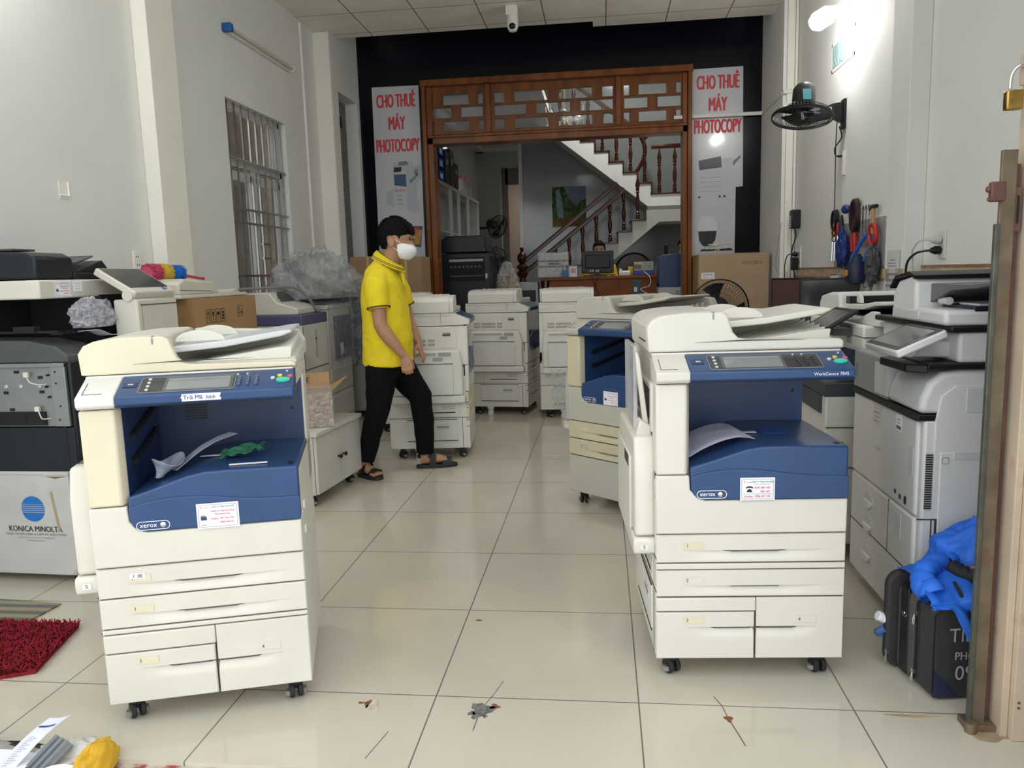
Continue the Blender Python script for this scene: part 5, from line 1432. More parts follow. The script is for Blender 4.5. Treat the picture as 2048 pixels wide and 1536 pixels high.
b = cb_(); b.cyl((1.57, 1.236, .53), (1.57, 1.2405, .53), .008); b.build('lock', BLACK, ct)
b = cb_(); b.prism([(1.64, .93), (1.62, .96), (1.62, 1.05), (2.2, 1.05), (2.2, .93)], 'y', 1.16, 2.0); sc2 = b.build('scanner', mat('canon_white', (.70, .695, .65), .4, var=.03), ct, bevel=.010, seg=3)
b = cb_(); b.box(1.62, 1.155, 1.0, 2.2, 2.0, 1.003); b.build('scanner_seam', SEAM, sc2)
M = Matrix.Translation(-CO) @ pose((0, -1, 0), (0, 0, 1), (1.6185, 1.34, .99)); q = flat(M, .075, .055, .0008).build('rating_label', mat('label_grey', (.40, .39, .37), .6), sc2)
text([('LBP 32', -.012, .016, .010), ('S/N 2077', 0, 0, .009), ('220-240V', 0, -.016, .009)], INK, q, M, lift=.0012)
text([('iR 2525', 0, 0, .014)], INKG, sc2, Matrix.Translation(-CO) @ pose((0, -1, 0), (0, 0, 1), (1.6185, 1.33, 1.035)))
CWH = MATS['canon_white']
b = cb_(); b.prism([(1.64, 1.05), (1.98, 1.05), (1.985, 1.12), (1.95, 1.155), (1.80, 1.175), (1.66, 1.175), (1.64, 1.15)], 'x', 1.66, 2.18); b.build('feeder_hump', CWH, ct, bevel=.012, seg=3)
b = cb_(); b.box(1.66, 1.09, 1.05, 2.18, 1.64, 1.075); b.prism([(1.12, 1.05), (1.64, 1.05), (1.64, 1.062), (1.45, 1.064), (1.32, 1.075), (1.18, 1.11), (1.12, 1.11)], 'x', 1.655, 1.675); b.build('feeder_bed', CWH, ct, bevel=.004)
b = cb_(); b.prism([(1.64, 1.10), (1.64, 1.125), (1.40, 1.128), (1.22, 1.148), (1.09, 1.15), (1.09, 1.137), (1.22, 1.13), (1.38, 1.107)], 'x', 1.68, 2.1); b.build('input_tray', CWH, ct, bevel=.004)
b = cb_(); b.box(1.70, 1.10, 1.075, 2.15, 1.63, 1.08); b.box(1.69, 1.58, 1.078, 2.15, 1.638, 1.16); b.build('feeder_well', BLACK, ct)
b = cb_(); b.prism([(1.60, 1.13), (1.60, 1.165), (1.57, 1.175), (1.53, 1.16), (1.52, 1.13)], 'x', 1.72, 1.735); b.build('paper_guide', CWH, ct, bevel=.002)
b = cb_(); b.box(2.1, 1.09, 1.05, 2.18, 1.64, 1.19); b.build('rear_cover', CWH, ct, bevel=.006)
PM = Matrix.Translation(-CO) @ pose((0, -1, 0), Vector((.14, .0, .085)), (1.50, 1.40, 1.04))
b = MB(); b.prism(rrect(.32, .17, .008, y=.06), 'z', -.012, 0, PM); q = b.build('touch_screen', BLACK, ct, bevel=.004)
b = MB(); b.prism(rrect(.26, .12, .004, y=.062), 'z', 0, .0012, PM); b.build('screen_glass', mat('screen_brown', (.035, .022, .02), .15, coat=.3), q)
b = cb_(); b.box(1.54, 1.30, 1.0, 1.64, 1.50, 1.03); b.build('screen_arm', DKGREY, ct)

# black wheeled work bag with a blue jacket thrown over it
BC = mat('bag_fabric', (.030, .031, .034), .75, var=.25, vs_=30, bump=.15, bs=300)
BC2 = mat('bag_fabric_grey', (.075, .073, .072), .75, var=.25, vs_=30, bump=.15, bs=300)
ZIP = mat('zip_black', (.01, .01, .011), .5)
bag = thing('work_bag', 'black fabric work bag with white stencilled lettering, standing by the gate post', 'bag', (1.50, .065, 0), rad(9))
b = MB(); b.prism(rrect(.42, .295, .03, 5, x=.21, y=.15), 'y', .0, .085); fp = b.build('front_pocket', BC, bag, bevel=.012, seg=3)
b = MB(); b.prism(rrect(.42, .30, .035, 5, x=.205, y=.152), 'y', .088, .195); b.build('main_body', BC2, bag, bevel=.012, seg=3)
b = MB(); b.prism(rrect(.40, .33, .05, 5, x=.165, y=.167), 'y', .198, .228); b.build('back_pocket', BC, bag, bevel=.010, seg=3)
b = MB(); b.box(-.008, .125, .02, -.003, .170, .30); b.box(-.003, .125, .299, .40, .17, .306); st_ = b.build('strap', ZIP, bag, bevel=.002)
b = MB(); b.tube([(-.006, .147 + .012 * cos(g), .215 + .012 * sin(g)) for g in [pi * i / 8 + pi for i in range(9)]], .003, 6); b.sph((-.006, .147, .215), .005); b.build('strap_ring', SILVER, st_)
for (x, y, z0, z1) in ((-.006, .087, .205, .25), (-.005, .087, .0 + .02, .06), (-.03, .196, .03, .07)):
    b = MB(); b.box(x - .006, y - .006, z1 - .014, x + .004, y + .006, z1); b.tube([(x - .004, y, z1 - .012), (x - .006, y - .004, z1 - .03), (x - .006, y - .003, z0), (x - .006, y + .003, z0), (x - .006, y + .004, z1 - .03), (x - .004, y, z1 - .012)], .0025, 6); b.build('zip_puller', SILVER, bag)
b = MB(); b.tube([(.0, .0, .03), (.0, .0, .27), (.025, .0, .296), (.40, .0, .298)], .004, 6); b.tube([(-.003, .087, .03), (-.003, .087, .275), (.025, .087, .30), (.40, .087, .302)], .004, 6); b.build('piping', ZIP, bag)
b = MB(); b.prism([(.005, .012), (.085, .012), (.005, .10)], 'y', -.0015, .001); b.build('corner_patch', mat('patch_navy', (.012, .018, .05), .6), fp)
M = vplane((0, -.0012, 0)); SG2 = mat('stencil_grey', (.42, .42, .40), .8)
text([('TIN NGHỆ', .18, .205, .062, .9), ('PHOTOCOPY', .165, .140, .036, .9, .02), ('0906 457', .185, .085, .065, .95)], SG2, fp, M)
b = MB(); b.cyl((-.055, .222, .175), (-.025, .222, .16), .016); b.build('bottle_cap', PAPER, bag, bevel=.003)
b = MB(); b.tube(bez([(-.035, .21, .135), (-.05, .22, .12), (-.045, .232, .11), (-.03, .228, .105)], 5), .012, 8); b.build('cloth_tuft', mat('cloth_bluegrey', (.05, .13, .32), .9), bag)
# jacket
JB = mat('jacket_blue', (.018, .145, .70), .6, var=.12, vs_=9)
JBLK = mat('jacket_black', (.012, .012, .014), .8)
jk = thing('jacket', 'bright blue jacket with black lining thrown over the black work bag', 'jacket', (1.62, .2, .31))
JO = Vector((1.62, .2, .365))
def jsheet(name, fn, nu, nv, m, th=.004):
    q = MB(Matrix.Translation(-JO)); q.grid(fn, nu, nv, th); return q.build(name, m, jk, ang=60)
def fold(u, v, s, a):
    p = Vector((u * 2.6 + s, v * 2.2, s))
    return a * (noise.noise(p) + .5 * noise.noise(p * 2.3) + .6 * (1 - abs(noise.noise(p * 1.4))))
def drape(u, v):
    # u along the bag, v from the back over the top down the front
    x = 1.47 + .40 * u
    if v < .45:
        k = v / .45; y = .30 - .235 * k; z = .378 + .03 * sin(pi * k)
    else:
        k = (v - .45) / .55
        L_ = max(.012, .235 * sm((u - .10) * 2.6) * (1 - .25 * sm((u - .75) * 4)))
        y = .065 - .017 - .015 * sin(pi * k) - .01; z = .376 - L_ * k
    y += .155 * (x - 1.5)
    f = fold(u * 2, v * 1.3, 3, .016)
    return (x + .4 * f, y - max(0, f) * (1 if v > .4 else .2), z + (abs(f) if v < .5 else f * .3))
jsheet('jacket_front', drape, 56, 60, JB)
def heap(u, v):
    g = 2 * pi * u; a = pi * .5 * v
    d = Vector((cos(a) * cos(g), cos(a) * sin(g), sin(a)))
    k = 1 + .30 * (.5 - abs(noise.noise(d * 1.6 + Vector((4, 1, 2))))) + .16 * (.5 - abs(noise.noise(d * 3.4)))
    return (1.70 + .14 * d.x * k, .262 + .075 * d.y * k, .388 + .15 * d.z * k)
jsheet('jacket_body', heap, 60, 26, JB, .003)
b = MB(Matrix.Translation(-JO))
P = bez([(1.60, .225, .43), (1.55, .20, .435), (1.505, .165, .425), (1.49, .13, .40), (1.50, .09, .385)], 8)
n_ = len(P); b.loft([(p + Vector((0, 0, .003 * sin(i * .9))), (.040 + .002 * sin(i * 1.1), .030 + .002 * sin(i * 1.3))) for i, p in enumerate(P)], 20); b.build('sleeve', JB, jk, ang=60)
b = MB(Matrix.Translation(-JO))
P = bez([(1.585, .195, .435), (1.60, .165, .43), (1.625, .14, .425), (1.66, .13, .43)], 6)
b.loft([(p, (.024, .022 + .004 * sin(i * 2))) for i, p in enumerate(P)], 14); b.build('lining', JBLK, jk, ang=60)
b = MB(Matrix.Translation(-JO)); b.tube(bez([(1.565, .10, .418), (1.575, .043, .37), (1.60, .036, .30), (1.64, .032, .235), (1.68, .036, .20)], 8), .006, 6); b.build('jacket_zip', JBLK, jk)

# steel gate leaf folded at the right, its frame, padlock and the granite pier
RUST = mat('rusty_steel', (.19, .145, .095), .55, .35, var=.4, vs_=9, stain=(7, .56, (.16, .06, .025)))
RUSTD = mat('dark_steel', (.10, .105, .085), .55, .4, var=.4, vs_=14)
RUSTR = mat('red_oxide', (.13, .060, .045), .6, .2, var=.35, vs_=10)
GCR = mat('gate_cream', (.53, .43, .32), .5, var=.18, vs_=5, stain=(5, .66, (.34, .18, .07)))
gt = thing('folding_gate', 'folded rusty steel gate leaf standing upright before the cream gate frame', 'gate', (1.57, -.06, 0))
GO = Vector((1.57, -.06, 0))
def gb(): return MB(Matrix.Translation(-GO))
b = gb(); b.box(1.552, -.07, 0, 1.590, -.058, 1.585); b.build('flat_bar', RUST, gt, bevel=.002)
b = gb(); b.box(1.542, -.076, 0, 1.554, -.060, 1.40); b.build('angle_bar', RUSTD, gt, bevel=.002)
b = gb(); b.box(1.582, -.058, .0, 1.604, -.035, 1.55); b.build('inner_bar', RUSTR, gt, bevel=.002)
b = gb(); b.box(1.52, -.092, 1.455, 1.556, -.072, 1.505); b.cyl((1.512, -.08, 1.487), (1.53, -.08, 1.487), .008); b.cyl((1.515, -.08, 1.462), (1.53, -.08, 1.462), .005); b.build('latch', RUSTR, gt, bevel=.004)
b = gb(); b.box(1.590, -.066, 1.38, 1.606, -.058, 1.49); lk = b.build('strike_plate', mat('rust_plate', (.15, .085, .06), .6, .3, var=.3), gt)
b = gb(); b.box(1.595, -.068, 1.40, 1.600, -.0575, 1.47); b.build('strike_slot', BLACKM, lk)
b = gb(); b.cyl((1.53, -.07, .475), (1.545, -.07, .475), .005); b.build('hook_pin', RUSTR, gt)
b = gb(); b.box(1.535, -.09, 0, 1.61, -.03, .02); b.cyl((1.545, -.09, 0), (1.545, -.09, .03), .016); b.build('foot_plate', RUST, gt)
gf = b = MB(); b.box(1.612, -.11, 0, 1.632, -.02, 3.8); b.box(1.632, -.13, 0, 1.668, -.05, 3.8); b.box(1.632, -.05, .06, 1.70, -.02, 3.8)
gf = tag(b.build('gate_frame', GCR, bevel=.003), 'cream painted steel gate frame with rust marks beside the granite pier', 'gate frame')
b = MB(); b.box(1.634, -.133, .62, 1.650, -.129, .72); q = b.build('hinge_plate', RUST, gf, bevel=.002)
b = MB(); b.cyl((1.642, -.136, .69), (1.642, -.129, .69), .006); b.cyl((1.642, -.136, .65), (1.642, -.129, .65), .006); b.build('hinge_pin', SILVER, q)
b = MB()
for z in (.10, .115, .75, .61): b.cyl((1.645, -.1325, z), (1.645, -.129, z), .004, n=10)
b.build('rivet', RUST, gf)
b = MB(); b.box(1.585, -.068, 1.74, 1.614, -.060, 1.815); b.build('lock_tab', mat('tab_cream', (.42, .33, .24), .5, var=.3), gf, bevel=.003)
pl = thing('padlock', 'open brass padlock with steel shackle hanging from the gate frame tab', 'padlock', (1.566, -.075, 1.68))
b = MB(); b.box(-.019, -.012, 0, .021, .012, .048); b.build('lock_body', mat('brass', (.50, .33, .09), .28, 1.0, var=.3, vs_=30), pl, bevel=.004)
b = MB(); b.tube(bez([(-.008, .0, .052), (-.006, .0, .082), (.004, .0, .100), (.020, .0, .108), (.030, .005, .104)], 6), .0045, 10); b.build('shackle', SILVER, pl)
b = MB(); b.box(1.668, -.62, -.2, 2.7, -.02, 3.8)
o = b.build('granite_pier', GRANITE, bevel=.004); struct(o)

# wall fan
wf = thing('wall_fan', 'black wall fan with round wire cage tilted downwards on the right wall', 'fan', (XR, 4.19, 2.44))
WO = Vector((XR, 4.19, 2.44))
def fan_head(parent, C, ax, r, fr, wire_m, motor_len=.16, hub_m=None):
    ax = Vector(ax).normalized(); xa = ax.orthogonal().normalized(); ya = ax.cross(xa)
    P = lambda rr, g, h: C + xa * (rr * cos(g)) + ya * (rr * sin(g)) + ax * h
    b = MB()
    for rr, h in ((r, 0), (r, .012)):
        b.tube([P(rr, 2 * pi * i / 40, h) for i in range(41)], .006, 6)
    cg = b.build('cage_rim', BLACK, parent)
    b = MB()
    for i in range(56):
        g = 2 * pi * i / 56
        b.tube([P(r * .18, g, .05), P(r * .6, g + .12, .048), P(r * .9, g + .16, .025), P(r, g + .17, .006)], .0014, 4)
        b.tube([P(r * .2, g, -.075), P(r * .6, g - .1, -.065), P(r * .92, g - .14, -.03), P(r, g - .15, 0)], .0014, 4)
    for k in range(4):
        rr = r * (.3 + .2 * k); h = .05 - .02 * max(0, k - 1)
        b.tube([P(rr, 2 * pi * i / 40, h) for i in range(41)], .0014, 4)
    w_ = b.build('cage_wires', wire_m, cg); 
    b = MB(); b.lathe([(0.0, .055), (r * .2, .052), (r * .21, .044), (0.0, .04)], (0, 0, 0), 24, pose(xa, ya, C)); b.build('badge', hub_m or BLACK, cg)
    b = MB()
    for k in range(3):
        g0 = 2 * pi * k / 3
        b.grid(lambda u, v: P(r * (.12 + .76 * u), g0 + .9 * (v - .5) * (.5 + .6 * u), -.02 + .05 * (v - .5)), 10, 8, .002)
    b.build('blade', BLACK, parent)
    b = MB(); k_ = r / .25; b.loft([(C - ax * .04, .03), (C - ax * .075, .098 * k_), (C - ax * (.075 + motor_len * .8), .094 * k_), (C - ax * (.075 + motor_len), .070 * k_)], 20); b.build('motor', BLACK, parent)
    return P
C = Vector((2.02, 3.92, 2.40)) - WO; ax = Vector((-.10, -.20, -.97))
fan_head(wf, C, ax, .215, None, mat('wire_black', (.03, .03, .032), .4))
an = ax.normalized(); mpos = C - an * .15
M = pose((1, .1, 0), -an, mpos + Vector((0, -.088, 0))); flat(M, .06, .08, .002).build('maker_label', mat('label_cyan', (.12, .45, .55), .4), wf)
b = MB(); b.box(-.022, -.04, -.10, 0, .04, .12); b.prism([(-.02, .10), (-.10, .09), (-.26, .03), (-.30, -.02), (-.26, -.04), (-.10, -.02), (-.02, -.06)], 'y', -.02, .02); b.loft([((-.28, 0, 0), .022), (tuple(C - an * .12), .022)], 10); arm = b.build('wall_arm', BLACK, wf, bevel=.004)
b = MB(); b.cyl((-.12, -.021, .05), (-.12, -.027, .05), .016); b.build('arm_bolt', SILVER, arm)
b = MB(); b.tube([(-.06, -.01, -.02), (-.065, -.012, -.2), (-.06, -.012, -.86)], .004, 5); b.tube([(-.06 + .012 * sin(g), -.012, -.885 + .02 * cos(g)) for g in [i * pi / 8 for i in range(17)]], .004, 5); b.tube([(-.06 + .014 * sin(g), -.012, -.93 + .022 * cos(g)) for g in [i * pi / 8 for i in range(17)]], .004, 5); b.build('pull_cord', BLACK, wf)
b = MB(); b.tube(bez([(-.04, 0, -.08), (-.02, 0, -.16), (-.07, -.01, -.24), (-.06, -.01, -.30), (-.01, 0, -.30)], 6), .005, 6); b.box(-.045, -.01, -.31, 0, .01, -.295); b.build('power_lead', BLACK, wf)
t = thing('switch_box', 'narrow white switch box under the wall fan', 'switch box', (XR, 4.15, 2.08)); b = MB(); b.box(-.02, -.02, -.09, 0, .02, .09); b.build('box', TRIMW, t, bevel=.003)

# sockets, plugs, ducts, charger, notice
s1 = socket('wall_socket', 'white wall socket with a black and a pale plug, left of the gate', (XR, 2.33, 1.40), -1, WHITEP, .085, .15)
def plug(parent_label, loc, path, m, r=.006, label=None):
    t = thing('power_plug', label, 'plug', loc)
    b = MB(); b.loft([((-.004, 0, 0), .022), ((-.03, 0, 0), .024), ((-.055, .0, 0), .012)], 12); b.build('plug_body', m, t)
    b = MB(); b.tube(bez([(-.05, 0, 0)] + path, 6), r, 7); b.build('cable', m, t)
    return t
plug('', (XR - .0135, 2.33, 1.372), [(-.10, .06, -.01), (-.12, .14, -.06), (-.12, .16, -.16), (-.12, .16, -.30)], BLACK, .0065, 'black plug with a drooping black cable in the socket near the gate')
plug('', (XR - .0135, 2.33, 1.428), [(-.09, .05, .0), (-.11, .10, -.05), (-.10, .12, -.12), (-.10, .13, -.3)], LGREY, .005, 'pale grey plug above the black one in the socket near the gate')
s2 = socket('wall_socket', 'white wall socket with a black adapter, beside the right back pillar', (XR, 5.46, 1.39), -1, WHITEP, .09, .20)
t = plug('', (XR - .0135, 5.50, 1.42), [(-.08, .06, -.01), (-.10, .08, -.10), (-.10, .07, -.3), (-.12, .06, -.45)], BLACK, .005, 'black plug and cable in the socket beside the right back pillar')
t = thing('adapter', 'black power adapter block plugged in below the black plug', 'adapter', (XR - .0135, 5.46, 1.34)); b = MB(); b.box(-.07, -.035, -.07, -.01, .035, .05); b.box(-.012, -.01, -.01, 0, .01, .01); b.build('block', BLACK, t, bevel=.006)
t = thing('cable_duct', 'white square cable duct running up the right back pillar', 'cable duct', (2.33, 5.70, 0)); b = MB(); b.box(-.035, -.035, .4, .03, 0, 3.78); b.build('duct', TRIMW, t, bevel=.003); b = MB(); b.box(-.07, -.045, 2.925, .055, 0, 2.965); b.build('clip', WHITEP, t, bevel=.003); b = MB(); b.box(.04, -.02, .4, .062, 0, 3.78); b.build('side_duct', TRIMW, t)
t = thing('cable_duct', 'white horizontal cable duct crossing the right banner on the black wall', 'cable duct', (1.8, 6.66, 2.94)); b = MB(); b.box(-.47, -.03, -.018, .46, .01, .018); b.box(.455, -.95, -.018, .463, .01, .018); b.build('duct', WHITEP, t, bevel=.003)
t = thing('wall_charger', 'black handheld charger hanging on the right wall above the sockets', 'charger', (XR, 5.52, 1.745)); b = MB(); b.box(-.085, -.055, -.085, 0, .055, .09); cbk = b.build('case', CHAR, t, bevel=.012); b = MB()
for k in range(5): b.box(-.0855, -.04, -.07 + k * .022, -.084, .04, -.058 + k * .022)
b.build('case_ribs', LGREY, cbk); b = MB(); b.tube(bez([(-.04, 0, -.085), (-.03, 0, -.16), (-.06, .02, -.3), (-.06, -.05, -.45), (-.02, .05, -.54)], 8), .006, 6); b.build('cable', BLACK, t)
t = thing('junction_box', 'cream junction box on the right back pillar below the sockets', 'junction box', (2.32, 5.655, 1.17)); b = MB(); b.box(-.07, -.03, -.09, .0, .01, .09); b.build('box', TRIMW, t, bevel=.004); b = MB(); b.tube(bez([(-.06, -.02, .05), (-.11, -.025, .15), (-.09, -.025, .35), (-.06, -.02, .55)], 7), .003, 5); b.tube(bez([(-.05, -.02, -.05), (-.10, -.02, -.12), (-.11, -.02, -.35), (-.10, -.02, -.6)], 7), .003, 5); b.build('cable', RUBBERG, t)
M = pose((0, -1, 0), (0, 0, 1), (XR - .112, 2.745, 1.215)); nb = MB(); nb.grid(lambda u, v: (-.105 + .21 * u, -.10 + .27 * v, .002 + .006 * sin(3 * u)), 8, 4, .0006, M); no = tag(nb.build('wall_notice', mat('notice_paper', (.60, .60, .63), .8)), 'printed paper notice with a table, taped to the right pilaster', 'notice')
b = MB()
for k in range(3): b.box(-.05 - .01 * k, .11 - k * .018, .009, .05 + .01 * k, .114 - k * .018, .0096, M)
for k in range(4): b.box(-.10, -.085 + k * .035, .0085, .10, -.070 + k * .035, .0095, M)
for k in range(6): b.box(-.10 + k * .04, -.09, .0085, -.098 + k * .04, .06, .0098, M)
b.build('notice_table', INKG, no, smooth=False)

# work table, monitors, small things on it
wt = thing('work_table', 'dark work table along the right wall under the hanging tools', 'table', (2.12, 4.2, 0)); b = MB(); b.box(-.26, -1.25, .76, .26, 1.25, .79); b.build('tabletop', CHAR, wt, bevel=.004)
for x in (-.23, .23):
    for y in (-1.2, 1.2): b = MB(); b.box(x - .02, y - .02, 0, x + .02, y + .02, .76); b.build('leg', BLACK, wt)
def monitor(label, loc, rz, w, h, sm_, back=False, zb=.10):
    t = thing('monitor', label, 'monitor', loc, rz); b = MB(); b.box(-w / 2, -.02, zb, w / 2, .02, zb + h); hs = b.build('housing', BLACK, t, bevel=.006)
    b = MB(); b.box(-w / 2 + .015, -.0212, zb + .02, w / 2 - .015, -.0195, zb + h - .015); b.build('screen', sm_, hs)
    b = MB(); b.box(-w * .25, .018, zb + h * .2, w * .25, .045, zb + h * .75); b.build('rear_hump', BLACK, hs, bevel=.01)
    b = MB(); b.box(-.03, -.01, .012, .03, .03, zb + h * .3); b.box(-.11, -.08, 0, .11, .09, .014); b.build('stand', BLACK, t, bevel=.004)
    return t
monitor('monitor with dull reddish screen turned sideways, nearest the right back pillar', (2.06, 4.28, .79), rad(-52), .40, .31, mat('screen_reddish', (.10, .055, .055), .2), zb=.115)
monitor('black monitor facing the camera on the work table, beside the reddish one', (2.19, 3.66, .79), rad(-14), .44, .32, SCREEND, zb=.105)
for (x, y, h, r, m, lab) in ((2.32, 4.10, .445, .022, BLACK, 'small black cup standing on a holder above the dark monitor'), (2.30, 3.95, .44, .045, LGREY, 'pale tape roll standing on the work table holder')):
    t = thing('cup', lab, 'cup', (x, y, .79)); b = MB(); b.lathe([(r, 0), (r, h), (r * .85, h), (r * .85, h - .02)], (0, 0, 0), 18); b.build('cup_body', m, t)

# hanging tools on the right wall (wall plane x = XR)
TX = XR
b = MB(); b.box(TX - .006, 3.22, 1.22, TX, 4.36, 1.62); tag(b.build('tool_board', clear_film('acrylic_board', (.66, .68, .72), .35, .05, 4, .15)), 'clear plastic board behind the hanging tools on the right wall', 'board')
def tool(name, label, y, z, fn, cat='tool'):
    t = thing(name, label, cat, (TX - .008, y, z)); fn(t); return t
TBLUE = mat('tool_blue', (.012, .035, .20), .5); TORG = mat('tool_orange', (.60, .27, .04), .45); TRED = mat('tool_red', (.45, .02, .025), .4); HAMW = mat('hammer_wood', (.47, .27, .10), .5, var=.2, vs_=20)
def ringtool(m, r, rt_, sy=1.0):
    def f(t):
        b = MB()
        for k in range(3): b.tube([(-.02 - .01 * k, r * sy * cos(g), r * 1.3 * sin(g) - .002 * k) for g in [i * pi / 12 for i in range(25)]], rt_, 6)
        b.build('coil', m, t)
    return f
tool('cable_coil', 'black coiled cable hanging first from the left on the tool wall', 4.24, 1.66, ringtool(BLACK, .055, .010), 'cable')
def driver(m):
    def f(t):
        b = MB(); b.loft([((-.02, 0, -.0), .012), ((-.02, 0, -.03), .016), ((-.02, 0, -.09), .013), ((-.02, 0, -.105), .007)], 10); b.build('handle', m, t); b = MB(); b.cyl((-.02, 0, -.10), (-.02, 0, -.30), .004, n=8); b.build('shaft', SILVER, t)
    return f
for i, (y, m, c) in enumerate(((4.33, TORG, 'orange handled screwdriver hanging leftmost under the coiled cable'), (4.27, TORG, 'orange handled screwdriver hanging second under the coiled cable'), (4.19, TRED, 'red orange handled screwdriver next to the blue pliers'))):
    tool('screwdriver', c, y, 1.64, driver(m))
def pliers(m):
    def f(t):
        for s_ in (-1, 1):
            b = MB(); b.loft([((-.03, s_ * .012, .0), .013), ((-.03, s_ * .035, -.07), .017), ((-.03, s_ * .03, -.15), .013)], 10); b.build('handle', m, t)
        b = MB(); b.loft([((-.03, 0, -.02), .02), ((-.03, 0, .04), .016), ((-.03, 0, .085), .006)], 10); b.build('jaw', CHAR, t)
    return f
tool('pliers', 'blue handled pliers hanging beside the screwdrivers', 4.06, 1.60, pliers(TBLUE))
tool('pliers', 'blue black pliers hanging low below the blue handled pair', 4.08, 1.44, pliers(BLACK))
tool('snips', 'long red handled snips hanging under the black cable loop', 3.76, 1.55, pliers(TRED))
def glove(t):
    q = crumple((-.045, 0, -.04), (.03, .05, .09), .5, 2.0, 31, 30, 20); q.build('fabric', TBLUE, t)
tool('work_glove', 'dark blue work glove hanging among the tools', 3.97, 1.46, glove, 'glove')
def capf(t):
    b = MB(); b.sph((-.03, 0, 0), (.03, .06, .035)); b.build('cap', TBLUE, t)
tool('blue_holder', 'small blue plastic holder at the top of the tool wall', 3.97, 1.72, capf, 'holder')
tool('cable_coil', 'black and red looped cable hanging in the middle of the tool wall', 3.75, 1.66, ringtool(mat('cable_redblack', (.03, .010, .011), .4), .085, .013, .8), 'cable')
def wrench(t):
    b = MB(); b.box(-.02, -.008, -.22, -.012, .008, 0); b.cyl((-.022, 0, .01), (-.010, 0, .01), .018); b.prism([(-.018, -.22), (-.022, -.25), (-.008, -.262), (0, -.24), (.008, -.262), (.022, -.25), (.018, -.22)], 'x', -.022, -.010); b.build('wrench_body', SILVER, t)
for i, y in enumerate((3.66, 3.60, 3.54, 3.48)):
    tool('wrench', ['chrome wrench hanging right of the looped cable, longest of the row', 'second chrome wrench from the looped cable', 'third chrome wrench from the looped cable', 'chrome wrench hanging nearest the hammer'][i], y, 1.69, wrench)['group'] = 'wrenches on the tool wall'
def hammer(t):
    b = MB(); b.loft([((-.03, 0, .0), .013), ((-.03, 0, -.1), .016), ((-.03, 0, -.17), .014)], 10); b.build('handle', HAMW, t); b = MB(); b.loft([((-.03, -.06, .01), .014), ((-.03, .02, .012), .016), ((-.03, .08, -.005), .006)], 10); b.build('head', CHAR, t)
tool('hammer', 'hammer with a pale wooden handle hanging at the right of the tools', 3.36, 1.68, hammer)
def tape(t):
    b = MB(); b.tube([(-.035, .068 * cos(g), .068 * sin(g)) for g in [i * pi / 14 for i in range(29)]], .017, 10); b.build('reel', TRED, t)
tool('tape_reel', 'red ring shaped cable reel hanging under the hammer', 3.34, 1.50, tape, 'reel')
def blower(t):
    b = MB(); b.lathe([(.02, -.16), (.06, -.15), (.075, -.06), (.05, 0), (.03, .03), (.02, .05)], (-.08, 0, 0), 20); b.build('body', mat('blower_navy', (.01, .018, .06), .5), t); b = MB(); b.box(-.158, -.03, -.10, -.148, .03, -.06); b.build('orange_label', TORG, t, bevel=.003); b = MB(); b.tube(bez([(-.06, .05, -.12), (-.10, .08, -.02), (-.07, .02, .10), (-.04, -.08, .18), (-.03, -.10, .10), (-.05, -.04, .0)], 8), .013, 8); b.build('blue_cord', mat('cord_blue', (.02, .12, .55), .45), t)
tool('hand_blower', 'navy hand blower with an orange label and blue cord at the bottom right', 3.50, 1.33, blower)
def brush(t):
    b = MB(); b.loft([((-.03, 0, 0), .008), ((-.03, 0, -.12), .012), ((-.03, 0, -.16), .03), ((-.03, 0, -.22), .034)], 10); b.build('brush_body', BLACK, t)
tool('brush', 'black brush hanging between the gloves and the blower', 3.80, 1.42, brush)
tool('snap_hook', 'small black snap hook hanging low on the tool wall', 3.99, 1.36, ringtool(BLACK, .022, .006), 'hook')
t = thing('mouse', 'black computer mouse dangling on its cable under the tools', 'mouse', (TX - .03, 3.97, 1.13)); b = MB(); b.sph((0, 0, 0), (.02, .032, .055)); b.build('mouse_body', BLACK, t); b = MB(); b.tube([(0, 0, .05), (.005, .01, .15), (.008, -.005, .25)], .003, 5); b.build('cable', BLACK, t)
t = thing('plastic_bag', 'small clear plastic bag hanging by the wall below the blower', 'plastic bag', (TX - .03, 3.50, 1.16)); q = crumple((0, 0, 0), (.02, .06, .07), .4, 2.2, 41, 30, 20); q.build('bag_sheet', BAGW, t)
tool('key_ring', 'grey tangle of keys and straps at the right end of the tools', 3.28, 1.30, lambda t: crumple((-.05, 0, 0), (.03, .035, .09), .6, 2.5, 51, 30, 20).build('straps', DKGREY, t), 'keys')

# pedestal fan, big wrapped carton, flowers
pf = thing('pedestal_fan', 'black standing fan with a large wire cage, in front of the film wrapped carton', 'fan', (1.58, 5.0, 0))
fan_head(pf, Vector((0, -.08, .955)), (.05, -1, .05), .255, None, MATS['wire_black'])
b = MB(); b.cyl((0, .02, .02), (0, .02, .95), .015); b.build('pole', BLACK, pf); b = MB(); b.lathe([(.2, 0), (.2, .012), (.05, .035), (.02, .05)], (0, .02, 0), 28); b.build('base', BLACK, pf)
wk = thing('wrapped_carton', 'large brown carton under stretch film, with flowers on top, by the right banner', 'box', (1.88, 6.32, 0))
b = MB(); b.box(-.35, -.30, 0, .35, .30, 1.455); b.build('carton_walls', CARD, wk, bevel=.006)
M = vplane((-.26, -.302, 1.235)); q = flat(M, .135, .065, .001).build('label', PAPER, wk); text([('TASKalfa', -.005, .012, .028, .95), ('4012i', -.022, -.018, .024, .95)], INK, q, M, lift=.0014)
text([('KYOCERA', .18, .075, .05, .9)], mat('print_brown', (.12, .07, .04), .8), wk, vplane((0, -.3025, 1.28)))
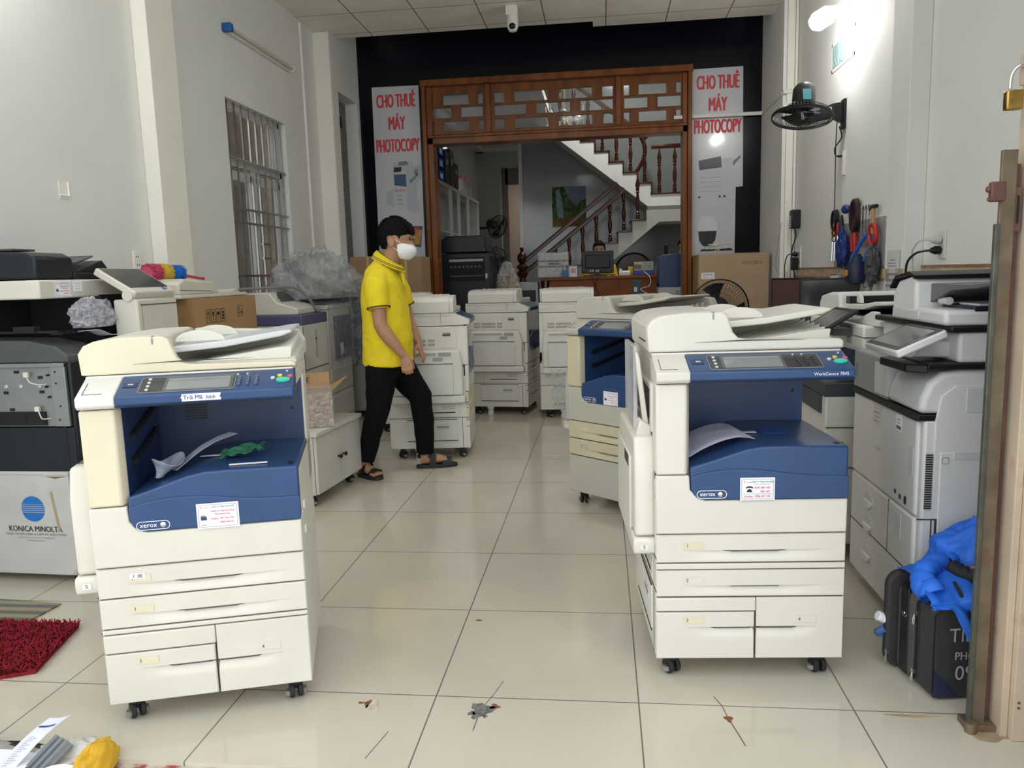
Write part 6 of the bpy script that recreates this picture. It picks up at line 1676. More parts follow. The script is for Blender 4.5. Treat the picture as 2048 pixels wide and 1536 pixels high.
b = MB(); b.grid(lambda u, v: (-.36 + .72 * u, -.306 - .010 * abs(noise.noise(Vector((u * 3, v * 22, 1)))), .02 + 1.44 * v), 20, 90); b.grid(lambda u, v: (-.36 + .72 * u, -.306 + .61 * v, 1.462 + .008 * abs(noise.noise(Vector((u * 5, v * 8, 4))))), 24, 20); b.build('stretch_film', clear_film('stretch_film', (.80, .78, .74), .16, .9, 18, .15), wk)
fw = thing('flower_bunch', 'small bunch of artificial cream flowers lying on the film wrapped carton', 'flowers', (1.72, 6.15, 1.478))
rnd = random.Random(3)
for k in range(12):
    c = Vector(((rnd.random() - .5) * .26, (rnd.random() - .5) * .12, .03 + rnd.random() * .05))
    b = MB()
    for j in range(6):
        g = j * pi / 3 + rnd.random() * .3; b.sph(c + Vector((.012 * cos(g), .012 * sin(g), .004)), (.014, .014, .008), 8, 5)
    b.build('flower_head', mat('petal_cream', (.68, .64, .50), .7), fw)
b = MB()
for k in range(16):
    x = (rnd.random() - .5) * .3; b.grid(lambda u, v: (x + .06 * (u - .5), (v - .5) * .05 - .02, .012 + .03 * sin(pi * u) * rnd.random()), 4, 2, .002)
b.build('leaves', mat('leaf_dark', (.06, .08, .05), .7), fw)

# dome camera under the ceiling
dc = thing('dome_camera', 'white dome security camera under the suspended ceiling', 'camera', (-.27, 5.42, 3.80)); b = MB(); b.box(-.06, -.04, -.085, .05, .05, 0); b.build('mount_box', WHITEP, dc, bevel=.004); b = MB(); b.lathe([(.0, -.235), (.035, -.225), (.052, -.19), (.055, -.14), (.052, -.085)], (0, 0, 0), 22); hd = b.build('housing', WHITEP, dc); b = MB(); b.sph((0, -.028, -.185), (.034, .034, .034)); b.build('lens_dome', BLACK, hd)

# banners on the black wall
BPL = mat('banner_vinyl', (.56, .56, .60), .25, var=.02, vs_=2, coat=.3)
BPG = mat('print_cool_grey', (.40, .45, .50), .4); BPG2 = mat('print_dark_grey', (.16, .18, .2), .4)
def banner(label, loc, outline):
    t = thing('banner', label, 'banner', loc); b = MB(); b.prism(outline, 'y', -.006, 0); b.build('sheet', BPL, t, smooth=False); return t
def words(t, cx, z, pitch, w, size):
    M = vplane((cx, -.0065, z))
    SH = mat('print_shadow', (.42, .34, .34), .5)
    it = [('CHO THUÊ', 0, 0, size, .43, .045), ('MÁY', 0, -pitch, size, .46, .045), ('PHOTOCOPY', 0, -2 * pitch, size, .40, .045)]
    for w_ in it:
        s_, x, y, z_, a, o_ = w_
        text([(s_, x + .004, y - .006, z_, a, o_)], SH, t, M, 'letter_shadow', .0003)
        text([w_], RED, t, M, 'lettering', .0012)
bl = banner('white banner with red lettering and pictures of copiers, left of the carved opening', (-1.76, 6.698, 2.5), [(-.27, .95), (.27, .945), (.265, -1.25), (-.28, -1.25)])
words(bl, .0, .785, .245, .5, .205)
def pic(t, pts, m, l_=0, name='print'):
    b = MB(); b.prism(pts, 'y', -.0075 - .0005 * l_, -.006); return b.build(name, m, t, smooth=False)
pic(bl, [(-.06, .11), (.16, .12), (.18, .03), (.16, -.02), (-.07, .0)], BPG, 0, 'picture_feeder'); pic(bl, [(-.06, .02), (.15, .02), (.15, -.42), (-.08, -.38)], mat('print_white', (.50, .53, .56), .4), 1, 'picture_body')
pic(bl, [(.15, .07), (.26, .08), (.26, -.08), (.2, -.12), (.2, -.38), (.24, -.42), (.15, -.46), (.08, -.42), (.08, .02)], BPG, 2, 'picture_finisher'); pic(bl, [(-.06, -.02), (.08, -.02), (.08, -.16), (-.06, -.14)], NAVY, 3, 'picture_bay'); pic(bl, [(-.055, .06), (.035, .06), (.025, .01), (-.06, .005)], BLACK, 3, 'picture_panel')
pic(bl, [(-.16, -.2), (-.08, -.18), (-.08, -.38), (-.16, -.36)], BPG, 3, 'picture_tray'); pic(bl, [(.0, .12), (.10, .125), (.11, .08), (.0, .075)], BPG2, 3, 'picture_tray'); pic(bl, [(.18, .02), (.22, .03), (.22, -.04), (.18, -.03)], BPG2, 3, 'picture_slot'); pic(bl, [(.12, -.09), (.22, -.02), (.22, -.04), (.13, -.13)], BPG2, 3, 'picture_slot')
for k in range(3): pic(bl, [(-.03, -.255 - k * .045), (.03, -.257 - k * .045), (.03, -.265 - k * .045), (-.03, -.263 - k * .045)], BPG2, 4, 'picture_handle')
text([('FUJI XEROX', .005, -.20, .04, .62, .01)], RED, bl, vplane((0, -.0088, 0)), 'picture_lettering')
pic(bl, [(.0, -.60), (.25, -.61), (.22, -.85), (.06, -.82)], mat('print_night', (.05, .03, .10), .3), 0, 'picture_monitor'); pic(bl, [(.02, -.64), (.24, -.65), (.21, -.82), (.07, -.8)], mat('print_gold', (.50, .27, .03), .3, var=.7, vs_=14), 1, 'picture_screen'); pic(bl, [(.15, -.63), (.19, -.625), (.2, -.66), (.15, -.68)], RED, 2, 'picture_roof')
pic(bl, [(.10, -1.0), (.22, -1.0), (.2, -1.03), (.1, -1.03)], BPG2, 0, 'picture_device'); pic(bl, [(.1, -1.08), (.22, -1.08), (.22, -1.2), (.1, -1.2)], BPG, 0, 'picture_device')
br = banner('white banner with red lettering and a dome camera picture, right of the carved opening', (1.80, 6.698, 2.5), [(-.27, .94), (.265, .945), (.275, -.31), (.20, -.315), (.195, -1.05), (-.27, -1.05)])
words(br, 0, .79, .23, .5, .205)
pic(br, [(-.20, -.02), (.04, .02), (.05, -.10), (-.19, -.12)], mat('print_black', (.02, .02, .025), .3), 1, 'picture_top'); pic(br, [(-.20, -.12), (.05, -.11), (.05, -.40), (-.22, -.40)], MATS['print_white'], 0, 'picture_body'); pic(br, [(.05, .0), (.16, .0), (.16, -.36), (.05, -.38)], mat('print_pale', (.52, .53, .57), .35), 0, 'picture_finisher'); pic(br, [(.17, -.09), (.25, .0), (.24, .02), (.17, -.04)], BPG2, 1, 'picture_tray')
for k in range(4): pic(br, [(-.18, -.20 - .05 * k), (.04, -.20 - .05 * k), (.04, -.203 - .05 * k), (-.18, -.203 - .05 * k)], BPG2, 2, 'picture_drawer')
for x in (-.20, .02, .07): pic(br, [(x, -.40), (x + .02, -.40), (x + .02, -.42), (x, -.42)], BLACK, 2, 'picture_caster')
pic(br, [(-.14, -.49), (.18, -.49), (.18, -.60), (.02, -.58), (-.06, -.60), (-.14, -.60)], MATS['print_pale'], 0, 'picture_bracket')
pic(br, [(-.21, -.78), (-.20, -.70), (-.16, -.63), (-.10, -.61), (-.04, -.63), (0, -.70), (.01, -.78)], mat('print_dome', (.62, .63, .66), .3), 1, 'picture_dome'); pic(br, [(-.20, -.78), (.0, -.78), (-.015, -.88), (-.06, -.94), (-.10, -.955), (-.15, -.94), (-.19, -.88)], MATS['print_black'], 1, 'picture_lens')
# ================================================================ people
SKIN = mat('skin_tan', (.42, .215, .125), .5, var=.06, vs_=9)
HAIR = mat('hair_black', (.006, .0055, .0055), .75, var=.4, vs_=90, spec=.15, bump=.5, bs=120)
POLO = mat('polo_yellow', (.80, .62, .012), .8, var=.06, vs_=6, bump=.25, bs=9)
TROU = mat('trousers_black', (.0045, .0045, .006), .9, spec=.15, var=.2, vs_=8, bump=.3, bs=8)
MASKM = mat('mask_white', (.80, .80, .82), .8)
SANDAL = mat('sandal_black', (.014, .015, .017), .6)
STRIPE = mat('polo_stripe', (.07, .03, .05), .8)
def fused(mb, name, m, parent, vox, it=6, M=None):
    o = mb.build(name, m, parent, smooth=False)
    r = o.modifiers.new('fuse', 'REMESH'); r.mode = 'VOXEL'; r.voxel_size = vox; r.use_smooth_shade = True
    s_ = o.modifiers.new('smooth', 'SMOOTH'); s_.factor = .5; s_.iterations = it
    return o
MO = Vector((-.85, 2.76, 0))
def mb(): return MB(Matrix.Translation(-MO))
b = mb()
# head, neck
HC = (-.785, 2.74, 1.575)
b.sph(HC, (.106, .078, .118), 28, 18)
b.sph((-.742, 2.74, 1.50), (.072, .063, .075), 20, 12); b.sph((-.717, 2.74, 1.448), (.034, .038, .028), 14, 9)
b.sph((-.685, 2.74, 1.508), (.026, .013, .022), 12, 8); b.sph((-.695, 2.74, 1.545), (.016, .010, .03), 12, 8)
b.sph((-.795, 2.658, 1.532), (.024, .013, .036), 14, 9); b.sph((-.788, 2.816, 1.532), (.021, .010, .033), 14, 9)
b.sph((-.693, 2.71, 1.572), (.018, .026, .012), 10, 6); b.sph((-.693, 2.77, 1.572), (.018, .026, .012), 10, 6)
b.loft([((-.795, 2.74, 1.50), .060), ((-.825, 2.745, 1.43), .058), ((-.86, 2.75, 1.36), .070)], 18)
# trunk core
b.loft([((-.87, 2.75, 1.40), (.06, .10)), ((-.885, 2.75, 1.30), (.10, .175)), ((-.885, 2.75, 1.10), (.115, .155)), ((-.88, 2.755, .92), (.115, .15)), ((-.88, 2.76, .76), (.115, .16))], 20)
# arms
b.loft([((-.885, 2.60, 1.32), .05), ((-.885, 2.575, 1.25), .054), ((-.866, 2.545, 1.10), .047), ((-.860, 2.535, 1.02), .044), ((-.835, 2.538, .97), .0445), ((-.80, 2.545, .92), .043), ((-.752, 2.555, .855), .032), ((-.724, 2.56, .815), .026)], 16)
b.loft([((-.724, 2.56, .822), (.027, .021)), ((-.714, 2.558, .79), (.036, .018)), ((-.704, 2.555, .752), (.039, .015)), ((-.702, 2.554, .742), (.034, .011))], 16, up=(1, 0, 0))
for dx, l0, l1 in ((-.030, .028, .018), (-.010, .034, .022), (.010, .033, .022), (.029, .028, .018)):
    x = -.7035 + dx
    b.loft([((x, 2.555, .756), .0098), ((x + .001, 2.549, .756 - l0), .0094), ((x + .002, 2.562, .756 - l0 - l1), .0086), ((x + .002, 2.574, .756 - l0 - l1 - .004), .006)], 10)
b.loft([((-.700, 2.566, .800), .012), ((-.676, 2.574, .772), .0115), ((-.668, 2.580, .745), .010), ((-.672, 2.585, .722), .007)], 10)
b.loft([((-.86, 2.90, 1.32), .05), ((-.85, 2.93, 1.25), .054), ((-.81, 2.965, 1.10), .047), ((-.79, 2.98, 1.01), .043), ((-.765, 2.972, .95), .042), ((-.74, 2.96, .905), .034), ((-.718, 2.95, .864), .026)], 16)
b.loft([((-.718, 2.95, .868), (.021, .026)), ((-.710, 2.942, .835), (.019, .036)), ((-.700, 2.935, .80), (.015, .039)), ((-.697, 2.932, .79), (.011, .033))], 16, up=(1, 0, 0))
for dy, l0, l1 in ((-.030, .030, .022), (-.010, .036, .026), (.010, .034, .025), (.028, .028, .02)):
    y = 2.935 + dy
    b.loft([((-.700, y, .802), .0098), ((-.684, y - .004, .802 - l0), .0094), ((-.681, y - .01, .802 - l0 - l1), .0086), ((-.688, y - .012, .802 - l0 - l1 - .012), .006)], 10)
b.loft([((-.720, 2.915, .850), .012), ((-.733, 2.898, .820), .0115), ((-.735, 2.890, .790), .010), ((-.728, 2.888, .768), .007)], 10)
# legs and feet
b.loft([((-.90, 2.67, .76), .085), ((-.91, 2.64, .60), .078), ((-.925, 2.62, .466), .056), ((-.985, 2.62, .29), .052), ((-1.04, 2.635, .12), .038), ((-1.05, 2.645, .07), .038)], 16)
b.loft([((-1.085, 2.672, .055), (.034, .032)), ((-1.04, 2.645, .060), (.038, .036)), ((-.995, 2.618, .050), (.043, .026)), ((-.965, 2.598, .042), (.043, .017)), ((-.945, 2.585, .038), (.034, .012))], 14, up=(.5, .86, 0))
for k, (dx, dy) in enumerate(((-.034, -.036), (-.017, -.020), (0, -.005), (.016, .008), (.033, .02))):
    b.loft([((-.965 + dx * .6, 2.600 + dy, .040), .012), ((-.940 + dx * .55, 2.578 + dy, .038), .0115), ((-.930 + dx * .55, 2.572 + dy, .036), .008)], 8)
b.loft([((-.85, 2.85, .74), .085), ((-.775, 2.87, .61), .078), ((-.70, 2.88, .50), .058), ((-.69, 2.89, .29), .053), ((-.695, 2.90, .12), .040), ((-.695, 2.90, .07), .040)], 16)
b.loft([((-.728, 2.893, .060), (.034, .034)), ((-.68, 2.908, .066), (.037, .040)), ((-.62, 2.926, .062), (.040, .032)), ((-.56, 2.945, .050), (.043, .020)), ((-.53, 2.953, .046), (.036, .014))], 14, up=(-.3, .95, 0))
for k in range(5):
    dy = (k - 2) * .017
    b.loft([((-.553 - abs(dy) * .3, 2.945 + dy, .048), .012), ((-.522 - abs(dy) * .5, 2.952 + dy, .046), .0115), ((-.508 - abs(dy) * .6, 2.956 + dy, .044), .008)], 8)
man = fused(b, 'person', SKIN, None, .0048, 5)
man.location = MO
tag(man, 'man in yellow polo shirt, white face mask and black trousers, walking past the copiers', 'person')
# shirt
b = mb()
b.loft([((-.884, 2.75, .740), (.160, .190)), ((-.882, 2.75, .80), (.160, .190)), ((-.876, 2.75, .91), (.163, .186)), ((-.878, 2.75, 1.05), (.154, .186)), ((-.887, 2.75, 1.18), (.143, .196)), ((-.889, 2.75, 1.28), (.130, .200)), ((-.885, 2.75, 1.345), (.105, .170)), ((-.868, 2.75, 1.395), (.078, .105)), ((-.852, 2.748, 1.425), (.064, .070))], 32, up=(1, 0, 0))
b.loft([((-.887, 2.65, 1.325), .062), ((-.89, 2.585, 1.275), .077), ((-.878, 2.558, 1.20), .076), ((-.868, 2.548, 1.118), .071)], 20)
b.loft([((-.87, 2.85, 1.325), .062), ((-.855, 2.92, 1.275), .077), ((-.83, 2.945, 1.20), .076), ((-.812, 2.960, 1.118), .071)], 20)
sh_ = fused(b, 'polo_shirt', POLO, man, .008, 4)
dt = bpy.data.textures.new('folds', 'CLOUDS'); dt.noise_scale = .11; dt.noise_depth = 2
dm = sh_.modifiers.new('folds', 'DISPLACE'); dm.texture = dt; dm.strength = .018; dm.mid_level = .5; dm.texture_coords = 'LOCAL'
b = mb()
def collar(u, v):
    g = 2 * pi * u; c = cos(g)
    r0 = .070 + .030 * v
    gap = 1 if abs(((u + .5) % 1) - .5) > .035 else .9
    return (-.838 + (r0 + .004) * c - .006 * v, 2.746 + (r0 - .002) * sin(g) * 1.03, 1.436 - .050 * c - .045 * v + .010 * sin(pi * v))
b.grid(collar, 48, 6, .004); co_ = b.build('collar', POLO, sh_, ang=60)
b = mb()
for k in (0.0, .008): b.tube([tuple(Vector(collar(i / 40, .88 - k * 16)) + Vector((.0045 * cos(2 * pi * i / 40), .0045 * sin(2 * pi * i / 40), .003))) for i in range(1, 40)], .0019, 5)
b.build('collar_stripe', STRIPE, co_)
for (c0, c1) in (((-.868, 2.548, 1.124), (-.879, 2.560, 1.205)), ((-.812, 2.960, 1.124), (-.829, 2.945, 1.205))):
    d = (Vector(c1) - Vector(c0)).normalized(); b = mb(); b.loft([(Vector(c0) - d * .004, .0755), (Vector(c0) + d * .004, .0760)], 24); b.build('sleeve_stripe', STRIPE, sh_)
b = mb(); b.prism([(-.765, 1.355), (-.742, 1.335), (-.738, 1.26), (-.752, 1.26)], 'y', 2.742, 2.755); b.build('placket', POLO, sh_)
text([('TIN NGHỆ', 0, 0, .018)], STRIPE, sh_, pose((.35, -.9, 0), (0, 0, 1), Vector((-.768, 2.66, 1.185)) - MO))
# trousers
b = mb()
b.sph((-.882, 2.76, .77), (.140, .178, .13), 24, 14)
b.loft([((-.90, 2.68, .78), .110), ((-.912, 2.645, .62), .098), ((-.928, 2.622, .466), .078), ((-.985, 2.622, .29), .068), ((-1.034, 2.632, .115), .056)], 20)
b.loft([((-.86, 2.85, .76), .112), ((-.785, 2.868, .62), .098), ((-.705, 2.88, .50), .080), ((-.690, 2.89, .29), .069), ((-.692, 2.898, .105), .061)], 20)
tr_ = fused(b, 'trousers', TROU, man, .008, 4)
dm = tr_.modifiers.new('folds', 'DISPLACE'); dm.texture = dt; dm.strength = .016; dm.mid_level = .5; dm.texture_coords = 'LOCAL'
# hair
def hairf(d):
    x = d.x
    if x < -.45: h = -.80
    elif x < 0: h = -.80 + (x + .45) / .45 * .70
    elif x < .35: h = -.10 + x / .35 * .12
    elif x < .6: h = .02 - (x - .35) * .5
    else: h = -.06
    if .22 < x < .50 and abs(d.y) > .55: h -= .32 * sm(min(x - .22, .50 - x) / .06)
    h += .10 * noise.noise(d * 5.5) - .03 * abs(sin(17 * d.y)) * (1 if x > .4 else 0)
    ear = 1 if (abs(d.y) > .5 and -.34 < x < .34 and d.z < -.06) else 0
    t = sm((d.z - h) / .10) * (1 - ear)
    return .86 + .23 * t + .03 * t * noise.noise(d * 7) + .015 * t * noise.noise(d * 19)
b = mb(); b.sph((-.790, 2.74, 1.580), (.107, .082, .112), 72, 48, None, hairf)
for i in range(9):
    y = 2.70 + .01 * i; b.loft([((-.70, y, 1.65), .012), ((-.678, y - .004, 1.615), .010), ((-.672, y - .006 + .003 * (i % 3), 1.582 - .006 * (i % 2)), .003)], 6)
rnd = random.Random(4)
for i in range(2600):
    d = Vector((rnd.gauss(0, 1), rnd.gauss(0, 1), rnd.gauss(0, 1))).normalized()
    k = hairf(d)
    if k < 1.02: continue
    def P(dd, e): return Vector((-.790 + .107 * dd.x * e, 2.74 + .082 * dd.y * e, 1.580 + .112 * dd.z * e))
    crown = Vector((-.35, 0, .93)); tg = (d - crown * d.dot(crown)); tg = (tg - d * tg.dot(d))
    if tg.length < .05: continue
    tg = (tg.normalized() + Vector((rnd.gauss(0, .25), rnd.gauss(0, .25), rnd.gauss(0, .25))))
    d2 = (d + tg * .22).normalized()
    if hairf((d + tg * .16).normalized()) < .98: continue
    sd = d.cross(tg).normalized() * .0035
    p, q_, r_ = P(d, k - .02), P((d + d2).normalized(), k + .035 + .02 * rnd.random()), P(d2, k + .01 + .05 * rnd.random())
    b.add([p - sd, p + sd, q_ + sd * .8, q_ - sd * .8, r_], [(0, 1, 2, 3), (3, 2, 4)])
b.build('hair', HAIR, man, ang=60)
# face mask, its loops, eyes and brows
b = mb()
def maskf(u, v):
    g = rad(-100) + rad(200) * u; a = rad(-62) + rad(118) * v
    k = 1 + .05 * sin(pi * v)
    x = -.752 + .094 * k * cos(a) * cos(g * .95); y = 2.74 + .074 * cos(a) * sin(g); z = 1.488 + .066 * sin(a) - .010 * cos(g)
    return (x, y, z)
b.grid(maskf, 30, 18, .002); mk = b.build('face_mask', MASKM, man, ang=60)
b = mb()
for s_ in (-1, 1):
    y = 2.74 + s_ * .073
    b.tube([(-.735, y, 1.525), (-.765, y + s_ * .004, 1.545), (-.790, y + s_ * .006, 1.566)], .0022, 5); b.tube([(-.745, y, 1.465), (-.772, y + s_ * .003, 1.49), (-.795, y + s_ * .006, 1.505)], .0022, 5)
b.build('mask_loop', MASKM, mk)
for s_ in (-1, 1):
    b = mb(); b.sph((-.684, 2.74 + s_ * .030, 1.551), (.008, .012, .006), 10, 7); b.build('eye', mat('eye_dark', (.02, .015, .012), .2), man)
    b = mb(); b.loft([((-.680, 2.74 + s_ * .014, 1.577), .003), ((-.682, 2.74 + s_ * .034, 1.580), .004), ((-.70, 2.74 + s_ * .054, 1.574), .002)], 8); b.build('eyebrow', HAIR, man)
# sandals
def sandal(heel, toe, w, lift):
    h, t = Vector(heel), Vector(toe); d = (t - h); L_ = d.length; d.normalize(); n_ = Vector((-d.y, d.x, 0))
    M = Matrix.Translation(-MO) @ pose(d, n_, h)
    q = MB(); P = []
    for k in range(28):
        g = 2 * pi * k / 28; u = .5 - .52 * cos(g); ww = w * (.74 + .26 * sm(u * 1.6 - .2))
        P.append((L_ * u, ww * (abs(sin(g)) ** .65) * (1 if sin(g) > 0 else -1)))
    q.prism(P, 'z', 0, .024, M); s = q.build('sandal', SANDAL, man, bevel=.005)
    def strap(x0, x1, z0, hh, ww):
        q = MB(); q.grid(lambda u, v: (x0 + (x1 - x0) * v + .01 * sin(pi * u), ww * cos(pi * u), z0 + hh * sin(pi * u) ** .8), 20, 4, .004, M); q.build('strap', SANDAL, s, ang=60)
    strap(L_ * .62, L_ * .84, .018, .052, w * .98); strap(L_ * .30, L_ * .46, .018, .105, w * .92)
    q = MB(); q.grid(lambda u, v: (L_ * .38 - L_ * .37 * sin(pi * u), w * .80 * cos(pi * u), .072 + .022 * v), 20, 3, .004, M); q.build('heel_strap', SANDAL, s, ang=60)
sandal((-1.105, 2.685, 0), (-.918, 2.567, 0), .048, 0)
sandal((-.752, 2.884, 0), (-.488, 2.962, 0), .048, 0)

# the two people behind the reception desk (back floor at z = 0.5)
def seated(x, y, label, hair_long, shirt, turn=0.0):
    O2 = Vector((x, y, FB)); R_ = Matrix.Rotation(turn, 4, 'Z')
    q = MB()
    q.sph((0, 0, 1.10), (.076, .092, .115), 22, 14); q.sph((0, -.03, 1.03), (.058, .06, .06), 16, 10); q.sph((0, -.092, 1.085), (.013, .016, .022), 10, 7)
    for s_ in (-1, 1): q.sph((s_ * .076, 0, 1.08), (.010, .018, .03), 10, 7)
    q.loft([((0, 0, 1.04), .048), ((0, .01, .92), .055)], 14)
    q.loft([((0, .01, .95), (.06, .06)), ((0, .01, .88), (.17, .09)), ((0, .01, .65), (.15, .10)), ((0, .01, .42), (.17, .13))], 18)
    for s_ in (-1, 1):
        q.loft([((s_ * .17, .0, .88), .045), ((s_ * .21, -.05, .68), .038), ((s_ * .19, -.24, .755), .03), ((s_ * .17, -.33, .775), .022)], 12)
        for k in range(4): q.loft([((s_ * .17 + (k - 1.5) * .018, -.35, .775), .008), ((s_ * .17 + (k - 1.5) * .02, -.40, .775), .007)], 8)
        q.loft([((s_ * .12, -.33, .775), .009), ((s_ * .11, -.37, .775), .007)], 8)
        q.loft([((s_ * .09, 0, .45), .085), ((s_ * .10, -.40, .46), .065), ((s_ * .10, -.42, .10), .045), ((s_ * .10, -.52, .04), .035)], 12)
    o = fused(q, 'person', mat('skin_light', (.50, .30, .20), .5), None, .008, 4); o.location = O2; o.rotation_euler = (0, 0, turn)
    tag(o, label, 'person')
    q = MB(); q.loft([((0, .01, .955), (.075, .07)), ((0, .01, .90), (.185, .10)), ((0, .01, .65), (.165, .115)), ((0, .01, .40), (.185, .145))], 20)
    for s_ in (-1, 1): q.loft([((s_ * .165, .0, .885), .060), ((s_ * .215, -.05, .68), .052), ((s_ * .20, -.18, .738), .042)], 14)
    fused(q, 'shirt', shirt, o, .01, 4)
    q = MB()
    def hf(d):
        t = sm((d.z - (.30 if d.y < -.35 else -.95)) / .12)
        return .84 + .25 * t
    q.sph((0, .01, 1.115), (.082, .098, .112), 40, 26, None, hf)
    if hair_long: q.loft([((0, .06, 1.12), (.085, .05)), ((0, .08, .95), (.09, .04)), ((0, .085, .80), (.06, .025))], 16)
    q.build('hair', HAIR, o, ang=60)
    for s_ in (-1, 1):
        q = MB(); q.sph((s_ * .03, -.084, 1.11), (.011, .007, .006), 8, 6); q.build('eye', MATS['eye_dark'], o)
    return o
wo = seated(.50, 8.52, 'seated woman with dark hair and glasses behind the reception monitor, wearing yellow', True, POLO)
q = MB()
for s_ in (-1, 1): q.tube([(s_ * .034 + .024 * cos(g), -.092, 1.112 + .018 * sin(g)) for g in [i * pi / 8 for i in range(17)]], .0022, 5)
q.tube([(-.01, -.094, 1.114), (.01, -.094, 1.114)], .002, 5); q.build('glasses', BLACK, wo)
q = MB(); q.grid(lambda u, v: (.07 * sin(rad(-80 + 160 * u)), -.02 - .082 * cos(rad(-80 + 160 * u)), 1.0 + .085 * v), 16, 6, .003); q.build('face_mask', MASKM, wo)
w2 = seated(1.64, 8.62, 'seated person in a white mask half hidden by the right post of the carved opening', False, POLO)
q = MB(); q.grid(lambda u, v: (.07 * sin(rad(-80 + 160 * u)), -.02 - .082 * cos(rad(-80 + 160 * u)), 1.0 + .085 * v), 16, 6, .003); q.build('face_mask', MASKM, w2)
for (x, lab) in ((.50, 'dark office chair under the seated woman'), (1.64, 'dark office chair under the person by the right post')):
    t = thing('office_chair', lab, 'chair', (x, 8.55 if x < 1 else 8.66, FB)); b = MB(); b.box(-.21, -.22, .325, .21, .2, .355); b.build('seat', BLACK, t, bevel=.01); b = MB(); b.cyl((0, 0, .06), (0, 0, .33), .025); b.build('column', BLACK, t); b = MB()
    for k in range(5): g = k * 2 * pi / 5; b.cyl((0, 0, .05), (.26 * cos(g), .26 * sin(g), .03), .022)
    b.build('base', BLACK, t)
t = thing('round_chair', 'wooden chair with round red brown back beside the seated woman', 'chair', (.98, 8.75, FB)); b = MB(); b.lathe([(.0, -.012), (.24, -.012), (.25, 0), (.24, .012), (.0, .012)], (0, 0, 0), 32, Matrix.Translation((0, .18, .80)) @ Matrix.Rotation(pi / 2, 4, 'X')); b.build('backrest', WOODD, t); b = MB(); b.tube([(.258 * cos(g), .18, .80 + .258 * sin(g)) for g in [i * pi / 16 for i in range(33)]], .014, 8); b.build('back_rim', BLACK, t); b = MB(); b.box(-.22, -.24, .42, .22, .2, .45); b.build('seat', WOODD, t, bevel=.01)
for x in (-.19, .19):
    for y in (-.2, .17): b = MB(); b.cyl((x, y, 0), (x, y, .42 if y < 0 else .6), .018); b.build('leg', WOODD, t)
# ================================================================ back room
dk = thing('reception_desk', 'long red brown wooden reception desk in the back room', 'desk', (.62, 7.95, FB))
b = MB(); b.box(-.86, -.20, .715, .98, .34, .755); b.build('desk_top', DESKW, dk, bevel=.006)
b = MB(); b.box(-.79, -.16, 0, .95, -.13, .715); b.box(-.79, -.16, 0, -.76, .30, .715); b.box(.92, -.16, 0, .95, .30, .715); pn = b.build('front_panel', DESKW, dk, bevel=.003)
b = MB()
for x in (-.35, .12, .42): b.box(x, -.1615, .0, x + .004, -.1595, .715)
b.build('panel_seam', BLACKM, pn)
b = MB(); b.box(.30, -.175, .18, .40, -.16, .70); b.build('teal_strip', mat('teal_dark', (.02, .09, .11), .5), dk)
DT = FB + .7555
def onto(x, y): return (x, y, DT)
t = thing('monitor', 'black monitor seen from behind in front of the seated woman', 'monitor', onto(.48, 7.98), 0)
b = MB(); b.box(-.205, -.02, .035, .205, .025, .325); hs = b.build('housing', BLACK, t, bevel=.008); b = MB(); b.box(-.16, -.035, .10, .16, -.015, .27); b.build('rear_cover', CHAR, hs, bevel=.01); b = MB(); b.box(-.035, -.03, .01, .035, .0, .08); b.box(-.12, -.08, 0, .12, .09, .014); b.build('stand', BLACK, t, bevel=.004); b = MB(); b.box(-.10, -.037, .055, -.085, -.03, .085); b.box(-.07, -.037, .055, -.055, -.03, .085); b.box(-.03, -.037, .058, .02, -.03, .075); b.build('port', LGREY, hs)
for (x, lab) in ((.38, 'thin dark cable crossing down the desk front from the monitor, left one'), (.45, 'thin dark cable crossing down the desk front from the monitor, right one')):
    b = MB(); s_ = 1 if x < .4 else -1; b.tube([(x + .04, 7.86, DT + .02), (x + .03, 7.735, DT - .02), (x + s_ * .12 + .04, 7.78, DT - .38), (x + s_ * .2 + .04, 7.78, DT - .7)], .004, 5); tag(b.build('desk_cable', BLACKM), lab, 'cable')
t = thing('printer', 'white desk printer wrapped in clear film at the left end of the desk', 'printer', (-.09, 8.02, DT)); b = MB(); b.box(-.19, -.16, 0, .19, .2, .13); b.box(-.19, -.16, .145, .19, .2, .20); b.box(-.185, -.15, .215, .185, .2, .30); bd = b.build('body', LGREY, t, bevel=.008); b = MB(); b.box(-.188, -.155, .13, .188, .19, .145); b.box(-.18, -.15, .20, .18, .19, .215); b.box(-.06, -.164, .16, .10, -.155, .185); b.build('gap', CHAR, t); b = MB(); b.grid(lambda u, v: (-.2 + .4 * u, -.166 - .012 * abs(noise.noise(Vector((u * 6, v * 7, 1)))), .01 + .31 * v), 24, 20); b.grid(lambda u, v: (-.2 + .4 * u, -.17 + .38 * v, .305 + .022 * abs(noise.noise(Vector((u * 6, v * 7, 3))))), 24, 20); b.build('wrap_film', FILM, t)
t = thing('printer_stand', 'grey printer standing on the floor left of the desk', 'printer', (-.44, 8.05, FB)); b = MB(); b.box(-.17, -.2, 0, .15, .25, .70); b.build('body', GREY, t, bevel=.008); b = MB(); b.box(-.172, -.203, .45, .12, -.2, .60); b.build('dark_slot', CHAR, t)
t = thing('card_stand', 'white and red price card stand on the desk left of the monitor', 'card stand', onto(.17, 7.83)); b = MB(); b.box(-.05, -.005, 0, .05, .012, .135); b.build('card', PAPER, t); b = MB(); b.box(-.03, -.0065, .05, .03, -.004, .11); b.build('red_print', mat('print_pink', (.62, .36, .38), .6), t); b = MB(); b.box(-.052, .012, 0, .052, .05, .15); b.build('backing', mat('stand_green', (.06, .16, .14), .5), t)
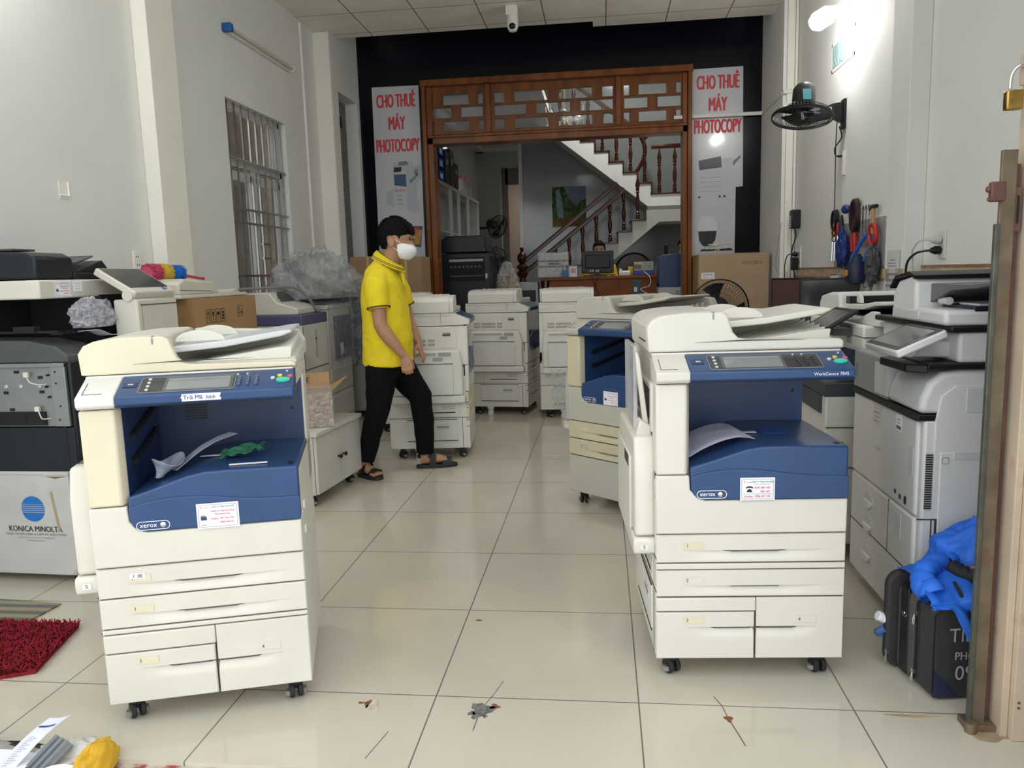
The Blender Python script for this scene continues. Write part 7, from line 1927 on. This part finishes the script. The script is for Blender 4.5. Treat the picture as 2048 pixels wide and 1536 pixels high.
t = thing('pen_holder', 'blue pen holder with pens between the printer and the card stand', 'pen holder', onto(.06, 7.84)); b = MB(); b.prism([(-.04, -.03), (.04, -.03), (.04, .03), (-.04, .03)], 'z', 0, .085); b.build('holder', mat('holder_blue', (.01, .13, .36), .4), t, bevel=.003)
for k, m in enumerate((REDB, PAPER, INKB)):
    b = MB(); b.cyl((-.02 + .02 * k, 0, .03), (-.025 + .028 * k, .0, .14), .005); b.build('pen', m, t)
t = thing('desk_phone', 'white desk telephone right of the black monitor', 'telephone', onto(.82, 7.86)); b = MB(); b.prism([(-.09, 0), (.07, 0), (.07, .06), (-.09, .045)], 'x', -.07, .07); b.build('base', TRIMW, t, bevel=.006); b = MB(); b.loft([((-.05, -.06, .06), .018), ((-.05, 0, .072), .012), ((-.05, .06, .07), .018)], 10); b.build('handset', TRIMW, t)
t = thing('tissue_box', 'tissue box with green leaf print and blue band on the desk', 'tissue box', onto(1.06, 7.86)); b = MB(); b.box(-.12, -.06, .055, .12, .06, .165); b.build('upper', mat('tissue_print', (.52, .56, .47), .5, var=.45, vs_=14), t, bevel=.003); b = MB(); b.box(-.122, -.062, 0, .122, .062, .056); b.build('blue_band', mat('tissue_blue', (.01, .05, .45), .4), t, bevel=.003); b = MB(); b.box(-.121, -.061, .07, -.03, -.0595, .13); b.build('brown_print', mat('tissue_brown', (.25, .14, .08), .5), t)
t = thing('yellow_box', 'small yellow box left of the tissue box', 'box', onto(.90, 7.96)); b = MB(); b.box(-.03, -.03, 0, .03, .03, .11); b.build('box_body', mat('box_yellow', (.62, .50, .03), .5), t, bevel=.002)
t = thing('file_rack', 'grey rack of small jars between tissue box and second monitor', 'rack', onto(1.26, 7.98)); b = MB()
for k, h in enumerate((.11, .16, .09)): b = MB(); b.cyl((-.05 + .05 * k, 0, 0), (-.05 + .05 * k, 0, h), .02); b.build('jar', GREY, t)
t = thing('monitor', 'dark monitor turned sideways at the right end of the desk', 'monitor', onto(1.44, 8.06), rad(62)); b = MB(); b.box(-.2, -.02, .06, .2, .03, .37); hs = b.build('housing', BLACK, t, bevel=.008); b = MB(); b.box(-.19, -.022, .075, .19, -.019, .355); b.build('screen', SCREEND, hs); b = MB(); b.box(-.03, 0, .01, .03, .05, .12); b.box(-.1, -.07, 0, .1, .09, .014); b.build('stand', BLACK, t)
t = thing('small_copier', 'small white and navy machine standing before the right end of the desk', 'printer', (1.36, 7.45, FB)); b = MB(); b.box(-.15, -.15, 0, .15, .2, .66); b.build('body', LGREY, t, bevel=.01); b = MB(); b.prism([(-.15, .60), (.15, .60), (.15, .98), (.08, 1.0), (-.1, .985), (-.15, .95)], 'y', -.155, .18); b.build('navy_front', NAVY, t, bevel=.008); b = MB(); b.box(.05, -.153, .50, .12, -.149, .56); b.build('vent', GREY, t)
b = MB(); b.tube(bez([(1.06, 7.78, 1.30), (1.13, 7.66, 1.22), (1.12, 7.65, 1.12), (1.02, 7.74, 1.08), (1.12, 7.66, 1.0), (1.22, 7.6, .90)], 8), .006, 6); tag(b.build('white_cable', TRIMW), 'pale cable looping down the right half of the desk front', 'cable')
t = thing('wall_socket', 'white socket on the front of the desk', 'socket', (.955, 7.775, 1.075)); b = MB(); b.box(-.02, -.02, -.03, .02, 0, .03); b.build('plate', PAPER, t, bevel=.003)
# big black copier inside the opening, pedestal fan, wrapped parcel
nk = thing('black_copier', 'large black copier standing inside the carved opening at the left', 'copier', (-1.12, 7.35, FB))
b = MB(); b.box(-.36, -.12, .04, .30, .5, 1.08); bd = b.build('body', CHAR, nk, bevel=.01); b = MB(); b.box(-.235, -.124, .74, .235, -.118, 1.03); q = b.build('output_opening', BLACKM, bd)
b = MB(); b.box(-.2, -.13, .98, .22, -.118, 1.01); b.build('paper_bar', GREY, q)
b = MB()
for k in range(8): b.box(-.19 + k * .05, -.132, .905, -.165 + k * .05, -.12, .93)
b.box(-.2, -.128, .80, .22, -.12, .812); b.build('roller_row', DKGREY, q)
b = MB(); b.prism([(-.31, 1.09), (.27, 1.09), (.25, 1.20), (.245, 1.29), (-.25, 1.29), (-.26, 1.26), (-.31, 1.25)], 'y', -.13, .46); b.build('feeder', CHAR, nk, bevel=.012)
b = MB(); b.box(.24, -.126, .77, .265, -.12, .83); b.build('label', LGREY, bd); b = MB(); b.box(.30, -.1, 1.04, .345, .02, 1.06); b.build('side_arm', BLACK, nk)
sf = thing('standing_fan', 'black standing fan beside the big black copier in the back room', 'fan', (-.84, 8.12, FB))
fan_head(sf, Vector((0, -.08, 1.04)), (.4, -.9, .1), .13, None, MATS['wire_black']); b = MB(); b.cyl((0, 0, .02), (0, 0, 1.0), .015); b.lathe([(.18, 0), (.18, .02), (.03, .04)], (0, 0, 0), 20); b.build('pole', BLACK, sf)
t = thing('wrapped_parcel', 'tall parcel under shiny crumpled film between the fan and the black copier', 'parcel', (-.66, 7.62, FB)); b = MB(); b.box(-.09, -.09, 0, .09, .09, .76); b.build('box_body', CARDD, t); q = crumple((0, 0, .43), (.125, .12, .41), .3, 2.6, 61, 50, 40); q.build('film', clear_film('shiny_film', (.85, .85, .83), .35, 1.0, 16, .08), t)
# second wall fan far back, glass cabinets with things on top
t = thing('wall_fan', 'small black wall fan far back beside the hall doorway', 'fan', (-1.32, 11.2, 2.1)); fan_head(t, Vector((.10, -.12, .02)), (.75, -.6, -.35), .20, None, MATS['wire_black']); b = MB(); b.cyl((-.40, 0, .0), (.0, -.02, .02), .02); b.box(-.43, -.05, -.1, -.40, .05, .1); b.build('wall_arm', BLACK, t)
gc = thing('glass_cabinet', 'tall aluminium cabinet with sliding glass doors along the back room left wall', 'cabinet', (-1.75, 7.29, FB))
ALU = mat('aluminium', (.60, .61, .60), .35, .8)
b = MB(); b.box(0, 0, 1.99, .25, 3.6, 2.03); b.box(0, 0, 0, .25, 3.6, .06)
for y in (0, 1.2, 1.8, 2.6, 3.565): b.box(.21, y, .06, .25, y + .035, 1.99)
b.box(0, 0, 0, .02, 3.6, 1.99); b.box(0, 0, .06, .25, .01, 1.99); b.box(0, 3.59, .06, .25, 3.6, 1.99); b.build('frame', ALU, gc)
b = MB(); b.box(.222, .035, .06, .226, 1.8, 1.99); b.box(.228, 1.8, .06, .232, 3.57, 1.99); b.build('glass_door', GLASS, gc)
b = MB()
for z in (.5, .95, 1.4): b.box(.03, .02, z, .20, 3.55, z + .015)
b.build('shelf', GREY, gc)
b = MB(); b.box(.02, .01, .06, .03, 3.59, 1.99); b.build('back_board', mat('cabinet_back', (.16, .17, .165), .7), gc)
CT = FB + 2.031
BIN = mat('bin_blue', (.01, .11, .62), .4); 
b0 = None
for i in range(2):
    for j in range(4):
        t = thing('parts_bin', ('blue plastic parts bin in the near stack on the glass cabinet, level %s', 'blue plastic parts bin in the far stack on the glass cabinet, level %s')[i] % ('one', 'two', 'three', 'four')[j], 'bin', (-1.62, 7.50 + i * .36, CT + j * .155), 0, 'blue parts bins on the cabinet')
        b = MB(); b.box(-.12, -.155, 0, .12, .155, .012); b.box(-.12, -.155, 0, -.11, .155, .15); b.box(.11, -.155, 0, .12, .155, .11); b.box(-.12, -.155, 0, .12, -.145, .15); b.box(-.12, .145, 0, .12, .155, .15); b.build('bin_body', BIN, t)
        b = MB(); b.box(.1205, -.06, .03, .122, .06, .09); b.build('bin_label', PAPER, t)
for i, (y, h, m, lab) in enumerate(((8.32, .44, BLACK, 'tall black box on the glass cabinet next to the blue bins'), (8.66, .50, CHAR, 'dark box on the glass cabinet, second from the blue bins'), (8.98, .36, mat('box_brown_dark', (.05, .035, .03), .6), 'dark brown box on the glass cabinet, farthest from the bins'))):
    t = thing('storage_box', lab, 'box', (-1.62, y, CT)); b = MB(); b.box(-.11, -.14, 0, .11, .14, h); b.build('box_body', m, t, bevel=.006); b = MB(); b.box(.1105, -.03, h * .6, .112, .03, h * .75); b.build('box_label', LGREY, t)
for i, (y, r, h, lab) in enumerate(((9.45, .11, .22, 'clear plastic jar with red lid on the glass cabinet, nearest the dark boxes'), (9.85, .12, .25, 'clear plastic jar with orange lid on the glass cabinet, middle one'), (10.3, .11, .24, 'clear plastic jar with orange lid on the glass cabinet, farthest back'))):
    t = thing('plastic_jar', lab, 'jar', (-1.62, y, CT)); b = MB(); b.lathe([(r, 0), (r * 1.05, h * .6), (r * .95, h * .9), (r * .85, h)], (0, 0, 0), 20); b.build('jar_body', clear_film('jar_film', (.7, .66, .6), .5, .1, 8, .15), t); b = MB(); b.lathe([(r * .9, h), (r * .9, h + .03), (r * .2, h + .04)], (0, 0, 0), 20); b.build('lid', RED if i == 0 else mat('lid_orange', (.65, .18, .06), .4), t)
# window panel bright behind the boxes
b = MB(); b.box(-1.748, 8.3, 2.55, -1.742, 9.55, 3.3); struct(b.build('window_3', mat('window_sky', (.62, .68, .80), .4, emit=.5)))
# chandelier with warm bulbs over the back room
ch = thing('chandelier', 'crystal chandelier seen through the carved lattice', 'chandelier', (.06, 8.55, 3.35))
CRY = mat('crystal', (.75, .72, .64), .12, .2)
b = MB(); b.lathe([(.02, -.12), (.05, -.08), (.03, 0), (.06, .05), (.02, .12), (.015, 1.44)], (0, 0, 0), 14); b.build('stem', mat('chandelier_metal', (.45, .36, .2), .25, .9), ch)
for k in range(8):
    g = k * pi / 4; c, s_ = cos(g), sin(g)
    b = MB(); b.tube(bez([(.03 * c, .03 * s_, -.02), (.12 * c, .12 * s_, -.10), (.22 * c, .22 * s_, -.05), (.25 * c, .25 * s_, .04)], 5), .006, 6); a_ = b.build('arm', CRY, ch)
    b = MB(); b.lathe([(.012, 0), (.045, .01), (.03, .03), (.014, .04), (.012, .10), (.002, .13)], (.25 * c, .25 * s_, .04), 12)
    for z in (-.02, -.06, -.10): b.sph((.25 * c, .25 * s_, z), .012, 8, 6)
    b.sph((.13 * c, .13 * s_, -.15), .016, 8, 6); b.build('candle_cup', CRY, a_)
# fill lamps, unseen, added to brighten the back room, shop and hall
def fill_lamp(label, loc, r, e):
    t = thing('fill_lamp', label, 'lamp', loc); b = MB(); b.lathe([(r, -.05), (r, 0)], (0, 0, 0), 24); b.build('housing', WHITEP, t); b = MB(); b.lathe([(.0, -.075), (r * .6, -.07), (r * .95, -.05)], (0, 0, 0), 24); b.build('diffuser', mat('lamp_glow_%g' % e, (1, .98, .94), .4, emit=e), t)
fill_lamp('unseen round lamp added high over the stairs to brighten the back room', (.9, 8.9, 4.8), .28, 52)
fill_lamp('unseen round white lamp added as fill light over the front half of the shop', (.1, 2.7, 3.8), .18, 26)
fill_lamp('unseen round lamp added to light the hall behind the back room', (-.5, 13.8, 3.5), .15, 22)

# ================================================================ floor things near the entrance
rg = MATS.get('rug') or mat('rug_red', (.24, .004, .013), .95, var=.35, vs_=40)
t = tag(bpy.data.objects.new('rug', None), 'shaggy red rug on the tiled floor at the left of the entrance', 'rug'); COL.objects.link(t); t.location = (-1.72, .16, 0)
RP = [(-1.50, .40), (-1.505, .405), (-2.2, .52), (-2.2, .02), (-1.62, -.02), (-1.40, .06)]
b = MB(Matrix.Translation((1.72, -.16, 0))); b.prism([(-1.50, .40), (-2.25, .42), (-2.25, .0), (-1.51, .002), (-1.41, .05)], 'z', .001, .014); b.build('rug_base', rg, t)
rnd = random.Random(5); b = MB(Matrix.Translation((1.72, -.16, 0)))
def inside(x, y):
    return y < .40 + .004 and y > .004 + max(0, (x + 1.51) * .48) and x < -1.41 - (y - .05) * .25 and x > -2.2
n_ = 0
while n_ < 16000:
    x = -2.2 + .8 * rnd.random(); y = .0 + .42 * rnd.random()
    if not inside(x, y): continue
    n_ += 1
    g = rnd.random() * 2 * pi; L_ = .014 + .010 * rnd.random(); w_ = .0028
    p = Vector((x, y, .012)); q = p + Vector((L_ * .8 * cos(g), L_ * .8 * sin(g), L_ * (.3 + .5 * rnd.random()))); s_ = Vector((-sin(g), cos(g), 0)) * w_
    b.add([p - s_, p + s_, q + s_ * .7, q - s_ * .7], [(0, 1, 2, 3)])
pl_ = b.build('rug_pile', rg, t, smooth=False); pl_['kind'] = 'stuff'
def striped():
    m = bpy.data.materials.new('mat_stripes'); m.use_nodes = True; n = m.node_tree.nodes; l = m.node_tree.links; bs_ = n['Principled BSDF']; bs_.inputs['Roughness'].default_value = .9
    tc = n.new('ShaderNodeTexCoord'); wv = n.new('ShaderNodeTexWave'); wv.inputs['Scale'].default_value = 5.2; wv.inputs['Distortion'].default_value = .6; wv.bands_direction = 'Y'
    l.new(tc.outputs['Object'], wv.inputs['Vector']); r = n.new('ShaderNodeValToRGB'); e = r.color_ramp.elements; e[0].color = (.13, .13, .13, 1); e[1].color = (.29, .25, .16, 1); e[0].position = .35; e[1].position = .65
    l.new(wv.outputs['Fac'], r.inputs[0]); l.new(r.outputs[0], bs_.inputs['Base Color']); return m
b = MB(); M = Matrix.Rotation(-.10, 4, 'Z'); b.box(-.42, -.11, .0008, .20, .115, .008, M); o = b.build('door_mat', striped()); o.location = (-1.93, .50, 0); tag(o, 'flat striped grey and khaki mat behind the red rug', 'mat')
# ================================================================ pile at the lower left corner of the entrance
sk = thing('sack', 'yellow plastic sack with white lining lying open at the threshold corner', 'sack', (-1.0, -.42, 0))
q = crumple((.155, -.03, .02), (.030, .075, .052), .25, 1.5, 71, 50, 34, flat_z=.001); q.build('yellow_side', mat('sack_yellow', (.66, .38, .015), .6, var=.15, vs_=14), sk, ang=60)
q = crumple((.06, .015, .012), (.085, .05, .034), .4, 2.0, 72, 50, 34, flat_z=.001); q.build('white_lining', mat('sack_white', (.62, .60, .56), .7, var=.25, vs_=18), sk, ang=60)
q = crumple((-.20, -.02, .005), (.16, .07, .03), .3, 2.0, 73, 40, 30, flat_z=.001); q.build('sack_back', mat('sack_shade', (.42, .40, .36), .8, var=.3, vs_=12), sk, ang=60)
q = crumple((-.14, .055, .008), (.09, .015, .014), .3, 2.0, 74, 30, 20, flat_z=.001); q.build('dark_bag', BLACK, sk, ang=60)
GP = mat('toner_part_grey', (.16, .175, .19), .4, var=.1, vs_=10)
def ribbed(label, o, rz, w, l_, n, tilt):
    t = thing('plastic_part', label, 'plastic part', o, rz); M = Matrix.Rotation(tilt, 4, 'X')
    b = MB()
    P = []
    for k in range(n):
        x0 = -w / 2 + w * k / n; d = w / n
        P += [(x0, .0), (x0 + d * .15, .012), (x0 + d * .6, .012), (x0 + d * .75, 0)]
    P += [(w / 2, 0), (w / 2, -.010), (-w / 2, -.010)]
    b.prism(P, 'y', 0, l_, M); bd = b.build('ribbed_body', GP, t, bevel=.0015)
    b = MB(); b.box(-w / 2, -.012, -.012, w / 2, 0, .016, M); b.build('end_rim', CHAR, t, bevel=.002)
ribbed('grey ribbed plastic part leaning at the far left of the sack', (-1.235, -.47, .035), .5, .12, .11, 4, .50)
ribbed('grey ribbed plastic part between the long printed sheet and the yellow sack', (-.985, -.50, .030), -.45, .075, .10, 3, .50)
def loose(label, fn, m=PAPERB, rows=0, seed=1):
    b = MB(); b.grid(fn, 20, 14, .0006); o = tag(b.build('paper_sheet', m), label, 'paper')
    if rows: sheet_print(o, fn, Matrix.Identity(4), [(.18, .18 + .2 + .3 * ((k * 7) % 5) / 5, .12 + .035 * k) for k in range(rows)], seed, .0012)
    return o
o = loose('long printed paper strip standing up from the pile at the threshold', lambda u, v: (-1.085 + .050 * u + .060 * v, -.53 + .16 * v + .02 * u, .042 + .05 * v + .022 * sin(2.2 * v) - .02 * u * (1 - u)), PAPERB, 14, 3)
q = MB(); fn = lambda u, v: (-1.085 + .050 * u + .060 * v, -.53 + .16 * v + .02 * u, .0445 + .05 * v + .022 * sin(2.2 * v) - .02 * u * (1 - u))
q.grid(lambda u, v: fn(.1 + .75 * u, .76 + .035 * v), 6, 2); q.build('dark_mark', INKB, o)
loose('curled printed sheet at the left edge of the pile', lambda u, v: (-1.30 + .14 * u, -.56 + .13 * v, .03 + .05 * sin(pi * (.15 + .85 * u)) + .01 * v), PAPERB, 8, 5)
loose('flat white sheet under the small white box on the pile', lambda u, v: (-1.16 + .15 * u, -.55 + .12 * v, .036 + .012 * sin(2 * u + v)), PAPER)
loose('small curled white sheet in front of the yellow sack', lambda u, v: (-.98 + .13 * u, -.56 + .05 * v + .035 * u, .035 + .02 * sin(pi * u)), PAPER)
t = thing('white_box', 'small white carton lying on the papers at the threshold', 'box', (-1.145, -.56, .055), .5); b = MB(); b.box(-.035, -.025, 0, .035, .025, .04); b.build('box_body', mat('box_white', (.80, .77, .74), .6), t, bevel=.001)
